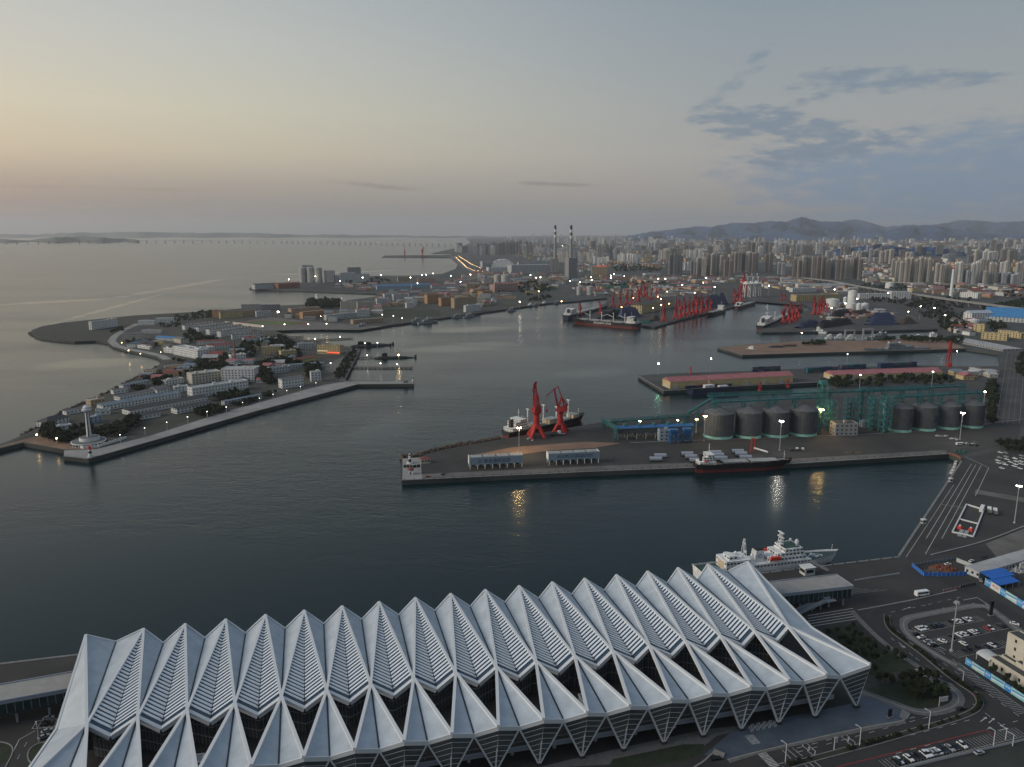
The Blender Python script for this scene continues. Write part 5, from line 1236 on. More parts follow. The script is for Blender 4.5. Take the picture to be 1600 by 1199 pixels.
    for x, y in ((-20, -3.2), (-21, 3), (-14, 2.6), (-13, -3)): MB().ball((x, y, z + 7.9), .9).cyl((x, y, z + 6.5), .3, .3, .9, 6).build('radome', 'hull_white', r)
    fd = MB(); rnd = random.Random(3)
    for k in range(22): x = rnd.uniform(24, 41); y = rnd.uniform(-.7, .7) * (B / 2) * max(.2, (49 - x) / 26); fd.box((x, y, z + .3), (rnd.uniform(.6, 1.8), rnd.uniform(.5, 1.4), rnd.uniform(.5, 1.6)), rnd.uniform(0, 3))
    fd.build('foredeck_gear', 'hull_white', r, kind='stuff'); MB().cyl((34, 0, z), 2.2, 1.9, 1.4, 10).bar((34, 0, z + 1.5), (38, 0, z + 2.2), .35).build('gun_mount', 'hull_grey', r)
    for k in range(4): MB().plate([(24 + k * 1.9, -B * .5 - .05, 1.2), (25.1 + k * 1.9, -B * .5 - .05, 1.2), (27.6 + k * 1.9, -B * .5 - .05, 5.6), (26.5 + k * 1.9, -B * .5 - .05, 5.6)], .06).build('bow_stripe', 'hull_navy', r)
    lettering('DONG HAI', 15, 1.7, (-6, -B / 2 - .1, 3.2), 0, 'roof_dark', r)
    MB().box((-40.5, 0, z + .02), (15, B * .8, .06)).build('helideck', 'deck_green', r); hm = MB()
    for a0, a1 in (((-44, -2.5), (-44, 2.5)), ((-38, -2.5), (-38, 2.5)), ((-44, 0), (-38, 0))): hm.bar((a0[0], a0[1], z + .12), (a1[0], a1[1], z + .12), .5, .05)
    for k in range(16): t0, t1 = 2 * pi * k / 16, 2 * pi * (k + 1) / 16; hm.bar((-41 + 4.6 * cos(t0), 4.6 * sin(t0), z + .12), (-41 + 4.6 * cos(t1), 4.6 * sin(t1), z + .12), .35, .05)
    hm.build('deck_marking', 'paint_white', r, kind='stuff'); nt = MB()
    for sy in (-1, 1):
        for k in range(14): nt.bar((-48.5 + k * 1.2, sy * B * .47, z), (-48.5 + k * 1.2, sy * B * .5, z + 1.2), .12)
        nt.bar((-48.5, sy * B * .5, z + 1.2), (-33, sy * B * .5, z + 1.2), .15)
    nt.build('safety_net', 'hull_white', r, kind='stuff'); MB().bar((47, 0, 9.0), (47.6, 0, 13.5), .18).build('jackstaff', 'hull_white', r)
    c = T(cx, d0, 0); r.location = (c.x, c.y, 0); r.rotation_euler = (0, 0, TH)
    g0, g1 = T(cx + 27, d0 - B / 2, 6.4), T(cx + 32, dq - 9, 4.4); g = thing('gangway', ((g1.x), g1.y, 4.05), 'narrow dark gangway sloping from the patrol ship down to the quay', 'gangway'); nn = Vector((CT, ST, 0)) * .8
    MB().plate([g0 - nn, g0 + nn, g1 + nn, g1 - nn], .15).build('walkway', 'deck_grey', g)
    for s in (-1, 1): MB().bar(g0 + nn * s + Vector((0, 0, .9)), g1 + nn * s + Vector((0, 0, .9)), .1).bar(g1 + nn * s, g1 + nn * s + Vector((0, 0, .9)), .1).bar(g0 + nn * s, g0 + nn * s + Vector((0, 0, .9)), .1).build('handrail', 'pole_white', g)
patrol_ship()
# right quay: equipment frame, containers, trucks, parked cars, boats
def equipment_yard():
    q = gpts([(1488, 832.6), (1510, 789.4), (1537, 797.6), (1520.6, 839.6)]); c = sum(q, Vector()) / 4; r = thing('ramp_yard', (c.x, c.y, 4.05), 'white framed loading ramp yard with red machines on the right quay', 'loading ramp')
    for a, b in zip(q, q[1:] + q[:1]): MB().bar(a + Vector((0, 0, .6)), b + Vector((0, 0, .6)), .9, 1.0).build('frame_beam', 'pole_white', r)
    for f in (.45,):
        a, b = q[0] * (1 - f) + q[1] * f, q[3] * (1 - f) + q[2] * f; MB().bar(a + Vector((0, 0, .6)), b + Vector((0, 0, .6)), .8, .9).build('frame_beam', 'pole_white', r)
    u = (q[1] - q[0]).normalized(); v = (q[3] - q[0]).normalized(); w_ = (q[3] - q[0]).length
    for k in (.38, .62): p = q[0] + v * w_ * k; MB().bar(p - u * 5 + Vector((0, 0, .35)), p + u * 10 + Vector((0, 0, .5)), 2.6, .35).build('ramp', 'hatch_grey', r)
    for k in (.25, .78): p = q[0] + v * w_ * k + u * 11; o = MB().box((p.x, p.y, 4.05), (2.2, 3.0, 2.4), .5, (.8, .8)).build('machine', 'boat_red', r); MB().box((p.x, p.y, 6.4), (1, 1, .9), .5).build('beacon', 'pole_white', o)
equipment_yard()
def container(p, rz, m, label, group=None, n=2, l=12.2, z=None, name='container'):
    key = 'cont%s%.1f' % (m, l)
    def mk():
        r = thing('container', (0, 0, 0), 'x', 'container'); b = MB().box((0, 0, 0), (l, 2.44, 2.6)).build('shell', m, r); rb = MB()
        for k in range(int(l / 1.2)):
            for s in (-1, 1): rb.box((-l / 2 + .7 + k * 1.2, s * 1.24, .15), (.5, .06, 2.3))
        rb.build('corrugation', m, b, kind='stuff'); MB().box((l / 2 + .03, 0, .1), (.06, 2.2, 2.35)).build('door', m, r); return r
    return place(key, mk, p, rz, label, group)
g = G(1534, 797, 4.05); container(g, atan2((G(1525, 726) - G(1446, 866)).y, (G(1525, 726) - G(1446, 866)).x), 'ship_white', 'white container beside the framed ramp yard on the right quay')
for i, (x, y) in enumerate(((1546, 801), (1555, 803))): g = G(x, y, 4.05); place('lorry', make_truck, g, 1.1, 'dark loaded lorry right of the ramp yard, ' + ('left one' if i == 0 else 'right one'), 'lorries by the ramp yard', scale=1.2)
rc = random.Random(21); qr = atan2((G(1600, 724) - G(1556, 712)).y, (G(1600, 724) - G(1556, 712)).x)
lot = [(1563, 708), (1571, 708.5), (1562, 716), (1572, 714.5), (1573, 718.5), (1559, 720.5), (1560.5, 724.5), (1568, 724), (1571, 727), (1565.5, 732.5), (1596, 713), (1586, 717.5), (1597, 717), (1588, 722), (1595.5, 722), (1587, 726.5), (1596, 726), (1594, 733), (1585, 729.5), (1579, 723)]
for i, (x, y) in enumerate(lot):
    c = rc.choice(['white', 'white', 'white', 'silver']); g = G(x, y, 4.05); near = 'left cluster' if x < 1578 else 'right cluster'; row = sorted(q for q in range(len(lot)) if (lot[q][0] < 1578) == (x < 1578)); row.sort(key=lambda q: lot[q][1])
    car(c, g, qr + rc.uniform(-.1, .1), '%s car in the open lot, %s from the back of the %s' % (c, ORD[row.index(i)], near), 'cars in the open lot at the right edge')
for i, (x, y, c) in enumerate(((1465, 682, 'white'), (1471, 682.5, 'silver'), (1478, 682, 'white'), (1487, 686.5, 'white'), (1493, 686, 'silver'), (1496, 688, 'white'), (1505, 695, 'black'), (1511, 694, 'white'), (1517, 696, 'black'), (1521, 694.5, 'white'), (1526, 697, 'black'))):
    g = G(x, y, 4.05); car(c, g, .25 + .1 * (i % 3), '%s car by the lit mast below the silos, %s from left' % (c, ORD[i]), 'cars around the lit mast below the silos')
g = G(1499, 695.5, 4.05); place('van', make_van, g, .15, 'white van parked at the foot of the lit mast below the silos', None, scale=1.0)
def small_boat(p, rz, label, s=1.0, m='hull_white', group=None):
    def mk():
        r = thing('motor_boat', (0, 0, 0), 'x', 'boat'); ship_hull(r, 9, 2.8, 1.3, m, None, 'deck_grey', bulwark=.3, sheer=.4); block(r, 'cabin', 'ship_white', -.6, 0, 1.0, 3.2, 2.0, 1.4, 1, (.8, .9)); return r
    return place('boat' + m, mk, p, rz, label, group, scale=s)
for i, (x, y) in enumerate(((1493, 724.5), (1491.5, 729), (1489.5, 734), (1487, 739))): small_boat(G(x, y, 0), 1.0, 'small white motor boat moored at the right quay corner, %s from the top' % ORD[i], 1.0, group='small boats at the right quay corner')
mast(G(1585, 817.4), round(hgt(1585, 817.4, 759)), 'glow_soft', 'white lit light mast standing alone on the right quay at the photo edge', None)
area('road', [(1540, 850), (1600, 826), (1640, 815), (1640, 850), (1600, 868), (1560, 874)], 'quay_concrete', 4.03)
area('pavement', [(1525, 765), (1600, 778), (1600, 785), (1522, 771)], 'quay_concrete', 4.05)
fence('corner_barrier', 'rusty orange barrier at the inner corner of the grain pier', [(1483, 710.5), (1493, 713.5), (1502, 719)], 2.2, 'rust', 4, cat='barrier'); fence('corner_barrier', 'dark green container fence at the inner corner of the grain pier', [(1492, 707), (1512, 708.5)], 2.4, 'hull_green', 4, cat='barrier')
# grain pier: lighthouse end
area('pavement', [(629, 750), (629, 717), (657, 715), (659.5, 748)], 'pale_concrete', 4.06); area('quay', [(660, 731), (692, 724), (735, 718), (737, 733), (697, 740)], 'asphalt', 4.05)
area('road', [(735, 712), (800, 699), (905, 691), (945, 688), (985, 690), (930, 700), (860, 704), (800, 712)], 'pier_clay', 4.05); area('quay', [(905, 690), (925, 668), (1098, 655), (1098, 690), (1000, 694)], 'asphalt', 4.055)
area('apron', [(632, 748.5), (920, 735.6), (1240, 723.2), (1480, 708.2), (1478, 703.5), (1240, 717), (920, 729), (660, 741)], 'quay_concrete', 4.045)
kerb_line([(985, 692), (1100, 688), (1240, 683), (1380, 678), (1480, 671), (1600, 655)], 1.2, .2)
def rocks(name, label, px, n, wd, seed, m='rubble', z0=-.5):
    pts = gpts(px, 0); rnd = random.Random(seed); mb = MB(); seg = [(a, b, (b - a).length) for a, b in zip(pts, pts[1:])]; tot = sum(q[2] for q in seg)
    for a, b, l in seg:
        nn = Vector((-(b - a).y, (b - a).x, 0)).normalized()
        for _ in range(int(n * l / tot)): p = a + (b - a) * rnd.random() + nn * rnd.uniform(-.5, .5) * wd; s = rnd.uniform(.7, 2.0); mb.box((p.x, p.y, z0), (s * 2, s * 1.5, rnd.uniform(1.5, 5.2)), rnd.uniform(0, 3), (rnd.uniform(.3, .8), rnd.uniform(.3, .8)))
    tag(mb.build(name, m), label, 'rocks', kind='stuff')
rocks('rock_armour', 'dark tumbled rocks along the back edge of the grain pier', [(628, 718), (657, 715), (675, 708), (713, 700), (780, 688)], 500, 7, 1)
rocks('rock_armour', 'dark tumbled rocks along the outer shore of the naval base', [(38, 682), (69, 667), (106, 643), (141, 629), (176, 613), (211, 594), (246, 575)], 700, 7, 2)
rocks('rock_armour', 'dark rocks round the scrubby headland', [(168, 536), (149, 534), (89, 533), (64, 529.5), (48, 521)], 400, 9, 3)
def round_light():
    g = G(640.5, 724); r = thing('harbour_light', (g.x, g.y, 4.06), 'small black and white banded harbour light at the west tip of the grain pier', 'lighthouse')
    MB().cyl((g.x, g.y, 4.06), 3.0, 2.8, 1.2, 12).build('base', 'pole_white', r); MB().cyl((g.x, g.y, 5.2), 1.4, 1.2, 3.0, 12).build('lower_band', 'hull_black', r); MB().cyl((g.x, g.y, 8.2), 1.2, 1.05, 2.6, 12).build('upper_band', 'hull_white', r)
    MB().cyl((g.x, g.y, 10.8), 1.6, 1.6, .3, 12).build('gallery', 'pole_white', r); MB().cyl((g.x, g.y, 11.1), .9, .9, 1.4, 8).build('lantern', 'window_dark', r); MB().ball((g.x, g.y, 12.6), 1.0, .7).build('dome', 'pole_white', r)
    g = G(642, 741); r = thing('domed_kiosk', (g.x, g.y, 4.06), 'little white kiosk with red dome roof on the pale square pavement', 'kiosk'); MB().box((g.x, g.y, 4.06), (4.2, 3.6, 4.0)).build('wall', 'wall_white', r); MB().box((g.x, g.y - 1.85, 4.1), (1.1, .1, 2.2)).build('door', 'window_dark', r); MB().lathe((g.x, g.y, 8.06), [(2.9, 0), (2.6, .9), (1.5, 1.9), (.1, 2.4)], 12).build('dome', 'roof_red', r)
    g = G(664.5, 723); house((g.x, g.y, 4.06), 8.5, 6.5, 4.0, TH, 'cream', 'red', 'hip', 'small cream house with red roof beside the harbour light', name='house', cat='house', pitch=2.6)
    fence('viewing_wall', 'low wall of dark glass panes at the pier tip, facing the water', [(630.5, 731), (645, 731.5), (657, 730)], 2.6, 'car_glass', 3, cat='wall', posts='pole_white')
round_light()
car('red', G(668.6, 745.5, 4.06), .2, 'lone red car parked near the west tip of the grain pier', None); car('black', G(692, 742, 4.06), 1.2, 'lone black car parked near the west tip of the grain pier', None)
def hopper(label, fl, fr, lo, hi, logo, body):
    a, b = G(*fl), G(*fr); rz = atan2(b.y - a.y, b.x - a.x); u = (b - a).normalized(); n = Vector((-u.y, u.x, 0)); L_ = (b - a).length; D_ = 9.0; z0, z1 = zat(a, lo), zat(a, hi); c = (a + b) / 2 + n * D_ / 2
    r = thing('loading_bin', (c.x, c.y, 4.06), label, 'storage bin', 'pale blue sign bins on legs'); o = MB()
    for s in (0, 1): p, q = a + n * D_ * s, b + n * D_ * s; MB().bar(Vector((p.x, p.y, (z0 + z1) / 2)), Vector((q.x, q.y, (z0 + z1) / 2)), .3, z1 - z0).build('side_panel', 'bin_blue', r)
    for e in (a, b): p, q = e, e + n * D_; MB().bar(Vector((p.x, p.y, (z0 + z1) / 2 + .3)), Vector((q.x, q.y, (z0 + z1) / 2 + .3)), .35, z1 - z0 + .6).build('end_panel', 'ship_white', r)
    for k in range(4): p = a + u * L_ * (k + .53) / 4 + n * D_ / 2; MB().box((p.x, p.y, z1 - .1), (L_ / 4 - 1.0, D_ - .6, .35), rz).build('lid', 'hatch_grey', r)
    MB().box((c.x, c.y, z0), (L_ - .6, D_ - .8, .4), rz).build('floor', 'teal_dark', r)
    for k in range(8):
        for s in (0, 1): p = a + u * (L_ * (k + .1) / 7.2) + n * D_ * s; MB().box((p.x, p.y, 4.06), (.7, .7, z0 - 4.1)).build('leg', 'ship_white', r)
    for k in range(7): p = a + u * (L_ * (k + .6) / 7.2) + n * D_ / 2; MB().box((p.x, p.y, 5.4), (2.2, 2.6, z0 - 5.4), rz, (1.6, 2.2)).build('chute', 'teal_dark', r)
    m = a + u * L_ * .52; f = m - n * .2; lettering(body, L_ * (.5 if logo else .72), (z1 - z0) * .56, (f.x, f.y, (z0 + z1) / 2), rz, 'letter_blue', r)
    if logo:
        lg = MB(); q = a + u * L_ * .2 - n * .2; R0 = (z1 - z0) * .22
        for k in range(9): t0, t1 = .5 + k * .6, .5 + (k + 1) * .6; lg.bar((q.x + u.x * R0 * cos(t0), q.y + u.y * R0 * cos(t0), (z0 + z1) / 2 + R0 * sin(t0)), (q.x + u.x * R0 * cos(t1), q.y + u.y * R0 * cos(t1), (z0 + z1) / 2 + R0 * sin(t1)), .3)
        lg.build('logo', 'letter_blue', r)
mat('bin_blue', (.20, .27, .33), .7, var=.1, scale=.2)
hopper('pale blue storage bin on legs with dark blue Chinese lettering', (733.5, 734), (816.5, 729.8), 727, 715.8, True, '青岛港欢迎您'); hopper('pale blue storage bin on legs with dark blue English lettering', (857, 727.5), (936, 723.5), 720, 709.8, False, 'WELCOME TO QINGDAO PORT')
# wind tower sections lying on the quay
def drum():
    r = thing('tower_section', (0, 0, 0), 'x', 'steel tube'); n = 16; vs_ = [(x, 2.2 * cos(2 * pi * k / n), 2.35 + 2.2 * sin(2 * pi * k / n)) for x in (-5.8, 5.8) for k in range(n)]; MB().poly(vs_, [(k, (k + 1) % n, n + (k + 1) % n, n + k) for k in range(n)]).build('shell', 'drum_blue', r, smooth=True)
    for x in (-5.8, 5.8): MB().poly([(x, 2.1 * cos(2 * pi * k / n), 2.35 + 2.1 * sin(2 * pi * k / n)) for k in range(n)], [tuple(range(n))]).build('end_cover', 'hull_black', r)
    for x in (-4, 4): MB().box((x, 0, 0), (.6, 3.6, .7)).build('cradle', 'hull_black', r)
    return r
mat('drum_blue', (.30, .32, .37), .6, var=.06, scale=.3)
for i, (x, y, lab) in enumerate(((1024, 721, 'white ended steel tower tube, nearest the English lettered bin'), (1031, 716, 'steel tower tube behind the white ended one near the lettered bin'), (1073, 713, 'back steel tower tube in the group left of the coaster bridge'), (1079, 717.5, 'middle steel tower tube in the group left of the coaster bridge'), (1086, 723, 'front steel tower tube in the group left of the coaster bridge'), (1117, 711, 'back steel tower tube behind the coaster deckhouse'), (1121, 715, 'middle steel tower tube behind the coaster deckhouse'), (1126, 720, 'front steel tower tube behind the coaster deckhouse'), (1152, 709, 'back steel tower tube left of the orange posts'), (1157, 713, 'middle steel tower tube left of the orange posts'), (1164, 718.5, 'front steel tower tube left of the orange posts'))):
    place('drum', drum, G(x, y, 4.05), .04, lab, 'steel tower tubes lying on the quay')
g = G(1176, 706, 4.05); r = thing('gantry_posts', g, 'pair of tall orange posts of a small loader beside the coaster', 'loader')
for s in (-1.6, 1.6): MB().box((g.x + s, g.y, 4.05), (1.0, 1.0, 14)).build('post', 'boat_red', r)
MB().bar((g.x - 1.6, g.y, 17), (g.x + 1.6, g.y, 17), .8).build('crossbeam', 'boat_red', r); MB().bar((g.x + 1, g.y, 8), (g.x + 12, g.y - 8, 6.0), 1.2).build('boom', 'ship_white', r)
for i, (x, y, m) in enumerate(((1241, 704, 'box_red'), (1250, 704.5, 'box_red'))): g = G(x, y, 4.05); place('lorry_flat' + m, make_truck, g, .1, 'red flat lorry beside the lit mast on the grain pier, %s one' % ('left', 'right')[i], 'lorries on the grain pier')
heap('debris_pile', 'dark pile of pallets on the grain pier edge', 1332, 708, 6, 1.4, 'rubble', n=30, seed=8)
# ships at the grain pier
cargo_ship('coaster', 'dark hulled coaster with grey hatches moored at the near side of the grain pier', G(1086, 738, 0) + Vector((0, 2, 0)), G(1234, 731.5, 0) + Vector((0, 2, 0)), 13, 7.5, ('hull_black', 'hull_red', 'deck_red', 'hull_black'), [(.28, .55, .6), (.57, .86, .6)], (.03, .17, 3), z=0)
cargo_ship('cargo_ship', 'black hulled cargo ship with white kingposts behind the two red cranes', G(790, 685, 0), G(910, 657, 0), 17, 7, ('hull_black', 'hull_red', 'deck_green', 'hatch_tan'), [(.30, .42, 1.5), (.50, .62, 3.5), (.66, .78, .5), (.82, .90, 3.0)], (.03, .19, 4), [(.27, 20, 9, pi), (.47, 21, 15, 2.6), (.64, 16, 9, .4), (.80, 21, 14, 2.7)])
ca, cb = G(838, 683, 4.05), G(875.5, 675.5, 4.05)
crane(ca, 1.75, 'red harbour crane with upright jib, left one by the black cargo ship', s=zat(ca, 604) / 49.5); crane(cb, 2.9, 'red harbour crane with drooping fly jib, right one by the black cargo ship', s=zat(cb, 610) / 49.5)
for i, (x, y, t) in enumerate(((827, 686.5, 0), (832, 688.5, 0), (868, 680, 1), (881, 678.5, 0))): g = G(x, y, 4.05); (place('lorry', make_truck, g, .35, 'white long lorry parked between the feet of the two red cranes', None, scale=1.5) if t else car('white', g, .4 + i, ['white car at the left foot of the upright red crane', 'white car just below the upright red crane, nearer the quay', '', 'white car beside the long lorry under the right crane'][i], None, True))
# silos, galleries, towers
SG = 'big grey grain silos with mint base rings'; first = []
for i, (x0, x1, y, e) in enumerate(((1098.9, 1143.9, 687, 645.5), (1148.2, 1188, 686, 644), (1190, 1230.5, 684.2, 642.5), (1233, 1274, 682.6, 640.5))): first.append(silo('grain_silo', 'grey cone roofed grain silo, %s from the left in the left row of four' % ORD[i], x0, x1, y, e, 5.5, group=SG))
second = []
for i, (x0, x1, y, e) in enumerate(((1388.5, 1422, 676, 637), (1424, 1459.5, 674, 635), (1461, 1496.5, 671.5, 633.5), (1498, 1533, 669.3, 631.5))): second.append(silo('grain_silo', 'grey cone roofed grain silo, %s from the left in the right row of four' % ORD[i], x0, x1, y, e, 5.0, group=SG))
for (r, c, rad, h), ch in zip(second, '青岛港口'):
    a = -pi / 2 + .55; f = Vector((c.x + (rad + .45) * cos(a), c.y + (rad + .45) * sin(a), 4 + h * .52)); lettering(ch, 6, 8, f, a + pi / 2, 'letter_blue', r)
def over(c, py, back=0): p = (c.x, c.y + back); return Vector((p[0], p[1], zat(p, py)))
a, b = over(first[0][1], 629.5), over(first[3][1], 623); a = a + (a - b).normalized() * 8; b = b + (b - a).normalized() * 22; gallery('conveyor_gallery', 'teal trussed conveyor gallery above the left row of silos, front one', a, b, 4, 3.2, supports=(.03, .28, .5, .73, .96))
back = [over(first[0][1], 619.5, 26), over(first[3][1], 615.5, 26)]; e = back[1] + (back[1] - back[0]).normalized() * 150; gallery('conveyor_gallery', 'long teal conveyor gallery behind the left row of silos', back[0] + (back[0] - back[1]).normalized() * 6, e, 4, 3.4, supports=(.03, .3, .55, .8, .97))
a, b = over(second[0][1], 621), over(second[3][1], 615); gallery('conveyor_gallery', 'teal trussed conveyor gallery above the right row of silos, front one', a + (a - b).normalized() * 12, b + (b - a).normalized() * 12, 4, 3.2, supports=(.02, .3, .52, .76, .98))
a, b = over(second[0][1], 609.5, 26), over(second[3][1], 604.5, 26); gallery('conveyor_gallery', 'teal conveyor gallery behind the right row of silos', a + (a - b).normalized() * 30, b + (b - a).normalized() * 6, 4, 3.4, supports=(.04, .35, .65, .97))
def tower(px, py, top, l, w_, label, m='teal_steel', house_=True, bays_=6):
    g = G(px, py); h = zat(g, top) - 4; r = thing('elevator_tower', (g.x, g.y, 4), label, 'tower'); lattice(r, 'bracing', m, g, l, w_, 4, 4 + h, .06, bays_, .55)
    for k in range(1, bays_): MB().box((g.x, g.y, 4 + h * k / bays_), (l, w_, .25), .06).build('floor', 'teal_dark', r)
    MB().cyl((g.x, g.y, 4), 1.1, 1.1, h, 8).build('elevator_leg', m, r)
    if house_: MB().box((g.x, g.y, 4 + h), (l * .9, w_ * .9, 3.5), .06).build('head_house', m, r)
    return r
tower(1281, 668, 600, 8, 8, 'tall teal lattice elevator tower with head house between the silo rows')
tower(1296, 672, 626, 10, 8, 'teal lattice tower above the grey office block, left one', house_=False, bays_=5); tower(1327, 660, 622, 12, 8, 'teal lattice tower standing behind the grey office block', house_=False, bays_=5); tower(1343, 664, 612, 7, 8, 'slim teal lattice tower between the two silo rows', bays_=6)
tower(1362, 672, 622, 9, 8, 'teal lattice tower with pale tanks left of the right silo row', house_=False); tower(1381, 676, 620, 8, 9, 'teal lattice tower touching the right silo row', house_=False)
g = G(1379, 664); r = thing('dust_tank', (g.x, g.y, 4), 'two pale vertical tanks hung in the teal tower beside the right silos', 'tank')
for z in (14, 24): MB().lathe((g.x, g.y, z), [(.6, 0), (2.6, 2), (2.6, 6), (1, 7.5)], 12).build('tank', 'ship_white', r)
MB().cyl((g.x, g.y, 4), .8, .8, 11, 8).build('stand', 'teal_steel', r)
a, b = G(1305, 682), G(1337, 680); c = (a + b) / 2; house((c.x, c.y + 6, 4), (b - a).length, 13, 12.5, .06, 'grey', 'dark', 'flat', 'three storey grey office block between the two rows of silos', floors=3, pitch=4.5)
house((G(1350, 667).x, G(1350, 667).y, 4), 8, 7, 6, .06, 'blue', 'blue', 'flat', 'small bright blue cabin beside the slim teal tower', name='cabin', cat='cabin')
bx0 = G(1075, 660, 4); gallery('inclined_conveyor', 'thin inclined conveyor climbing to the left end of the silo galleries', Vector((bx0.x, bx0.y, 14)), back[0] + Vector((-4, -10, -1)), 2.4, 2.0, 'teal_steel', supports=(.4,))
a, b = G(954, 672), G(1079, 664); za = zat(a, 660); gallery('conveyor_gallery', 'low teal conveyor gallery behind the blue roofed loading station', Vector((a.x, a.y, za)), Vector((b.x, b.y, za + 1)), 4, 3, supports=(.05, .35, .65, .95))
a, b = G(941, 668), G(964, 690); a = Vector((a.x, a.y, zat(a, 657.5))); gallery('inclined_conveyor', 'short teal inclined conveyor at the left end of the loading station', a, Vector((b.x, b.y, zat(b, 672))), 3, 2.4, supports=(.1, .9))
def loading_station():
    a, b = G(964, 688), G(1083, 683); rz = atan2(b.y - a.y, b.x - a.x); u = (b - a).normalized(); n = Vector((-u.y, u.x, 0)); L_ = (b - a).length; c = (a + b) / 2 + n * 5; zt = zat(a, 669)
    r = thing('loading_station', (c.x, c.y, 4), 'long grain loading station on legs with a blue roof and hoppers below', 'loading station'); MB().box((c.x, c.y, zt - 6.5), (L_, 9, 5.5), rz).build('wall', 'silo_grey', r); MB().gable((c.x, c.y, zt - 1.0), (L_, 9, 2.0), rz, .7).build('roof', 'blue_steel', r)
    for k in range(9):
        p = a + u * L_ * (k + .5) / 9 + n * 5; MB().box((p.x, p.y, 7.0), (3, 4, zt - 13.5), rz, (1.8, 1.8)).build('hopper', 'silo_pale', r)
        for s in (.5, 9): q = a + u * L_ * (k + .1) / 8.2 + n * s; MB().box((q.x, q.y, 4), (.8, .8, zt - 10.5), rz).build('leg', 'silo_pale', r)
    for k in range(5): p = a + u * L_ * (.12 + .19 * k) + n * 5; MB().box((p.x, p.y, zt + .6), (4, 3, 2.4), rz, (.7, .7)).build('roof_vent', 'teal_steel', r)
loading_station()
for i, (x, y) in enumerate(((1052, 692.5), (1073, 691))):
    g = G(x, y); r = thing('feeder_tower', (g.x, g.y, 4), 'blue framed feeder tower in front of the loading station, %s one' % ('left', 'right')[i], 'tower', 'blue feeder towers'); lattice(r, 'bracing', 'blue_steel', g, 8, 6, 4, 17, .06, 3, .8); MB().box((g.x, g.y, 17), (8.5, 6.5, 1.6), .06).build('bin', 'blue_steel', r); MB().box((g.x, g.y, 12), (5, 4, 5), .06, (1.4, 1.4)).build('hopper', 'blue_steel', r)
mb_ = house((G(1036, 688).x, G(1036, 688).y, 4), 10, 8, 11, .06, 'blue', 'dark', 'flat', 'dark blue cladded pump house beside the feeder towers', name='pump_house', cat='cabin')
# lamps that light the pier
LG = 'lit lamp masts of the harbour'
for x, y, t, gl, lab, rr in ((811, 707, 668, 'flood_warm', 'warm lit mast between the two lettered bins', 1.0), (1218, 704, 657.5, 'flood_white', 'white lit mast in front of the third grey silo', 1.0), (1499.6, 687.8, 645, 'flood_white', 'white lit mast in front of the right silo row', 1.0), (1281, 677, 640, 'flood_warm', 'warm bright mast right of the left silo row', 1.15), (1100, 690, 649.5, 'glow_warm', 'warm lit mast at the left edge of the first grey silo', .9), (999, 679, 658, 'glow_warm', 'warm lit mast behind the loading station, left one', .6), (1058, 676, 655.5, 'glow_warm', 'warm lit mast behind the loading station, middle one', .5), (1087.6, 676, 654.5, 'glow_warm', 'warm lit mast behind the loading station, right one', .6)):
    g = G(x, y); mast(g, max(6, round(zat(g, t) - 4)), gl, lab, LG, rr)
# dark trees by the open lot
grove([(1556, 698), (1600, 692), (1605, 712), (1570, 706)], 26, 'dark tree in the clump above the open car lot at the right edge', 'trees above the open car lot', .8, 11, 5)
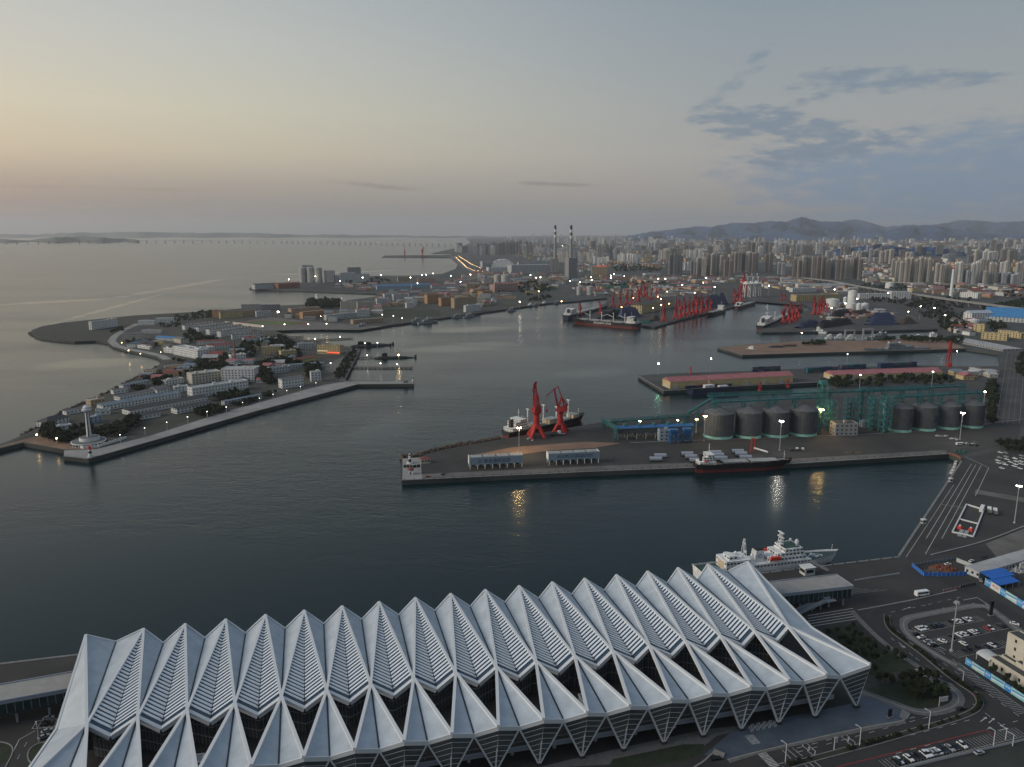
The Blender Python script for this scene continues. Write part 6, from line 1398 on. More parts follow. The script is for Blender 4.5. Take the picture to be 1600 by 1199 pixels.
# ------------------------------------------------------------------ the naval base on the peninsula
RG = {1: (0, 460, 4.283), 2: (300, 460, 4.21), 3: (380, 340, 4.21)}
def Z(r, x, y): a = RG[r]; return a[0] + x / a[2], a[1] + y / a[2]
def Zg(r, x, y, z=4.0): return G(*Z(r, x, y), z)
WN = dict(white='white', cream='cream', tan='tan', orange='orange brick', grey='grey', pale='pale', blue='pale blue', pink='pink', ochre='ochre', brick='brick')
BASE = [
 (1, 885, 850, 1075, 818, 824, 16, 'white', 'dark', 'gable', 'at the front of the striped factory sheds near the breakwater'),
 (1, 1185, 803, 1425, 757, 767, 13, 'white', 'dark', 'gable', 'right of the front factory shed behind the breakwater lamps'),
 (1, 870, 812, 1390, 715, 782, 18, 'white', 'dark', 'gable', 'as the longest factory shed, second from the breakwater'),
 (1, 690, 782, 1210, 692, 748, 15, 'white', 'slate', 'gable', 'with blue grey sheet, third long shed from the breakwater'),
 (1, 640, 812, 740, 803, 782, 9, 'white', 'grey', 'flat', 'as a low annex left of the factory sheds'),
 (1, 805, 714, 1040, 668, 688, 13, 'white', 'grey', 'gable', 'behind the blue grey sheet shed on the shore side'),
 (1, 1052, 674, 1140, 660, 642, 20, 'white', 'grey', 'gable', 'with a broad gable facing the strait'),
 (1, 828, 641, 1000, 608, 610, 9, 'white', 'slate', 'gable', 'as a long hut close to the shore road'),
 (1, 1110, 614, 1230, 592, 582, 10, 'white', 'grey', 'flat', 'right of the long hut by the shore'),
 (1, 760, 670, 860, 655, 644, 8, 'white', 'grey', 'gable', 'as a little house at the shore wall'),
 (1, 610, 754, 705, 738, 714, 13, 'tan', 'pale', 'flat', 'as a square block at the shore left of the sheds'),
 (1, 445, 808, 600, 778, 784, 8, 'white', 'grey', 'gable', 'beside the white viewing tower on the shore side'),
 (1, 318, 892, 465, 852, 858, 15, 'white', 'dark', 'hip', 'with dark arched look at the west tip of the base'),
 (1, 372, 928, 485, 908, 893, 9, 'pale', 'pale', 'flat', 'between the arched block and the tower trees'),
 (1, 600, 868, 685, 852, 828, 9, 'blue', 'pale', 'flat', 'just right of the white viewing tower'),
 (1, 1170, 657, 1262, 647, 624, 9, 'white', 'pale', 'flat', 'left of the large white offices'),
 (1, 1288, 604, 1480, 580, 538, 20, 'cream', 'pale', 'flat', 'behind the large white offices'),
 (1, 1160, 402, 1325, 434, 348, 20, 'white', 'pale', 'flat', 'with its corner to the curved shore road'),
 (1, 1335, 425, 1440, 412, 365, 16, 'white', 'pale', 'flat', 'as right wing of the corner block by the shore road'),
 (1, 1095, 388, 1155, 396, 360, 8, 'white', 'pale', 'flat', 'as a low annex touching the curved shore road'),
 (1, 820, 308, 962, 303, 266, 12, 'cream', 'grey', 'gable', 'as a long two storey house near the headland road'),
 (1, 1165, 322, 1212, 332, 292, 16, 'cream', 'grey', 'gable', 'right of the bright blue roofed workshop'),
 (1, 925, 208, 1035, 207, 178, 10, 'white', 'pale', 'flat', 'on the neck of the headland, left of two'),
 (1, 1042, 195, 1162, 192, 163, 12, 'white', 'pale', 'flat', 'on the neck of the headland, right of two'),
 (1, 617, 240, 790, 214, 187, 8, 'white', 'pale', 'flat', 'as a slab block alone on the scrubby headland'),
 (1, 920, 358, 1000, 370, 342, 6, 'white', 'pale', 'flat', 'as a low long shelter on the shore road'),
 (1, 945, 262, 1080, 262, 242, 9, 'pale', 'green', 'flat', 'left of the bright blue roofed workshop'),
 (1, 1318, 338, 1500, 332, 316, 11, 'white', 'red', 'gable', 'behind the corner block of the shore road'),
 (1, 1400, 368, 1540, 360, 345, 11, 'white', 'red', 'gable', 'in front of another red roof, near the corner block'),
 (2, 265, 299, 462, 287, 266, 11, 'white', 'brown', 'gable', 'as nearest of the five dormered barracks'),
 (2, 190, 282, 395, 252, 244, 11, 'white', 'brown', 'gable', 'as second nearest of the five dormered barracks'),
 (2, 117, 267, 330, 236, 231, 11, 'white', 'brown', 'gable', 'as middle one of the five dormered barracks'),
 (2, 45, 248, 270, 214, 218, 11, 'white', 'brown', 'gable', 'as second farthest of the five dormered barracks'),
 (2, -45, 235, 160, 212, 206, 11, 'white', 'brown', 'gable', 'as farthest of the five dormered barracks'),
 (2, 105, 362, 250, 350, 336, 11, 'white', 'red', 'gable', 'left of the brick chimney among trees'),
 (2, 340, 308, 430, 302, 290, 12, 'white', 'red', 'hip', 'in front of the nearest dormered barrack'),
 (2, 458, 397, 585, 392, 350, 14, 'ochre', 'slate', 'flat', 'as left one of two three storey blocks in the trees'),
 (2, 588, 432, 690, 423, 378, 12, 'ochre', 'slate', 'flat', 'as right one of two three storey blocks in the trees'),
 (2, 260, 452, 358, 442, 404, 12, 'white', 'pale', 'flat', 'at the foot of the brick chimney'),
 (2, 195, 578, 412, 576, 496, 24, 'white', 'pale', 'flat', 'as the tallest white block in the middle of the base'),
 (2, 5, 683, 372, 626, 622, 15, 'white', 'pale', 'flat', 'as the long white offices with many small windows'),
 (2, 595, 622, 735, 603, 562, 12, 'white', 'grey', 'gable', 'with white gable near the root of the breakwater'),
 (2, 785, 577, 850, 572, 515, 9, 'white', 'pale', 'flat', 'as a small cube at the root of the breakwater'),
 (2, 705, 462, 822, 442, 428, 12, 'ochre', 'red', 'gable', 'with bright red roof beside the parade square'),
 (2, 640, 494, 870, 478, 466, 8, 'pale', 'slate', 'gable', 'as a low long row below the red roofed hall'),
 (2, 515, 524, 650, 508, 488, 10, 'pale', 'grey', 'flat', 'left of the low long row among trees'),
 (2, 215, 735, 460, 688, 706, 7, 'pale', 'slate', 'gable', 'as a low workshop row above the breakwater lamps'),
 (2, 455, 318, 565, 312, 294, 12, 'pale', 'grey', 'flat', 'right of the nearest dormered barrack'),
 (2, 700, 362, 800, 357, 328, 10, 'pale', 'pale', 'flat', 'behind the hall with the red glowing strip'),
 (2, 135, 152, 265, 152, 108, 12, 'orange', 'brown', 'gable', 'with chimneys, left end of the far row by the field'),
 (2, 188, 162, 335, 152, 120, 10, 'ochre', 'brown', 'gable', 'in front of the orange brick one by the field'),
 (2, 335, 147, 420, 142, 110, 12, 'tan', 'red', 'flat', 'between the ochre one and the running track'),
 (2, 425, 152, 520, 147, 116, 12, 'pale', 'grey', 'flat', 'directly above the running track, left of the big lamp'),
 (2, 325, 98, 452, 97, 70, 12, 'grey', 'grey', 'flat', 'at the far shore above the track, left'),
 (2, 456, 106, 582, 102, 73, 12, 'grey', 'grey', 'flat', 'at the far shore above the track, right'),
 (2, 655, 148, 845, 133, 98, 18, 'tan', 'grey', 'flat', 'with a small tower, right of the big lamp'),
 (2, 730, 163, 870, 148, 120, 12, 'orange', 'pale', 'flat', 'with orange gable in front of the towered one'),
 (2, 885, 172, 1080, 152, 140, 10, 'pale', 'pale', 'flat', 'as a low row beyond the naval quay'),
 (2, 980, 118, 1085, 115, 52, 13, 'cream', 'grey', 'flat', 'as a five storey block beside the dark wood'),
 (2, 1090, 105, 1212, 98, 54, 13, 'cream', 'grey', 'flat', 'right of the five storey block by the wood'),
 (2, 1085, 152, 1170, 147, 104, 9, 'white', 'pale', 'flat', 'below the two cream blocks by the wood'),
 (2, 1060, 198, 1260, 182, 172, 12, 'tan', 'pale', 'flat', 'as a long low store on the naval quay'),
 (3, 880, 582, 970, 578, 538, 12, 'pale', 'pale', 'flat', 'left front of the housing beyond the naval quay'),
 (3, 930, 548, 985, 545, 505, 10, 'pale', 'grey', 'flat', 'in the back row of housing, first from left'),
 (3, 990, 548, 1085, 542, 508, 12, 'pale', 'grey', 'flat', 'in the back row of housing, second from left'),
 (3, 1092, 540, 1162, 534, 500, 12, 'grey', 'grey', 'flat', 'in the back row of housing, third from left'),
 (3, 1075, 597, 1122, 594, 564, 8, 'white', 'pale', 'flat', 'alone before the housing beyond the naval quay'),
 (3, 1212, 568, 1300, 562, 512, 16, 'orange', 'brown', 'flat', 'as left one of the orange blocks above the gunboats'),
 (3, 1303, 584, 1388, 578, 532, 14, 'orange', 'brown', 'flat', 'as middle one of the orange blocks above the gunboats'),
 (3, 1390, 598, 1535, 584, 534, 14, 'tan', 'brown', 'flat', 'as right one of the orange blocks above the gunboats'),
 (3, 1465, 624, 1562, 614, 582, 9, 'white', 'pale', 'flat', 'below the right orange block on the quay'),
 (3, 1468, 464, 1600, 462, 438, 14, 'tan', 'pale', 'flat', 'inland behind the orange blocks, back'),
 (3, 1520, 504, 1610, 500, 474, 12, 'pink', 'red', 'flat', 'inland behind the orange blocks, front'),
 (3, 1150, 430, 1262, 428, 402, 14, 'pink', 'grey', 'flat', 'beyond the blue sheds of the silo spit, right'),
 (3, 1018, 422, 1100, 420, 394, 14, 'tan', 'pink', 'flat', 'beyond the blue sheds of the silo spit, left'),
]
for r, x0, y0, x1, y1, top, dep, wall, roof, rt, ph in BASE:
    a, b = Z(r, x0, y0), Z(r, x1, y1); t = Z(r, 0, top)[1]; ad = {'gable': 'pitched', 'hip': 'hipped', 'flat': 'flat'}[rt]
    bld(a[0], a[1], b[0], b[1], t, dep, wall, roof, rt, '%s building %s' % (WN[wall], ph) if len(ph.split()) > 9 else '%s building with %s roof %s' % (WN[wall], roof, ph) if len(ph.split()) < 10 and roof in ('red', 'slate', 'brown') and 'roof' not in ph else '%s building %s' % (WN[wall], ph), group=None, extra='dormers' if 'dormered' in ph else 'chimneys' if 'chimneys' in ph else None, pitch=4.2, rh=dep * .16 if rt == 'gable' else None)
def lit_hall():
    a, b = Zg(2, 825, 392), Zg(2, 972, 396); r = bld(*Z(2, 825, 392), *Z(2, 972, 396), Z(2, 0, 338)[1], 16, 'ochre', 'grey', 'flat', 'ochre hall with a glowing red strip along its front')
    n = Vector((b - a).normalized()); s = MB(); c = a + (b - a) * .45; s.bar(c + Vector((0, -.8, 3.2)), b + Vector((0, -.8, 2.6)), .5, 1.6); s.build('neon_strip', 'neon_red', r); q = MB().bar(a + Vector((0, -.3, 5.5)), c + Vector((0, -.3, 5.5)), .2, 1.2); q.build('lit_windows', 'window_lit', r)
mat('neon_red', (.5, .05, .03), .5, emit=(1, .10, .05), estr=1.1)
lit_hall()
bld(*Z(1, 1040, 308), *Z(1, 1165, 316), Z(1, 0, 288)[1], 14, 'pale', 'blue', 'gable', 'pale workshop with a bright blue roof near the headland road', rh=2.5)
def chimney(px, py, top, r0, label, m='wall_brick', bands=()):
    g = G(px, py); h = zat(g, top) - 4; r = thing('chimney', (g.x, g.y, 4), label, 'chimney'); MB().cyl((g.x, g.y, 4), r0, r0 * .62, h, 16).build('shaft', m, r)
    for f0, f1, mm in bands: MB().cyl((g.x, g.y, 4 + h * f0), (r0 - .38 * r0 * f0) * 1.03, (r0 - .38 * r0 * f1) * 1.03, h * (f1 - f0), 16).build('painted_band', mm, r)
    MB().cyl((g.x, g.y, 4 + h), r0 * .7, r0 * .7, 1.2, 16).build('rim', m, r)
chimney(*Z(2, 285, 452), Z(2, 0, 312)[1], 1.7, 'brown brick chimney rising from the middle of the base')
def view_tower():
    g = Zg(1, 595, 1000); r = thing('viewing_tower', (g.x, g.y, 4), 'white viewing tower with ball top on stepped round terraces', 'tower')
    t = MB().cyl((g.x, g.y, 4), 16, 16, 3.4, 28).build('lower_terrace', 'wall_white', r); w1 = MB()
    for k in range(28): a = 2 * pi * k / 28; w1.box((g.x + 16 * cos(a), g.y + 16 * sin(a), 4.5), (.5, 2.0, 2.0), a)
    w1.build('window', 'window_dark', t, kind='stuff'); MB().cyl((g.x, g.y, 7.4), 15.3, 15.3, .15, 28).build('terrace_roof', 'roof_grey', t)
    MB().cyl((g.x, g.y + 2, 7.6), 9.5, 9.2, 3.2, 24).build('upper_terrace', 'wall_white', r); MB().cyl((g.x, g.y + 2, 10.8), 8.8, 8.8, .15, 24).build('terrace_roof', 'roof_grey', r)
    h = zat(g, Z(1, 0, 792)[1]) - 4; MB().cyl((g.x, g.y + 2, 10.8), 2.4, 1.9, h - 7, 12).build('shaft', 'wall_white', r)
    for k in range(4): a = k * pi / 2 + .4; MB().box((g.x + 2.1 * cos(a), g.y + 2 + 2.1 * sin(a), 11), (.6, .9, h - 7.6), a).build('window_strip', 'window_dark', r)
    z = 4 + h; MB().lathe((g.x, g.y + 2, z - .5), [(1.9, 0), (4.6, 2.2), (4.6, 3.4), (3.6, 4.2)], 16).build('gallery', 'wall_pale', r); MB().lathe((g.x, g.y + 2, z + 3.6), [(3.2, 0), (3.4, 1.6), (1.6, 3.4), (.1, 3.9)], 14).build('dome', 'wall_white', r)
    g = Zg(1, 605, 1087); r = thing('lighthouse', (g.x, g.y, 4), 'small white lighthouse with red lantern on the breakwater corner', 'lighthouse'); MB().cyl((g.x, g.y, 4), 2.6, 2.4, 1.0, 12).build('base', 'wall_pale', r); MB().cyl((g.x, g.y, 5), 1.7, 1.3, 6.5, 12).build('tower', 'wall_white', r); MB().cyl((g.x, g.y, 7.6), 1.62, 1.52, 1.8, 12).build('black_band', 'hull_black', r); MB().lathe((g.x, g.y, 11.5), [(2.0, 0), (2.0, .4), (1.2, .5), (1.2, 2.2), (1.7, 2.3), (.2, 3.6)], 12).build('lantern', 'boat_red', r)
    g = G(645, 597); r = thing('pier_light', (g.x, g.y, 4), 'little white and black light post at the breakwater end', 'lighthouse'); MB().cyl((g.x, g.y, 4), 1.1, .9, 5, 10).build('lower_tower', 'hull_white', r); MB().cyl((g.x, g.y, 9), .9, .75, 2.5, 10).build('band', 'hull_black', r); MB().ball((g.x, g.y, 12), .9).build('lantern', 'pole_white', r); g = G(634, 598.5); house((g.x, g.y, 4), 6, 4, 2.6, 0, 'grey', 'dark', 'flat', 'dark hut near the end of the breakwater', name='hut', cat='hut', pitch=3)
view_tower()
def lowwall(px, label, h, m='wall_white', w_=.6, z=4.0):
    pts = gpts(px); c = sum(pts, Vector()) / len(pts); r = thing('wall', (c.x, c.y, z), label, 'wall'); MB().path([Vector((p.x, p.y, z + h / 2)) for p in pts], w_, h).build('masonry', m, r)
    k = MB(); 
    for a, b in zip(pts, pts[1:]):
        n = max(1, int((b - a).length / 6))
        for j in range(n): q = a + (b - a) * (j / n); k.box((q.x, q.y, z), (1.1, 1.1, h + .5))
    k.build('pier_posts', m, r, kind='stuff')
lowwall([Z(1, 490, 1015), Z(1, 560, 1035), Z(1, 660, 1025), Z(1, 845, 965)], 'white arcaded garden wall in front of the viewing tower', 2.4); lowwall([Z(2, 220, 192), Z(2, 300, 200), Z(2, 470, 220)], 'pale grandstand wall along the running track', 5, 'wall_cream', 3); lowwall([Z(1, 1100, 490), Z(1, 1310, 468)], 'pale wall beside the curved shore road', 3)
# running track with its field
c = Zg(2, 540, 189); ex = (Zg(2, 765, 195) - Zg(2, 320, 180)) / 2; ey = Vector((-ex.y, ex.x, 0)).normalized() * ex.length * .46
def oval(name, f, m, z, cat=None):
    mb = MB(); mb.face([tuple((c + ex * cos(2 * pi * k / 40) * f + ey * sin(2 * pi * k / 40) * f ** 1.3).xy) + (z,) for k in range(40)]); return struct(name, mb, m)
mat('track_red', (.17, .05, .035), .9, var=.15, scale=.1); mat('field_green', (.06, .10, .03), .95, var=.25, scale=.05)
oval('running_track', 1, 'track_red', 4.06); oval('sports_field', .84, 'field_green', 4.09)
area('parade_ground', [Z(2, 870, 470), Z(2, 985, 415), Z(2, 1000, 410), Z(2, 940, 520), Z(2, 880, 500)], 'quay_concrete', 4.06); area('road', [Z(2, 1075, 375), Z(2, 1105, 372), Z(2, 1008, 568), Z(2, 965, 568)], 'quay_concrete', 4.06); area('naval_quay', [Z(2, 230, 195), Z(2, 455, 238), Z(2, 900, 232), Z(2, 1100, 235), Z(2, 1255, 212), Z(2, 1060, 196), Z(2, 880, 190), Z(2, 520, 150)], 'quay_concrete', 4.05); area('lawn', [Z(3, 830, 650), Z(3, 1080, 665), Z(3, 1300, 650), Z(3, 1290, 610), Z(3, 950, 600)], 'grass', 4.06)
area('lawn', [Z(1, 760, 980), Z(1, 840, 950), Z(1, 1540, 785), Z(1, 1500, 750), Z(1, 900, 880)], 'scrub', 4.05)
# jetties and submarines
def jetty(name, label, a, b, wd, h=2.2, m='quay_concrete', piles=True):
    a, b = G(*a, 0), G(*b, 0); c = (a + b) / 2; L_ = (b - a).length; rz = atan2(b.y - a.y, b.x - a.x); r = thing(name, (c.x, c.y, 0), label, 'jetty'); MB().box((c.x, c.y, h - .8), (L_, wd, .9), rz).build('deck', m, r); u = (b - a).normalized(); n = Vector((-u.y, u.x, 0)) * wd * .4
    for k in range(int(L_ / 7)):
        for s in (-1, 1): p = a + u * (3 + k * 7) + n * s; MB().cyl((p.x, p.y, -2), .5, .5, h + 1.4, 6).build('pile', m, r)
jetty('jetty', 'long dark piled jetty below the two moored submarines', Z(2, 1048, 486), Z(2, 1455, 487), 8); jetty('jetty', 'stone jetty above the submarines, longer one', Z(2, 770, 308), Z(2, 1060, 292), 9); jetty('jetty', 'short dark jetty beside the naval quay wall', Z(2, 610, 288), Z(2, 735, 280), 7); jetty('jetty', 'thin jetty between the two submarines', Z(2, 1085, 424), Z(2, 1200, 418), 5)
def submarine(label, a, b, sail=.42):
    a, b = G(*a, 0), G(*b, 0); c = (a + b) / 2; L = (b - a).length; rz = atan2(b.y - a.y, b.x - a.x); r = thing('submarine', (0, 0, 0), label, 'submarine'); n = 14; k = 14; v = []
    for i in range(n + 1):
        f = i / n; x = -L / 2 + L * f; q = min(1, (f / .14) ** .5) * min(1, ((1 - f) / .38) ** .75) if 0 < f < 1 else .05
        for j in range(k): t = 2 * pi * j / k; v.append((x, 4.4 * q * cos(t), .2 + 3.4 * q * sin(t)))
    h = MB().poly(v, [(i * k + j, i * k + (j + 1) % k, i * k + k + (j + 1) % k, i * k + k + j) for i in range(n) for j in range(k)] + [tuple(range(k)), tuple(range(n * k + k - 1, n * k - 1, -1))]).build('hull', 'sub_black', r, smooth=True)
    MB().box((-L / 2 + L * sail, 0, 3.0), (L * .13, 2.6, 6.2), 0, (.9, .8)).build('sail', 'sub_black', r); MB().box((-L / 2 + L * sail, 0, 7), (1.5, 9, .35)).build('sail_planes', 'sub_black', r); MB().box((L * .475, 0, -1), (3.5, .6, 6)).build('rudder', 'sub_black', r); MB().box((0, 0, 3.3), (L * .6, 2.6, .3)).build('casing_deck', 'deck_grey', r); MB().cyl((-L / 2 + L * sail, 0, 9), .25, .15, 3.5, 6).build('periscope', 'sub_black', r)
    r.location = (c.x, c.y, 0); r.rotation_euler = (0, 0, rz)
submarine('black submarine moored alone between the thin jetty and the dark piled jetty', Z(2, 1190, 424), Z(2, 1478, 418), .27); submarine('black submarine in the farther berth, front one of a pair', Z(2, 1052, 352), Z(2, 1312, 340), .42); submarine('black submarine in the farther berth, back one of a pair', Z(2, 1040, 345), Z(2, 1330, 332), .24)
def gunboat(label, stern, bow, B=9, hull='hull_grey', group='grey naval boats along the quays', name='naval_ship', lv=3, red=False):
    s, b = Vector(stern), Vector(bow); L = (b - s).length; c = (s + b) / 2; r = thing(name, (0, 0, 0), label, 'naval ship', group); D = 2.6 + L * .028; ship_hull(r, L, B, D, hull, None, 'deck_grey', bulwark=.5, bow=.4, sheer=L * .02); z = D - .5
    block(r, 'deckhouse', hull, -L * .04, 0, z, L * .42, B * .7, 2.8, 1); block(r, 'bridge_deck', hull, L * .06, 0, z + 2.8, L * .2, B * .6, 2.6 * (lv - 1), lv - 1, (.85, .9)); block(r, 'hangar', hull, -L * .2, 0, z + 2.8, L * .1, B * .5, 2.6, None, (.9, .9))
    m = MB(); zt = z + 2.8 + 2.6 * (lv - 1)
    for sx in (-1, 1):
        for sy in (-1, 1): m.bar((L * .02 + sx * 1.2, sy * 1.2, zt), (L * .02 + sx * .3, sy * .3, zt + L * .11), .35)
    m.box((L * .02, 0, zt + L * .08), (1, B * .5, .4)).box((L * .02, 0, zt + L * .045), (2.4, 2.4, .4)).build('lattice_mast', hull, r); MB().box((-L * .1, 0, z + 2.8), (L * .05, B * .35, 4.2), 0, (.8, .8)).build('funnel', hull, r)
    for x in (.27, -.33): MB().cyl((L * x, 0, z), B * .17, B * .14, 1.7, 10).bar((L * x, 0, z + 1.2), (L * x + (4 if x > 0 else -4), 0, z + 2), .35).build('gun_turret', hull, r)
    for x, sy in ((-.02, .2), (.12, -.2)): MB().ball((L * x, sy * B, zt + .8), 1.2 + L * .006).build('radome', 'hull_white', r)
    r.location = (c.x, c.y, 0); r.rotation_euler = (0, 0, atan2(b.y - s.y, b.x - s.x)); return r
gunboat('grey blue gunboat at the naval quay end, left of a pair', Zg(3, 1085, 700, 0), Zg(3, 1195, 692, 0)); gunboat('grey blue gunboat at the naval quay end, right of a pair', Zg(3, 1150, 702, 0), Zg(3, 1280, 690, 0), 10); gunboat('small grey boat under the orange blocks, left one', Zg(3, 1370, 664, 0), Zg(3, 1445, 658, 0), 7, lv=2); gunboat('small grey boat under the orange blocks, right one', Zg(3, 1450, 662, 0), Zg(3, 1522, 652, 0), 7, lv=2); gunboat('flat grey boat drawn up at the naval quay wall', Zg(3, 725, 735, 0), Zg(3, 838, 722, 0), 7, lv=2)
# trees past those that can be told apart: gathered into one mass
MASS = MB()
def mass(px, n, h, seed=1, leaf=.9, m=14):
    pl = [p.xy for p in gpts(px)]; rnd = random.Random(seed); x0, x1 = min(p[0] for p in pl), max(p[0] for p in pl); y0, y1 = min(p[1] for p in pl), max(p[1] for p in pl); k = t = 0
    while k < n and t < n * 30:
        t += 1; x, y = rnd.uniform(x0, x1), rnd.uniform(y0, y1)
        if not inside((x, y), pl) or blocked((x, y), 1.5): continue
        k += 1; g = h * rnd.uniform(.7, 1.25); q = crown(rnd, g * rnd.uniform(.42, .6), g * .42, 4 + g * rnd.uniform(.42, .55), m, leaf * g / 9); s = len(MASS.v); MASS.v += [(a + x, b + y, c) for a, b, c in q.v]; MASS.f += [tuple(i + s for i in f) for f in q.f]
# trees of the base
for k, (r, pl, n, s, gap, ph) in enumerate((
 (1, [(270, 930), (330, 870), (370, 940), (480, 960), (490, 1000), (400, 1000), (290, 970)], 20, .95, 6, 'behind the lit lamps at the west tip'),
 (1, [(450, 950), (590, 880), (640, 930), (760, 880), (900, 890), (860, 940), (700, 960)], 24, .8, 6, 'round the viewing tower'),
 (1, [(850, 850), (930, 840), (940, 880), (860, 890)], 6, .9, 5, 'at the corner of the front factory shed'), (1, [(880, 640), (980, 620), (960, 650), (890, 660)], 7, .8, 5, 'between the shore huts'), (1, [(1030, 600), (1110, 575), (1110, 610), (1040, 620)], 6, 1, 5, 'beside the long hut'),
 (1, [(940, 570), (1100, 520), (1280, 500), (1260, 540), (1000, 590)], 22, .75, 7, 'along the inner shore road'), (1, [(1150, 440), (1300, 470), (1480, 400), (1540, 420), (1500, 560), (1300, 540)], 46, .95, 6, 'in the wood behind the corner block'),
 (1, [(1230, 270), (1290, 240), (1400, 300), (1330, 320), (1240, 330)], 20, .9, 6, 'between the blue roof and the barracks'), (1, [(1080, 230), (1200, 220), (1200, 190), (1420, 160), (1420, 140), (1180, 150), (1060, 210)], 26, .8, 8, 'along the neck of the headland'), (1, [(830, 320), (920, 345), (900, 330), (1050, 350), (1060, 330), (900, 310)], 12, .7, 6, 'along the headland road'),
 (1, [(740, 260), (800, 230), (830, 215), (820, 250)], 8, .7, 6, 'at the foot of the headland slab block'), (2, [(290, 390), (330, 330), (440, 330), (470, 300), (600, 290), (680, 330), (640, 370), (450, 340), (400, 420), (300, 420)], 46, 1.0, 6, 'north of the ochre blocks'),
 (2, [(410, 480), (520, 450), (560, 430), (520, 560), (560, 600), (450, 590), (420, 560)], 36, 1.05, 6, 'in the dark wood of the middle base'), (2, [(580, 370), (710, 390), (720, 460), (680, 480), (560, 450)], 24, 1, 6, 'round the ochre blocks'), (2, [(740, 480), (830, 470), (850, 510), (780, 560), (740, 540)], 16, .95, 6, 'beside the white cube'),
 (2, [(990, 450), (1060, 370), (1090, 390), (1000, 560), (925, 560), (930, 530)], 30, .7, 7, 'on the quay promenade by the submarines'), (2, [(130, 680), (380, 640), (380, 680), (140, 720)], 20, .75, 7, 'in front of the long white offices'), (2, [(0, 790), (20, 760), (200, 745), (220, 775), (60, 815)], 18, .7, 6, 'between the right shed and the breakwater'), (2, [(270, 740), (460, 670), (540, 640), (560, 655), (300, 750)], 22, .6, 7, 'above the breakwater lamps'),
 (2, [(190, 510), (330, 490), (330, 560), (200, 560)], 10, 1, 6, 'before the tallest white block'), (2, [(0, 260), (60, 280), (200, 300), (250, 300), (30, 300)], 14, .8, 6, 'in front of the barracks'), (2, [(0, 150), (130, 140), (130, 110), (0, 125)], 16, .7, 9, 'on the headland side of the orange building'))):
    if k in (0, 1, 2, 3, 4, 6, 11, 12, 13, 14, 16, 17): grove([Z(r, *p) for p in pl], int(n * .8), 'dark rounded tree %s' % ph, 'trees of the naval base', s * 1.1, 100 + k, gap * .9)
    mass([Z(r, *p) for p in pl], int(n * 2.8), 9.5 * s, seed=k)
mass([Z(3, 400, 590), Z(3, 430, 560), Z(3, 640, 560), Z(3, 640, 600), Z(3, 500, 605)], 110, 17, seed=5)
# silo spit
for i, (x0, x1, t) in enumerate(((372, 417, 332), (421, 468, 330), (472, 521, 332), (524, 551, 350))): silo('cement_silo', ['first', 'second', 'third', 'fourth, narrow'][i] + ' pale silo from the left on the spit across the bay', *(Z(3, x0, 0)[0], Z(3, x1, 0)[0]), Z(3, 0, 428)[1], Z(3, 0, t)[1], 3, 'silo_pale', 'silo_pale', None, 16, 'pale silos on the spit', False)
for x0, y0, x1, y1, top, dep, wall, roof, rt, ph in ((392, 426, 466, 425, 317, 8, 'grey', 'grey', 'flat', 'as a bridge house rising above the pale silos'), (553, 428, 598, 428, 352, 20, 'grey', 'dark', 'flat', 'as a dark mill tower right of the pale silos'), (600, 424, 688, 422, 382, 20, 'white', 'pale', 'flat', 'as white mill block right of the dark mill tower'), (640, 428, 740, 426, 365, 24, 'pale', 'pale', 'flat', 'under the striped block of the spit'), (688, 410, 776, 408, 331, 24, 'grey', 'pale', 'flat', 'as tall striped block of the spit'), (740, 426, 832, 424, 374, 20, 'pale', 'pale', 'flat', 'right of the striped block of the spit'), (78, 474, 228, 466, 442, 26, 'pale', 'dark', 'gable', 'as the long shed at the tip of the spit'), (232, 470, 372, 462, 438, 30, 'brick', 'red', 'gable', 'as red roofed store in the middle of the spit'), (880, 478, 1105, 472, 452, 20, 'blue', 'blue', 'gable', 'as long blue shed at the root of the spit'), (1112, 470, 1232, 466, 444, 20, 'blue', 'blue', 'gable', 'as shorter blue shed right of the long blue one'), (1240, 468, 1425, 462, 446, 22, 'pale', 'red', 'gable', 'as long red roofed shed right of the blue sheds')):
    bld(*Z(3, x0, y0), *Z(3, x1, y1), Z(3, 0, top)[1], dep, wall, roof, rt, '%s building %s' % (WN[wall], ph), pitch=8, rh=3)
area('ground', [Z(3, 380, 470), Z(3, 560, 430), Z(3, 880, 400), Z(3, 900, 490), Z(3, 700, 492), Z(3, 480, 480)], 'asphalt', 4.05)
mass([Z(3, 650, 420), Z(3, 870, 400), Z(3, 1000, 425), Z(3, 860, 450), Z(3, 660, 440)], 50, 10, seed=6)
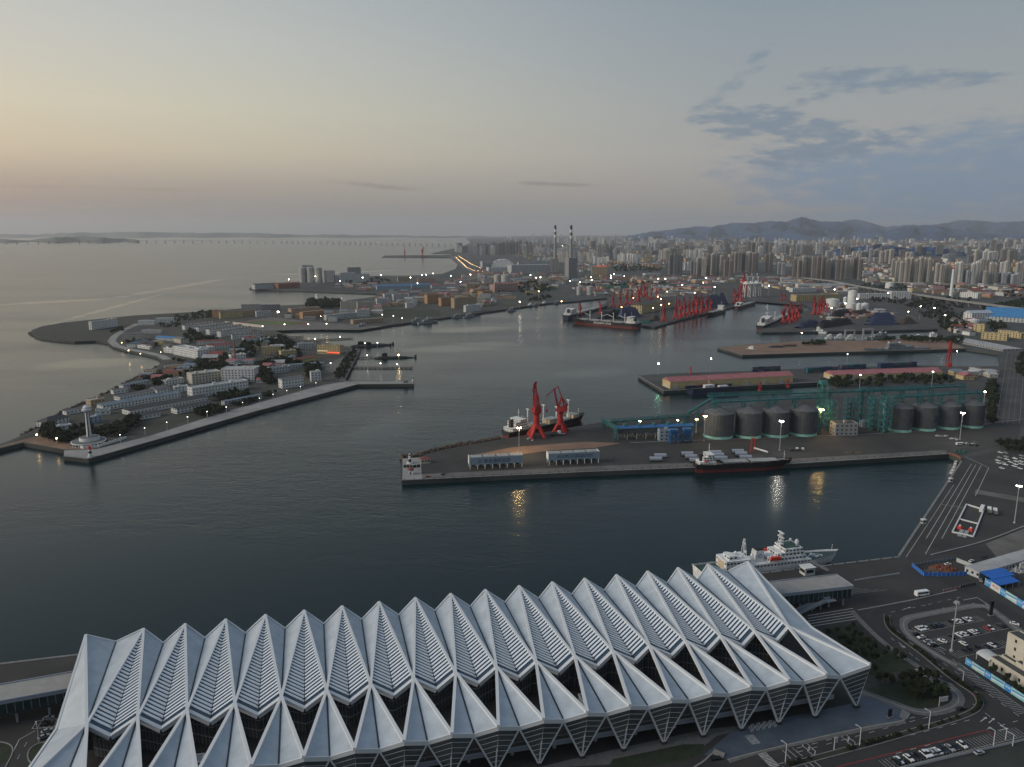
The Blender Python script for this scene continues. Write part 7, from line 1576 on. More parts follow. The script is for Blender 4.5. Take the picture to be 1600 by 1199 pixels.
# ------------------------------------------------------------------ warehouses, naval harbour and the main port
RG.update({5: (920, 560, 4.444), 6: (1240, 540, 4.444), 7: (740, 340, 3.636), 8: (1160, 340, 3.636)})
def rows(tab, kw='building'):
    for t in tab:
        r, x0, y0, x1, y1, top, dep, wall, roof, rt, ph = t[:11]; bld(*Z(r, x0, y0), *Z(r, x1, y1), Z(r, 0, top)[1], dep, wall, roof, rt, ph, pitch=7, ww=2.6, wh=2.0, **(t[11] if len(t) > 11 else {}))
def warehouse(x0, y0, x1, y1, top, dep, label):
    a, b = G(x0, y0), G(x1, y1); rz = atan2(b.y - a.y, b.x - a.x); u = (b - a).normalized(); n = Vector((-u.y, u.x, 0)); L_ = (b - a).length; c = (a + b) / 2 + n * dep / 2; h = zat(a, top) - 4
    r = thing('warehouse', (c.x, c.y, 4), label, 'warehouse', 'pink roofed warehouses'); FOOT.append((c.x, c.y, L_, dep, rz)); w_ = MB().box((c.x, c.y, 4), (L_, dep, h), rz).poly([tuple(c - u * (L_ / 2 - .01) - n * dep / 2)[:2] + (4 + h,), tuple(c - u * (L_ / 2 - .01) + n * dep / 2)[:2] + (4 + h,), tuple(c - u * (L_ / 2 - .01))[:2] + (4 + h + dep * .2,)], [(0, 1, 2)]).build('wall', 'wall_ochre', r); MB().gable((c.x, c.y, 4 + h + .02), (L_, dep, dep * .2), rz, .3).build('roof', 'roof_pink', r)
    for k in range(7): p = a + u * L_ * (k + .3) / 7 - n * .12; MB().box((p.x, p.y, 4), (6, .25, 4.2), rz).build('door', 'wall_pale', w_); MB().box((p.x, p.y - .5, 8.4), (7, 1.6, .25), rz).build('door_canopy', 'roof_pale', w_)
    p = c - u * (L_ / 2 + .12) + n * 0; MB().box((p.x, p.y, 4), (.25, 5, 4.5), rz).build('door', 'wall_pale', w_)
    for k in range(3):
        p = c + u * L_ * (k - 1) * .3; MB().box((p.x, p.y, 4 + h + dep * .2 - .2), (L_ * .2, 1.2, .5), rz).build('ridge_vent', 'roof_pink', r)
warehouse(1047, 608, 1239, 597.5, 597, 24, 'long ochre warehouse with faded pink roof at the tip of its pier'); warehouse(1301, 594, 1472, 588.4, 586.5, 24, 'long ochre warehouse with faded pink roof behind the silo galleries')
def barge():
    a, b = G(1079, 618, 0), G(1152, 614, 0); c = (a + b) / 2 + Vector((0, 12, 0)); rz = atan2(b.y - a.y, b.x - a.x); L = (b - a).length; r = thing('floating_dock', (0, 0, 0), 'navy floating dock with white deck machinery beside the pink roofed warehouse', 'floating dock')
    MB().box((0, 0, -1), (L, 22, 4)).build('pontoon', 'hull_navy', r)
    for s in (-1, 1): MB().box((0, s * 10, 3), (L, 2.2, 5.5)).build('side_wall', 'hull_navy', r); MB().box((0, s * 10, 8.5), (L * .98, 1.6, .3)).build('walkway', 'deck_grey', r)
    block(r, 'deckhouse', 'ship_white', -L * .05, 3, 3, 14, 7, 7, 2); block(r, 'machinery', 'ship_white', L * .25, 2, 3, 16, 6, 5.5, None, (.8, .8)); mast_pole(r, -L * .05, 3, 10, 6); MB().bar((-L * .3, 6, 8), (0, 6, 14), .6).bar((0, 6, 14), (L * .2, 6, 9), .5).build('derrick', 'crane_red', r)
    r.location = (c.x, c.y, 0); r.rotation_euler = (0, 0, rz)
barge()
def derrick(px, py, top, label, group=None, leg=7):
    def mk():
        r = thing('derrick_crane', (0, 0, 0), 'x', 'crane'); 
        for s in (-1, 1): MB().bar((-leg * .5, s * leg * .5, 0), (0, s * .8, 20), 1.1).build('leg', 'crane_red', r); MB().bar((leg * .8, s * leg * .5, 0), (0, s * .8, 20), .9).build('leg', 'crane_red', r)
        MB().bar((-leg * .5, 0, 3), (9, 0, 19), .8).build('boom', 'crane_red', r); MB().box((-2, 0, 0), (6, 5, 3.2)).build('winch_house', 'boat_red', r); MB().bar((0, 0, 20), (9, 0, 19), .3).build('stay', 'crane_dark', r); return r
    g = G(px, py); return place('derrick', mk, g, random.uniform(0, 6), label, group, scale=(min(.9, (zat(g, top) - 4) / 26),) * 2 + ((zat(g, top) - 4) / 20,))
derrick(1187, 611, 597, 'red framed derrick in the slot behind the left silos, left one', 'small red derricks'); derrick(1231, 606, 592, 'red framed derrick in the slot behind the left silos, right one', 'small red derricks'); derrick(1079, 584, 573, 'red derrick standing behind the tip of the pink warehouse', 'small red derricks'); derrick(1482, 573, 533, 'tall red lattice derrick at the inner end of the naval slot', 'small red derricks')
CG = 'containers stacked on the piers'
for q, (x0, y0, x1, y1, n, rws, lv, where) in enumerate(((1262, 584, 1310, 581, 5, 2, 2, 'in the left stack along the naval slot'), (1315, 579.5, 1354, 577, 4, 2, 2, 'in the middle stack along the naval slot'), (1376, 576, 1434, 573.5, 6, 2, 2, 'in the right stack along the naval slot'), (1176, 582, 1220, 580, 5, 1, 2, 'in the stack behind the tip warehouse'))):
    a, b = G(x0, y0, 4.05), G(x1, y1, 4.05); rz = atan2(b.y - a.y, b.x - a.x); n_ = Vector((-sin(rz), cos(rz), 0)); rr = random.Random(q)
    for i in range(n):
        for j in range(rws):
            for k in range(lv):
                p = a + (b - a) * ((i + .5) / n) + n_ * (2.0 + j * 3.6) * 1.3; L_ = (b - a).length / n; m = rr.choice(['box_blue', 'box_blue', 'box_blue', 'box_teal', 'box_grey'])
                container((p.x, p.y, 4.05 + k * 3.9), rz, m, '%s container %s' % (dict(box_blue='navy', box_teal='dark teal', box_grey='dark grey')[m], where), CG).scale = (L_ / 12.4, 1.4, 1.5)
# brown pier and the naval harbour
gunboat('large pale grey research ship with white domes moored at the brown pier', Zg(8, 1050, 757, 0), Zg(8, 698, 770, 0), 15, lv=4)
gunboat('grey white patrol boat by the dark quay, left of the brown pier', Zg(8, 480, 660, 0), Zg(8, 388, 655, 0), 8, 'hull_white'); gunboat('grey warship in the inner naval basin behind the warm lamp', Zg(8, 700, 692, 0), Zg(8, 872, 686, 0), 11); gunboat('white grey ship at the right end of the inner naval basin', Zg(8, 1128, 690, 0), Zg(8, 1030, 690, 0), 11, 'hull_white'); gunboat('light grey vessel at the left tip of the brown pier', Zg(8, 20, 745, 4.1), Zg(8, 85, 752, 4.1), 5, 'hull_white', lv=2)
for i, (x0, x1, y) in enumerate(((470, 520, 690), (525, 580, 688), (585, 640, 692))): gunboat('white workboat in the huddle behind the brown pier, %s from left' % ORD[i], Zg(8, x0, y, 0), Zg(8, x1, y, 0), 7, 'hull_white', lv=2)
def portico(x, y, top, label):
    g = Zg(8, x, y); h = zat(g, Z(8, 0, top)[1]) - 4; r = thing('quay_gantry', g, label, 'gantry', 'grey quay gantries')
    for s in (-1, 1): MB().box((g.x + s * 9, g.y, 4), (2.4, 3, h)).build('leg', 'wall_grey', r)
    MB().box((g.x, g.y, 4 + h), (21, 3.4, 2.2)).build('crossbeam', 'wall_grey', r)
portico(608, 690, 645, 'grey concrete gantry frame behind the brown pier, left one'); portico(710, 695, 638, 'grey concrete gantry frame behind the brown pier, right one')
mass([Z(8, 340, 728), Z(8, 400, 705), Z(8, 470, 712), Z(8, 475, 728)], 26, 8, 31); mass([Z(8, 760, 712), Z(8, 860, 700), Z(8, 1000, 710), Z(8, 1250, 718), Z(8, 1240, 690), Z(8, 1000, 690), Z(8, 830, 690)], 90, 9, 32)
for i, (x, y) in enumerate(((190, 738), (265, 732))): g = Zg(8, x, y); place('slabpile%d' % i, lambda: (lambda r: (MB().box((0, 0, 0), (26, 8, 2)).build('lower_layer', 'box_teal', r), MB().box((1, 0, 2), (22, 7, 1.4)).build('upper_layer', 'deck_red', r), r)[2])(thing('stacked_slabs', (0, 0, 0), 'x', 'stack')), (g.x, g.y, 4.05), .1, 'low stack of slabs on the brown pier, %s one' % ('left', 'right')[i], 'stacks on the brown pier')
cargo_ship('cargo_ship', 'black cargo ship with white deckhouse in the slot left of the stockyard', Zg(8, 95, 640, 0), Zg(8, 345, 525, 0), 20, 9, ('hull_black', 'hull_red', 'deck_grey', 'hatch_grey'), [(.3, .5, .8), (.55, .8, .8)], (.03, .16, 5), [(.3, 18, 14, .5), (.52, 18, 14, .5)])
cargo_ship('bulk_carrier', 'long black bulk carrier with white lettering on its side off the main port pier', Zg(7, 940, 634, 0), Zg(7, 568, 602, 0), 26, 12, ('hull_black', 'hull_red', 'deck_red', 'hatch_grey'), [(.22, .36, .8), (.40, .54, .8), (.58, .72, .8), (.76, .88, .8)], (.03, .13, 5), [(.21, 20, 16, .3), (.38, 20, 16, .25), (.56, 20, 16, 2.9), (.74, 20, 16, .4)], text=('EIGEEN LINE', .50, 46, 4.2, 1))
cargo_ship('cargo_ship', 'navy cargo ship with white house behind the bulk carrier', Zg(7, 522, 582, 0), Zg(7, 760, 520, 0), 22, 11, ('hull_navy', 'hull_navy', 'deck_grey', 'hatch_grey'), [(.3, .55, .8), (.6, .85, .8)], (.03, .13, 5)); cargo_ship('cargo_ship', 'low dark freighter along the right face of the main port pier', Zg(7, 1420, 536, 0), Zg(7, 1330, 562, 0), 18, 8, ('hull_black', 'hull_black', 'deck_grey', 'hatch_grey'), [(.3, .55, .8), (.6, .85, .8)], (.04, .2, 4)); cargo_ship('cargo_ship', 'dark freighter at the inner port quay under the white gantry cranes', Zg(7, 1490, 522, 0), Zg(7, 1600, 492, 0), 18, 8, ('hull_black', 'hull_red', 'deck_grey', 'hatch_grey'), [(.3, .55, .8), (.6, .85, .8)], (.04, .2, 3))
for i, (x0, y0, x1, y1) in enumerate(((190, 535, 240, 532), (300, 510, 345, 505), (335, 506, 375, 503), (385, 497, 420, 494), (455, 492, 490, 490))): gunboat('small grey harbour boat along the mainland quay, %s from the left' % ORD[i], Zg(7, x0, y0, 0), Zg(7, x1, y1, 0), 7, ('hull_grey', 'hull_white')[i % 2], lv=2)
CR = [(7, 605, 560, 478, 1.9), (7, 720, 545, 470, 2.3), (7, 792, 512, 420, 1.2), (7, 832, 507, 415, 1.3), (7, 898, 495, 405, 1.5), (7, 950, 455, 372, 1.2), (7, 970, 450, 365, 1.8), (7, 1010, 470, 400, 1.0), (7, 1080, 592, 468, 1.5), (7, 1147, 578, 463, 1.3), (7, 1197, 565, 452, 1.7), (7, 1222, 560, 450, 1.2), (7, 1268, 550, 432, 1.9), (7, 1322, 532, 440, .6), (7, 1345, 526, 452, 2.6), (7, 1485, 490, 402, 2.0), (7, 1520, 478, 390, 1.5), (8, 232, 605, 488, .5), (8, 262, 598, 480, .9), (8, 300, 585, 484, 2.3), (8, 320, 572, 486, .4), (8, 408, 553, 445, 1.6), (8, 432, 548, 450, 1.2), (8, 458, 542, 448, 2.0), (8, 478, 535, 470, 2.4), (8, 222, 472, 425, 1.7), (8, 240, 470, 430, 1.2), (7, 870, 500, 408, 1.1), (7, 935, 478, 388, 2.0), (7, 985, 466, 392, 1.4), (7, 1040, 458, 408, 1.8), (7, 1172, 572, 462, 2.1), (7, 1245, 556, 440, 1.0), (7, 1295, 543, 436, 1.7), (7, 1500, 484, 392, 1.2), (8, 283, 592, 486, 1.9), (8, 445, 545, 452, 1.3)]
PLC = ['above the bow of the bulk carrier'] * 2 + ['in the row behind the bulk carrier'] * 6 + ['along the right face of the main pier'] * 9 + ['above the stockyard slot'] * 4 + ['on the inner stockyard quay'] * 4 + ['far back by the white sheds'] * 2 + ['between its neighbours on the port quays'] * 10
for i, (r, x, y, t, a) in enumerate(CR):
    g = Zg(r, x, y); k = PLC[:i].count(PLC[i]); crane(g, a, 'red harbour crane %s, %s from the left' % (PLC[i], ORD[k]), s=max(.6, (zat(g, Z(r, 0, t)[1]) - 4) / 49.5))
def sts(x, y, h, label, m):
    g = Zg(8, x, y); r = thing('gantry_crane', (g.x, g.y, 4), label, 'crane', 'quay gantry cranes')
    for sx in (-1, 1):
        for sy in (-1, 1): MB().bar((g.x + sx * 9, g.y + sy * 11, 4), (g.x + sx * 7, g.y + sy * 11, 4 + h), 2.2).build('leg', m, r)
        MB().bar((g.x + sx * 9, g.y - 11, 4 + h * .4), (g.x + sx * 8, g.y + 11, 4 + h * .85), 1.4).build('brace', m, r)
    MB().box((g.x, g.y, 4 + h), (14, 46, 3)).build('girder', m, r); MB().bar((g.x, g.y - 12, 4 + h), (g.x - 14, g.y - 34, 4 + h * 1.8), 2.4).build('raised_boom', m, r); MB().bar((g.x, g.y - 2, 4 + h), (g.x, g.y - 8, 4 + h * 1.55), 2).build('apex_frame', m, r); MB().box((g.x, g.y + 8, 4 + h + 3), (9, 12, 5)).build('machine_house', m, r)
for i, (x, y, h, m) in enumerate(((22, 452, 42, 'ship_white'), (52, 450, 42, 'ship_white'), (82, 448, 42, 'ship_white'), (5, 440, 46, 'crane_red'))): sts(x, y, h, ('red' if m == 'crane_red' else 'white') + ' quay gantry crane with raised boom at the inner port' + (', %s white one from left' % ORD[i] if i < 3 else ''), m)
rows([(7, 955, 548, 1135, 510, 500, 30, 'ochre', 'brown', 'gable', 'long ochre transit shed with small lights on the main pier'), (8, 305, 478, 552, 472, 443, 30, 'ochre', 'grey', 'flat', 'long ochre store behind the stockyard cranes'), (8, 315, 402, 580, 402, 380, 30, 'white', 'pale', 'flat', 'long white shed behind the ochre store'), (8, 285, 425, 420, 422, 404, 22, 'white', 'pale', 'flat', 'white shed left of the long ochre store'), (8, 665, 463, 850, 462, 436, 22, 'white', 'pale', 'flat', 'white low building right of the tall white tank'), (8, 845, 463, 958, 463, 424, 22, 'white', 'pale', 'flat', 'white four storey block below the viaduct'), (8, 1300, 588, 1420, 585, 545, 26, 'white', 'white', 'gable', 'white sheet shed left of the bright blue roofs'), (8, 1365, 585, 1620, 600, 560, 60, 'pale', 'blue', 'gable', 'big pale shed with a bright blue roof at the right edge, front'), (8, 1385, 552, 1620, 562, 530, 40, 'pale', 'blue', 'gable', 'big pale shed with a bright blue roof at the right edge, back'), (8, 1355, 690, 1500, 702, 655, 16, 'ochre', 'grey', 'flat', 'ochre office block above the grey market hall'), (8, 1450, 668, 1580, 690, 640, 14, 'ochre', 'grey', 'flat', 'ochre office block nearest the right edge road'), (8, 1310, 650, 1372, 655, 608, 12, 'ochre', 'pale', 'flat', 'small ochre house left of the office blocks'), (8, 1160, 700, 1478, 762, 690, 40, 'grey', 'pale', 'flat', 'long grey market hall with glazed front at the slot end'), (8, 0, 375, 120, 372, 352, 16, 'pale', 'grey', 'flat', 'pale shed under the red gantry crane'), (8, 1235, 452, 1335, 460, 425, 20, 'white', 'pale', 'flat', 'white plant hall right of the slim white chimney'), (8, 1330, 200, 1332, 202, 190, 2, 'white', 'pale', 'flat', 'white water cabin far off behind the high rises')][:-1])
for x0, x1, y, t, lab in ((595, 645, 518, 418, 'tall white storage tank beside the stockyard'), (474, 546, 512, 465, 'wide white tank left of the tall storage tank'), (588, 640, 525, 488, 'small white tank at the foot of the tall one'), (645, 672, 530, 492, 'small white tank right of the tall one, left'), (672, 714, 528, 490, 'small white tank right of the tall one, right'), (572, 594, 490, 455, 'narrow white tank left of the tall one'), (812, 858, 403, 372, 'white domed tank beside the viaduct'), (1280, 1340, 612, 582, 'white round tent dome before the blue roofs')): silo('storage_tank', lab, Z(8, x0, 0)[0], Z(8, x1, 0)[0], Z(8, 0, y)[1], Z(8, 0, t)[1], 2.5, 'wall_white', 'wall_white', None, 18, 'white tanks of the port', False)
for x0, x1, y, t, lab in ((585, 615, 442, 394, 'pale round silo by the port road, left'), (640, 680, 442, 394, 'pale round silo by the port road, right'), (116, 156, 368, 326, 'white oil tank below the domed hall, left'), (156, 210, 370, 328, 'white oil tank below the domed hall, right')): silo('storage_tank', lab, Z(7, x0, 0)[0], Z(7, x1, 0)[0], Z(7, 0, y)[1], Z(7, 0, t)[1], 3, 'silo_pale', 'silo_pale', None, 18, 'pale tanks of the port', False)
# heaps of coal and covered stacks, quarter of a mile long
def stockpile(r, x0, y0, x1, y1, top, dep, m, label):
    a, b = Zg(r, x0, y0), Zg(r, x1, y1); rz = atan2(b.y - a.y, b.x - a.x); n = Vector((-sin(rz), cos(rz), 0)); c = (a + b) / 2 + n * dep / 2; h = max(3, zat(a, Z(r, 0, top)[1]) - 4); L_ = (b - a).length; mb = MB(); rnd = random.Random(int(x0)); k = max(3, int(L_ / 14)); v = []
    for i in range(k + 1):
        f = i / k - .5; e = .25 if i in (0, k) else 1
        for j, (y, z) in enumerate(((-.5, 0), (-.22, .75), (0, 1), (.22, .75), (.5, 0))): q = c + Vector((cos(rz), sin(rz), 0)) * L_ * f + n * dep * y * rnd.uniform(.9, 1.05); v.append((q.x, q.y, 4 + h * z * e * rnd.uniform(.85, 1.1)))
    mb.poly(v, [(i * 5 + j, i * 5 + 5 + j, i * 5 + 6 + j, i * 5 + 1 + j) for i in range(k) for j in range(4)]); tag(mb.build('stockpile', m), label, 'stockpile', 'stockpiles of the port')
mat('coal', (.020, .020, .024), .95, var=.3, scale=.3); mat('tarp_navy', (.02, .03, .075), .7, var=.2, scale=.2); mat('tarp_green', (.02, .09, .06), .8, var=.2, scale=.2); mat('ore', (.06, .045, .035), .95, var=.3, scale=.2)
for t in ((7, 745, 580, 870, 560, 535, 26, 'coal', 'black coal heap behind the bulk carrier, left'), (7, 860, 582, 962, 560, 524, 30, 'tarp_navy', 'navy covered heap behind the bulk carrier deckhouse'), (7, 945, 605, 1030, 602, 588, 26, 'tarp_green', 'green covered heap at the corner of the main pier'), (7, 1340, 520, 1450, 490, 455, 30, 'tarp_navy', 'long navy covered heap on the main pier'), (7, 1280, 500, 1420, 470, 460, 30, 'tarp_green', 'long green covered heap on the main pier'), (7, 1030, 590, 1060, 575, 560, 16, 'ore', 'small brown heap between two pier cranes'), (8, 718, 615, 885, 612, 585, 22, 'tarp_navy', 'navy covered row in the stockyard, front'), (8, 725, 595, 882, 592, 565, 20, 'tarp_navy', 'navy covered row in the stockyard, middle'), (8, 735, 575, 876, 572, 545, 20, 'tarp_navy', 'navy covered row in the stockyard, back'), (8, 520, 570, 640, 560, 530, 22, 'coal', 'dark heap in the stockyard left of the navy rows'), (8, 620, 560, 740, 552, 528, 22, 'ore', 'brown heap in the stockyard behind the light mast'), (8, 455, 632, 640, 605, 592, 24, 'coal', 'dark heap along the naval quay wall'), (8, 340, 632, 450, 610, 596, 20, 'tarp_navy', 'blue tarped heap near the tip of the stockyard'), (8, 905, 610, 1010, 605, 575, 26, 'ore', 'brown wooded mound right of the navy rows'), (7, 755, 405, 900, 400, 388, 30, 'tarp_green', 'dark green stack along the port railway, left'), (7, 1060, 395, 1250, 392, 380, 30, 'tarp_green', 'dark green stack along the port railway, right'), (7, 410, 412, 480, 410, 392, 24, 'tarp_green', 'green netted heap beside the dark trees')): stockpile(*t)
for pl, n, h, sd in (([(1100, 620), (1130, 560), (1300, 610), (1280, 670), (1200, 660)], 90, 10, 41), ([(960, 470), (1100, 455), (1300, 470), (1250, 520), (1050, 530), (920, 510)], 130, 10, 42), ([(1000, 540), (1150, 520), (1280, 560), (1150, 600), (1040, 580)], 80, 9, 43), ([(1350, 520), (1600, 470), (1600, 520), (1400, 535)], 120, 11, 44), ([(1500, 400), (1600, 395), (1600, 450), (1480, 460)], 70, 12, 45), ([(560, 400), (700, 385), (1250, 385), (1250, 410), (700, 415)], 130, 11, 46), ([(1380, 600), (1480, 590), (1500, 640), (1420, 650)], 40, 10, 47), ([(700, 450), (950, 470), (900, 500), (720, 480)], 60, 9, 48)): mass([Z(8, *p) for p in pl], n, h, sd)
for pl, n, h, sd in (([(250, 390), (330, 365), (420, 380), (440, 430), (300, 450), (240, 430)], 90, 13, 51), ([(10, 400), (120, 385), (260, 395), (240, 420), (60, 440)], 50, 10, 52), ([(600, 385), (800, 375), (1100, 372), (1100, 385), (700, 400)], 80, 11, 53), ([(760, 290), (900, 265), (1080, 300), (1050, 315), (800, 310)], 110, 14, 54), ([(300, 470), (430, 440), (440, 460), (320, 485)], 40, 9, 55)): mass([Z(7, *p) for p in pl], n, h, sd)
mass([(1268, 602), (1300, 596), (1480, 590), (1490, 602), (1300, 608)], 80, 10, 56); mass([(1540, 596), (1560, 600), (1556, 655), (1540, 640)], 46, 9, 57); mass([(1586, 562), (1600, 556), (1600, 590), (1590, 590)], 20, 10, 58); mass([(1540, 655), (1552, 650), (1556, 662), (1546, 664)], 10, 7, 59)
area('road', [(1557, 664), (1592, 660), (1601, 545), (1606, 512), (1596, 512), (1577, 543)], 'port_ground', 4.06); kerb_line([(1556, 664), (1576, 543)], .4, .25); kerb_line([(1593, 662), (1602, 545)], .4, .25); mk3 = MB()
for f in (.25, .5, .75): dashes(mk3, gpts([(1557 + 35 * f, 662), (1577 + 24 * f, 545)]), .25, 4.08, 6, 8)
struct('road_marking', mk3, 'paint_white')
# viaducts
def viaduct(label, px, wd, h, step=42, m='pale_concrete'):
    pts = []
    for x, y in px: g = G(x, y, 4 + h); pts.append(g)
    c = sum(pts, Vector()) / len(pts); r = thing('viaduct', (c.x, c.y, 4), label, 'viaduct'); dk = MB(); pr = MB(); L_ = []; R_ = []
    for i, p in enumerate(pts):
        d = pts[min(i + 1, len(pts) - 1)] - pts[max(i - 1, 0)]; n = Vector((-d.y, d.x, 0)).normalized() * wd / 2; L_.append(p + n); R_.append(p - n)
    for i in range(len(pts) - 1): dk.plate([L_[i], R_[i], R_[i + 1], L_[i + 1]], 1.8); pr.bar(L_[i] + Vector((0, 0, .5)), L_[i + 1] + Vector((0, 0, .5)), .5, 1.1); pr.bar(R_[i] + Vector((0, 0, .5)), R_[i + 1] + Vector((0, 0, .5)), .5, 1.1)
    dk.build('deck', m, r); pr.build('parapet', m, r); k = 0; car_ = 0
    for a, b in zip(pts, pts[1:]):
        n_ = max(1, int((b - a).length / step))
        for j in range(n_): p = a + (b - a) * ((j + .5) / n_); MB().box((p.x, p.y, 4), (2.6, wd * .45, h - 1.8), atan2((b - a).y, (b - a).x), (1, 1.6)).build('pier', m, r)
viaduct('long curving road viaduct sweeping down to the right edge of the port', [(1150, 431), (1187, 433), (1256, 434.5), (1297, 439), (1339, 447), (1394, 456), (1435, 460.5), (1490, 469), (1545, 476), (1615, 485)], 22, 13); viaduct('straight road viaduct in front of the right hand high rises', [(1375, 440), (1430, 442.5), (1490, 444), (1545, 445.5), (1620, 447.5)], 20, 14, 50)
chimney(*Z(8, 1184, 452), Z(8, 0, 266)[1], 5.5, 'slim white chimney with red bands before the right high rises', 'wall_white', [(.86, .91, 'boat_red'), (.94, .98, 'boat_red')])
# ------------------------------------------------------------------ power station, town and the high rises
chimney(867, 425, 352.4, 9, 'tall striped power station chimney, left of two', 'wall_grey', [(.74, .80, 'wall_white'), (.80, .86, 'roof_brown'), (.86, .92, 'wall_white'), (.92, .995, 'hull_black')]); chimney(891.5, 431, 352.4, 9, 'tall striped power station chimney, right of two', 'wall_grey', [(.74, .80, 'wall_white'), (.80, .86, 'roof_brown'), (.86, .92, 'wall_white'), (.92, .995, 'hull_black')])
rows([(7, 215, 322, 430, 318, 272, 60, 'pale', 'pale', 'flat', 'large pale power station hall left of the striped chimneys'), (7, 255, 300, 420, 298, 255, 30, 'pale', 'grey', 'flat', 'upper boiler hall of the power station'), (7, 440, 312, 482, 312, 238, 30, 'grey', 'grey', 'flat', 'dark boiler tower at the foot of the left chimney'), (7, 540, 352, 590, 350, 232, 30, 'grey', 'pale', 'flat', 'tall grey filter house at the foot of the right chimney'), (7, 672, 332, 760, 332, 280, 30, 'tan', 'brown', 'flat', 'tan office block with a glowing red sign on its roof'), (7, 85, 312, 200, 310, 285, 40, 'white', 'pale', 'flat', 'white hall in front of the arched sports hall'), (7, 975, 338, 1060, 336, 320, 24, 'white', 'pale', 'flat', 'white long building right of the red sign block'), (7, 50, 285, 100, 283, 250, 20, 'pale', 'pale', 'flat', 'pale block left of the arched sports hall'), (7, 120, 425, 250, 415, 382, 26, 'pink', 'pink', 'flat', 'pink hotel like block above the left port road'), (7, 50, 455, 100, 450, 422, 20, 'orange', 'brown', 'flat', 'orange block above the mainland quay'), (7, 0, 440, 45, 436, 412, 18, 'ochre', 'red', 'flat', 'ochre block at the start of the mainland quay'), (7, 120, 390, 240, 388, 372, 22, 'pink', 'pink', 'flat', 'low pink row behind the hotel like block')])
g = Zg(7, 715, 300); r = thing('roof_sign', (g.x, g.y, 4), 'red glowing sign on the roof of the tan office block', 'sign'); zz = zat(g, Z(7, 0, 278)[1]); MB().bar((g.x - 30, g.y - 18, zz), (g.x + 34, g.y - 18, zz), 1, 6).build('panel', 'neon_red', r)
for k in (-24, 0, 24): MB().box((g.x + k, g.y - 17, 4), (1, 1, zz - 4)).build('post', 'pole_grey', r)
def arch_hall():
    a, b = Zg(7, 105, 285), Zg(7, 222, 282); c = (a + b) / 2 + Vector((0, 50, 0)); R0 = (b - a).length / 2; h = zat(c, Z(7, 0, 238)[1]) - 4; r = thing('sports_hall', (c.x, c.y, 4), 'white arched sports hall left of the power station', 'hall'); s = MB(); n = 14; v = []
    for y in (-60, 60):
        for k in range(n + 1): t = pi * k / n; v.append((c.x - R0 * cos(t), c.y + y, 4 + h * sin(t)))
    s.poly(v, [(k, k + 1, n + 2 + k, n + 1 + k) for k in range(n)] + [tuple(range(n + 1)), tuple(range(2 * n + 1, n, -1))]).build('shell', 'wall_white', r); rb = MB()
    for k in range(0, n, 2): t0, t1 = pi * k / n, pi * (k + 1) / n; rb.bar((c.x - R0 * cos(t0), c.y - 60.5, 4 + h * sin(t0)), (c.x - R0 * cos(t1), c.y - 60.5, 4 + h * sin(t1)), 2)
    rb.build('arch_rib', 'roof_grey', r)
arch_hall()
silo('round_tower', 'round grey building on the far spit by the bridge end', 710.5, 722.5, 394, 380, 1.5, 'wall_grey', 'roof_grey', None, 16, None, False)
rows([(3, 1440, 232, 1478, 230, 188, 40, 'grey', 'grey', 'flat', 'grey slab building right of the round one on the spit'), (3, 1535, 235, 1600, 233, 175, 40, 'grey', 'grey', 'flat', 'wide grey slab at the inner end of the far spit')])
for i, (x, y, t) in enumerate(((1063, 258, 205), (1180, 260, 190))): g = Zg(3, x, y); crane(g, 2.0 - i, 'dark far crane on the thin jetty across the bay, %s one' % ('left', 'right')[i], 'far cranes on the jetty', (zat(g, Z(3, 0, t)[1]) - 4) / 49.5)
g0 = Zg(3, 1172, 262, 0); gunboat('small far vessel under the right far crane of the jetty', g0, g0 + Vector((90, 20, 0)), 20, lv=2)
# the long bridge over the bay
def bay_bridge():
    pts = [(-60, 380.5), (60, 379.6), (200, 378.6), (330, 378.2), (440, 378.6), (540, 380), (640, 382.2), (715, 384)]; w_ = [G(x, y + 2.0, 0) for x, y in pts]; c = w_[3]; r = thing('bay_bridge', (c.x, c.y, 0), 'very long low bridge crossing the bay on many piers', 'bridge'); dk = MB(); H = 46
    for a, b in zip(w_, w_[1:]):
        dk.bar((a.x, a.y, H), (b.x, b.y, H), 30, 5); n = max(2, int((b - a).length / 150))
        for j in range(n): p = a + (b - a) * (j / n); MB().box((p.x, p.y, -2), (9, 22, H)).build('pier', 'pole_grey', r)
    dk.build('deck', 'pole_grey', r)
bay_bridge()
# lit coast road
mat('road_glow', (.5, .4, .25), .6, emit=(1, .66, .30), estr=1.3)
def coast_lights(): 
    for i, (px, lab) in enumerate((([(712, 404), (717, 409), (723, 415), (729, 421), (741, 426), (760, 429)], 'chain of amber lamps along the coast road, outer side'), ([(717, 403), (727, 409), (737, 416), (752, 423)], 'chain of amber lamps along the coast road, inner side'))):
        pts = gpts(px); r = thing('lamp_chain', (pts[0].x, pts[0].y, 4), lab, 'street lamps', 'lamp chains of the coast road')
        for a, b in zip(pts, pts[1:]):
            n = max(2, int((b - a).length / 55))
            for j in range(n): p = a + (b - a) * (j / n); MB().cyl((p.x, p.y, 4), .5, .4, 11, 5).build('pole', 'pole_grey', r); MB().lathe((p.x, p.y, 15), [(.3, -.3), (.7, .2), (.3, .7)], 6).build('lamp_head', 'glow_amber', r)
coast_lights()
ribbon('road', [(706, 401), (717, 409), (727, 418), (742, 426), (765, 430), (800, 434)], 40, 'quay_concrete', 4.5)
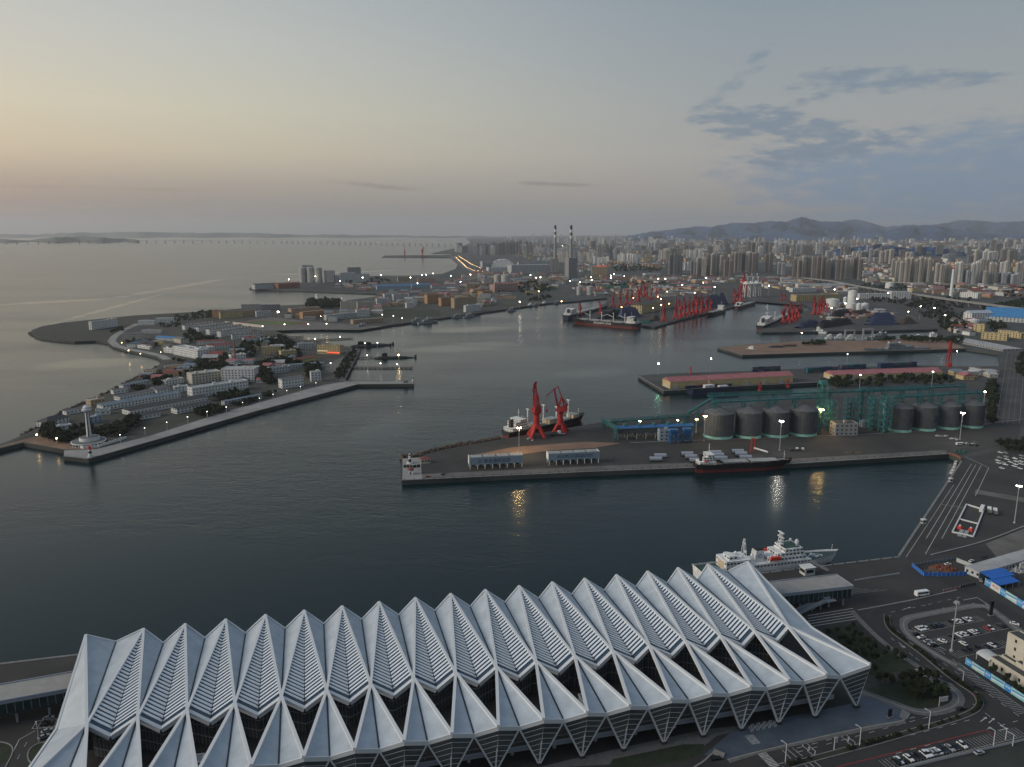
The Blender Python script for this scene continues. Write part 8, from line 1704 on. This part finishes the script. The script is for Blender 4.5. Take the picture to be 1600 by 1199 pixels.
# high rises: unit blocks scaled to size
for n_, c_ in (('flat_cream', (.50, .455, .40)), ('flat_grey', (.42, .425, .44)), ('flat_brown', (.29, .25, .225)), ('flat_white', (.66, .64, .60)), ('flat_dark', (.22, .225, .23))): mat(n_, c_, .85, var=.12, scale=.02)
mat('flat_window', (.09, .09, .095), .35, var=.5, scale=.12)
def unit_tower(m, v):
    def f():
        r = thing('apartment_tower', (0, 0, 0), 'x', 'apartment tower'); b = MB(); rnd = random.Random(v); n = 2 + v % 3
        for k in range(n):                                   # bays that step in and out, so the block has vertical shade lines
            x0 = -.5 + k / n; b.box((x0 + .5 / n, (-.04 if k % 2 else .04), 0), (.86 / n, .92, 1 - .035 * ((k + v) % 2)))
        b.box((0, .02, 0), (.98, .7, .975)); b.build('wall', m, r); w_ = MB()
        for k in range(n):
            x0 = -.5 + (k + .5) / n; yy = -.5 - (.004 if k % 2 else -.076)
            for q in (-.22, .22):
                x = x0 + q / n; w_.box((x, yy, .03), (.17 / n, .012, .90)); w_.box((x, -yy, .03), (.17 / n, .012, .90))
        for q in (-.2, .2): w_.box((.497, q, .03), (.012, .15, .9)); w_.box((-.497, q, .03), (.012, .15, .9))
        wp = w_.build('window_bay', 'flat_window', r, kind='stuff'); sl = MB()
        for j in range(1, 12):
            for k in range(n): sl.box((-.5 + (k + .5) / n, (-.055 if k % 2 else .025), j / 12.5), (.80 / n, .93, .012))
        sl.build('balcony_slab', m, r, kind='stuff'); MB().box((rnd.uniform(-.15, .15), .05, .96), (.28, .3, .085)).build('lift_house', m, r); return r
    return f
SECT = [(0, 'left of the striped chimneys'), (880, 'right of the striped chimneys'), (1010, 'behind the red port cranes'), (1140, 'under the left mountain peak'), (1260, 'below the middle mountains'), (1400, 'left of the slim white chimney'), (1490, 'at the right edge of the city')]
TW = []
def tw(px, py, top, wpx, m, dep=None): TW.append((px, py, top, wpx, m))
def clus(r, x0, x1, base, top, n, m, jit=.06):
    rnd = random.Random(int(x0 * 3 + base))
    for k in range(n):
        x = x0 + (x1 - x0) * (k + .5) / n; w_ = (x1 - x0) / n / RG[r][2] * .86; h = (base - top) * rnd.uniform(1 - jit * 2, 1 + jit); p = Z(r, x, base + rnd.uniform(-3, 3)); tw(p[0], p[1], p[1] - h / RG[r][2], w_, m if rnd.random() < .8 else rnd.choice(['flat_cream', 'flat_grey']))
for c in ((8, 285, 390, 346, 226, 4, 'flat_brown'), (8, 392, 528, 349, 226, 5, 'flat_brown'), (8, 528, 682, 352, 230, 6, 'flat_brown'), (8, 845, 890, 346, 240, 2, 'flat_cream'), (8, 892, 972, 370, 232, 3, 'flat_cream'), (8, 975, 1072, 372, 230, 4, 'flat_cream'), (8, 1095, 1168, 376, 256, 3, 'flat_cream'), (8, 1203, 1250, 380, 250, 2, 'flat_white'), (8, 1248, 1292, 380, 292, 2, 'flat_grey'), (8, 1296, 1346, 382, 254, 2, 'flat_white'), (8, 1342, 1396, 382, 304, 2, 'flat_grey'), (8, 1400, 1446, 382, 256, 2, 'flat_cream'), (8, 1446, 1502, 383, 312, 2, 'flat_grey'), (8, 1504, 1582, 384, 314, 3, 'flat_grey'), (8, 1550, 1620, 372, 252, 3, 'flat_cream'), (8, 1316, 1360, 300, 186, 2, 'flat_white'), (8, 1362, 1412, 305, 192, 2, 'flat_white'), (8, 1350, 1400, 320, 232, 2, 'flat_cream'), (8, 1465, 1515, 320, 245, 2, 'flat_white'), (8, 0, 42, 305, 205, 2, 'flat_brown'), (8, 45, 90, 305, 192, 2, 'flat_brown'), (8, 126, 174, 312, 202, 2, 'flat_brown'), (8, 200, 245, 325, 262, 2, 'flat_grey'), (8, 720, 770, 258, 178, 2, 'flat_cream'), (8, 780, 862, 264, 180, 3, 'flat_cream'), (8, 925, 972, 282, 197, 2, 'flat_cream'), (8, 0, 175, 210, 138, 7, 'flat_brown'), (8, 180, 380, 205, 150, 8, 'flat_grey'), (8, 470, 530, 240, 195, 3, 'flat_cream'), (8, 620, 690, 240, 195, 3, 'flat_cream'),
    (7, 815, 945, 262, 206, 9, 'flat_white'), (7, 590, 700, 252, 196, 7, 'flat_cream'), (7, 700, 792, 238, 150, 4, 'flat_dark'), (7, 795, 860, 236, 175, 4, 'flat_brown'), (7, 880, 1045, 190, 140, 9, 'flat_grey'), (7, 1050, 1108, 240, 180, 4, 'flat_cream'), (7, 1108, 1188, 326, 204, 3, 'flat_dark'), (7, 1180, 1230, 300, 252, 3, 'flat_grey'), (7, 1232, 1266, 332, 246, 2, 'flat_dark'), (7, 1266, 1322, 332, 230, 2, 'flat_cream'), (7, 1322, 1372, 328, 192, 2, 'flat_brown'), (7, 1374, 1420, 332, 214, 2, 'flat_dark'), (7, 1421, 1478, 338, 232, 2, 'flat_brown'), (7, 1480, 1600, 312, 198, 6, 'flat_brown'), (7, 480, 545, 252, 192, 4, 'flat_cream'), (7, 0, 100, 212, 152, 6, 'flat_dark'), (7, 100, 180, 212, 142, 4, 'flat_dark'), (7, 182, 332, 204, 136, 8, 'flat_dark'), (7, 1190, 1330, 240, 178, 8, 'flat_white'), (7, 1330, 1480, 200, 150, 7, 'flat_grey'), (7, 660, 770, 268, 225, 5, 'flat_white'), (7, 340, 440, 205, 172, 5, 'flat_grey')): clus(*c)
rt = random.Random(5)
for yb, n, hh, wx in ((409, 54, (8, 19), (7, 13)), (399, 85, (9, 18), (6, 12)), (391, 100, (8, 15), (5, 9)), (384, 110, (5, 12), (3, 6)), (378, 150, (3.5, 8), (1.6, 3)), (373, 160, (2.5, 6), (1.2, 2.2))):
    for k in range(n):
        x = rt.uniform(770 if yb < 400 else 900, 1625); y = yb + rt.uniform(-3.5, 3.5)
        if 1275 < x < 1515 and 384 < y < 397: continue
        if x < 850 and rt.random() < .5: continue
        tw(x, y, y - rt.uniform(*hh), rt.uniform(*wx), rt.choice(['flat_cream', 'flat_grey', 'flat_brown', 'flat_white', 'flat_grey', 'flat_dark']))
TW.sort(key=lambda t: -(t[1] - t[2]) * t[3]); CN = dict(flat_cream='beige', flat_grey='grey', flat_brown='brown', flat_white='white', flat_dark='dark'); rest = {}
near = TW[:290]; far_ = TW[290:]; bucket = {}
for t in near:
    s = [q for q in SECT if q[0] <= t[0]][-1][1]; row = 'front row' if t[1] > 422 else 'second row' if t[1] > 405 else 'far row'; bucket.setdefault((s, row, t[4]), []).append(t)
TG = 'apartment towers of the city'
for (s, row, m), lst in bucket.items():
    lst.sort()
    for k, (px, py, top, wp, _) in enumerate(lst):
        g = G(px, py); sc = mpp(px, py) * wp; h = max(14, zat(g, top) - 4); d = max(14, min(26, sc * .8)); v = (k + len(s)) % 3
        place('tower%s%d' % (m, v), unit_tower(m, v), (g.x, g.y + d / 2, 4), rt.uniform(-.12, .12), '%s %s tower, %s, %s from the left' % (CN[m], row, s, ORD[min(k, 39)]) if len(lst) > 1 else 'only %s %s tower %s' % (CN[m], row, s), TG, scale=(sc, d, h))
fm = {}
for px, py, top, wp, m in far_:
    g = G(px, py); sc = mpp(px, py) * wp; h = max(9, zat(g, top) - 4); b = fm.setdefault(m, MB()); b.box((g.x, g.y, 4), (sc, max(14, sc * .6), h), rt.uniform(-.2, .2)); b.box((g.x, g.y, 4 + h), (sc * .4, 6, 4))
def joined(name, d, label, cat):
    """one object out of several coloured builders"""
    me = bpy.data.meshes.new(name); v = []; f = []; mi = []
    for k, (m, b) in enumerate(d.items()): s = len(v); v += b.v; f += [tuple(i + s for i in q) for q in b.f]; mi += [k] * len(b.f); me.materials.append(M(m))
    me.from_pydata(v, [], f); me.polygons.foreach_set('material_index', mi); o = bpy.data.objects.new(name, me); COL.objects.link(o); return tag(o, label, cat, kind='stuff')
joined('far_towers', fm, 'faint far high rises in the haze below the mountains', 'apartment towers')
# low houses: those nearest are things, the crowd behind is one mass
LOWW = ['white', 'pale', 'tan', 'pink', 'ochre', 'grey', 'cream', 'orange']; LOWR = ['pale', 'grey', 'red', 'brown', 'pink', 'slate']; low = {}; rl = random.Random(12); nh = {}
def town(pl, n, lw, hh, phrase=None, single=0):
    q = [p.xy for p in gpts(pl)]; x0, x1 = min(p[0] for p in q), max(p[0] for p in q); y0, y1 = min(p[1] for p in q), max(p[1] for p in q); k = t = 0; found = []
    while k < n and t < n * 40:
        t += 1; p = (rl.uniform(x0, x1), rl.uniform(y0, y1)); l, w_ = rl.uniform(*lw), rl.uniform(10, 18)
        if not inside(p, q) or blocked(p, l * .5): continue
        k += 1; found.append((p, l, w_, rl.uniform(*hh), TH * .3 + rl.choice((0, 0, pi / 2)) + rl.uniform(-.1, .1)))
        FOOT.append((p[0], p[1], l, w_, found[-1][4]))
    for i, (p, l, w_, h, rz) in enumerate(found):
        wc, rc_ = rl.choice(LOWW), rl.choice(LOWR); rt_ = rl.choice(['flat', 'flat', 'gable', 'hip'])
        if i < single:
            FOOT.pop() if False else None
            key = (wc, rc_, rt_, phrase); nh.setdefault(key, []).append((p, l, w_, h, rz))
        else:
            low.setdefault('wall_' + wc, MB()).box((p[0], p[1], 4), (l, w_, h), rz); rb = low.setdefault('roof_' + rc_, MB()); (rb.box((p[0], p[1], 4 + h), (l * .97, w_ * .95, .3), rz) if rt_ == 'flat' else rb.gable((p[0], p[1], 4 + h), (l, w_, w_ * .25), rz, .4)); wn = low.setdefault('window_dark', MB()); windows(wn, (p[0], p[1], 4), l, w_, h, rz, max(1, int(h / 3.6)), pitch=4.5, ww=1.8, wh=1.5, faces=(0, 3))
town([Z(3, 860, 575), Z(3, 900, 500), Z(3, 1200, 500), Z(3, 1600, 470), Z(3, 1600, 610), Z(3, 1400, 560), Z(3, 1180, 575), Z(3, 1000, 590)], 75, (18, 36), (7, 14), 'above the gunboats', 40)
town([Z(7, 0, 330), Z(7, 120, 300), Z(7, 500, 330), Z(7, 560, 360), Z(7, 420, 420), Z(7, 250, 470), Z(7, 20, 525)], 95, (20, 42), (6, 13), 'below the sports hall', 40)
town([Z(3, 1240, 455), Z(3, 1600, 350), Z(3, 1600, 465), Z(3, 1450, 470)], 60, (22, 45), (6, 14)); town([Z(7, 560, 350), Z(7, 700, 335), Z(7, 1080, 340), Z(7, 1500, 345), Z(7, 1460, 380), Z(7, 1000, 375), Z(7, 600, 385)], 90, (25, 60), (6, 11)); town([Z(7, 600, 260), Z(7, 1080, 250), Z(7, 1100, 290), Z(7, 780, 285), Z(7, 600, 320)], 90, (20, 40), (8, 18)); town([Z(8, 90, 340), Z(8, 280, 350), Z(8, 640, 420), Z(8, 580, 440), Z(8, 300, 420), Z(8, 110, 400)], 60, (25, 60), (6, 12)); town([Z(8, 680, 345), Z(8, 700, 240), Z(8, 840, 280), Z(8, 860, 370), Z(8, 760, 400)], 60, (20, 50), (8, 20)); town([Z(8, 950, 385), Z(8, 1600, 395), Z(8, 1600, 450), Z(8, 1480, 460), Z(8, 1100, 440), Z(8, 950, 420)], 60, (25, 60), (6, 14)); town([Z(8, 1130, 600), Z(8, 1280, 560), Z(8, 1380, 600), Z(8, 1340, 680), Z(8, 1200, 660)], 16, (16, 30), (5, 9)); town([(1562, 575), (1548, 592), (1500, 595), (1490, 583)], 8, (12, 22), (4, 6))
town([Z(2, 120, 420), Z(2, 420, 330), Z(2, 700, 370), Z(2, 700, 520), Z(2, 430, 600), Z(2, 150, 640)], 30, (12, 26), (4, 9)); town([Z(1, 900, 520), Z(1, 1280, 480), Z(1, 1300, 560), Z(1, 1050, 590)], 10, (14, 26), (4, 7)); town([Z(1, 830, 345), Z(1, 1100, 290), Z(1, 1180, 330), Z(1, 1080, 380), Z(1, 900, 350)], 6, (14, 24), (4, 7)); town([Z(2, 560, 150), Z(2, 880, 130), Z(2, 1300, 60), Z(2, 1220, 130), Z(2, 880, 190)], 22, (16, 30), (6, 12))
town([Z(7, 560, 400), Z(7, 800, 385), Z(7, 1250, 385), Z(7, 1400, 420), Z(7, 1150, 450), Z(7, 700, 450)], 110, (16, 60), (4, 9)); town([Z(8, 420, 570), Z(8, 560, 500), Z(8, 900, 540), Z(8, 900, 560), Z(8, 500, 600)], 40, (10, 26), (3, 6)); town([Z(3, 580, 440), Z(3, 880, 430), Z(3, 880, 480), Z(3, 600, 475)], 25, (14, 34), (4, 9))
town([(770, 400), (860, 392), (1000, 392), (1130, 396), (1260, 400), (1600, 410), (1600, 425), (1260, 420), (1000, 410), (860, 410)], 420, (20, 55), (10, 24)); town([(800, 388), (1600, 384), (1600, 400), (1000, 396), (800, 396)], 500, (40, 90), (12, 30)); town([(860, 379), (1600, 374), (1600, 384), (900, 388)], 420, (70, 160), (15, 40))
for (wc, rc_, rt_, ph), lst in nh.items():
    lst.sort(key=lambda t: t[0][0] / t[0][1])
    for i, (p, l, w_, h, rz) in enumerate(lst): house((p[0], p[1], 4), l, w_, h, rz, wc, rc_, rt_, '%s house, %s %s roof, %s%s' % (wc, ridge_name(rt_), rc_, ph, ', %s from left' % ORD[i] if len(lst) > 1 else ''), 'houses ' + ph)
joined('low_houses', low, 'crowd of low houses and sheds across the town and port', 'houses')
o = MASS.build('trees', 'leaf_dark'); tag(o, 'dark trees massed through the base, the port and the town', 'trees', kind='stuff')
# ------------------------------------------------------------------ lamps seen lit in the photograph
LM = [(7, [(547, 362), (605, 368), (668, 340), (671, 355), (780, 330), (780, 343), (797, 322), (856, 333), (1049, 350), (1090, 350), (1185, 383), (1305, 370), (1320, 343), (1370, 395), (356, 343), (380, 340), (323, 328), (477, 160), (505, 163), (1145, 163), (262, 480)], 'glow_white', 22, 1.8, 'in the port and town below the chimneys'),
 (7, [(370, 420), (500, 477), (908, 457), (1065, 463), (1047, 450), (840, 510), (1100, 422), (1257, 428), (1020, 515), (1065, 497), (1110, 490)], 'glow_amber', 30, 1.5, 'around the main port pier'),
 (8, [(150, 388), (523, 410), (652, 463), (828, 430), (585, 488), (508, 515), (1013, 505), (1152, 555), (1091, 515)], 'glow_white', 32, 1.5, 'in the stockyard and by the viaduct'), (8, [(943, 535), (740, 650), (338, 657)], 'glow_warm', 12, 1.2, 'round the naval basin'),
 (3, [(300, 408), (475, 388), (638, 418), (785, 396), (905, 380), (1100, 395), (1147, 432), (1175, 380), (1203, 378), (1248, 368), (1365, 385), (1430, 423), (1495, 377)], 'glow_white', 26, 1.6, 'on the silo spit'), (3, [(230, 622)], 'glow_white', 24, 2.2, 'above the running track'), (3, [(272, 703), (548, 700), (428, 702), (510, 650), (128, 715)], 'glow_amber', 14, 1.1, 'along the naval quay'), (3, [(915, 640), (987, 648), (1045, 662), (472, 798), (637, 785)], 'glow_soft', 14, 1.1, 'between the naval quay and the stone jetty'),
 (2, [(1240, 455), (1348, 460), (1152, 402), (1138, 322), (1220, 320), (810, 292)], 'glow_soft', 9, .9, 'on the jetties by the submarines'), (2, [(1360, 400)], 'glow_warm', 8, 1.0, 'on the moored submarine'), (2, [(912, 453)], 'glow_soft', 6, .8, 'on the parade square'),
 (5, [(850, 3)], 'glow_white', 22, 1.1, 'behind the tip warehouse'), (5, [(484, 38)], 'glow_green', 17, 1.3, 'as a banded green beacon at the tip of the warehouse pier'), (6, [(375, 60), (465, 205), (968, 183)], 'glow_soft', 22, 1.1, 'beside the second pink warehouse'), (6, [(1135, 40), (1330, 322)], 'glow_warm', 24, 1.1, 'at the inner end of the naval slot'),
 (1, [(245, 940), (378, 965)], 'glow_amber', 8, .8, 'on the red lit path at the west tip'), (1, [(860, 376), (940, 398), (1075, 388), (815, 325)], 'glow_amber', 8, .8, 'on the curved shore road'), (1, [(803, 940), (968, 895), (1255, 820), (1388, 785), (1115, 858)], 'glow_soft', 9, .38, 'on the breakwater, left half'), (2, [(98, 772), (225, 742), (333, 712), (443, 683), (533, 658), (623, 634), (713, 608), (815, 583)], 'glow_soft', 9, .38, 'on the breakwater, right half')]
for r, pts, gl, h, s, where in LM:
    pts = sorted(pts)
    for i, (x, y) in enumerate(pts):
        px, py = Z(r, x, y); g = G(px, py, 4.0 + h)                 # the lamp itself is at height h, its foot straight below
        col = {'glow_white': 'white', 'glow_amber': 'amber', 'glow_warm': 'orange', 'glow_soft': 'pale', 'glow_green': 'green'}[gl]
        place('far_lamp%s%d%.1f' % (gl, h, s), make_far_lamp(gl, h, s), (g.x, g.y, 4.0), 0, '%s lit lamp %s%s' % (col, where, ', %s from left' % ORD[i] if len(pts) > 1 else ''), 'lit lamps of the harbour and town', (lambda q: (q, q, 1))(random.uniform(.55, 1.15)))
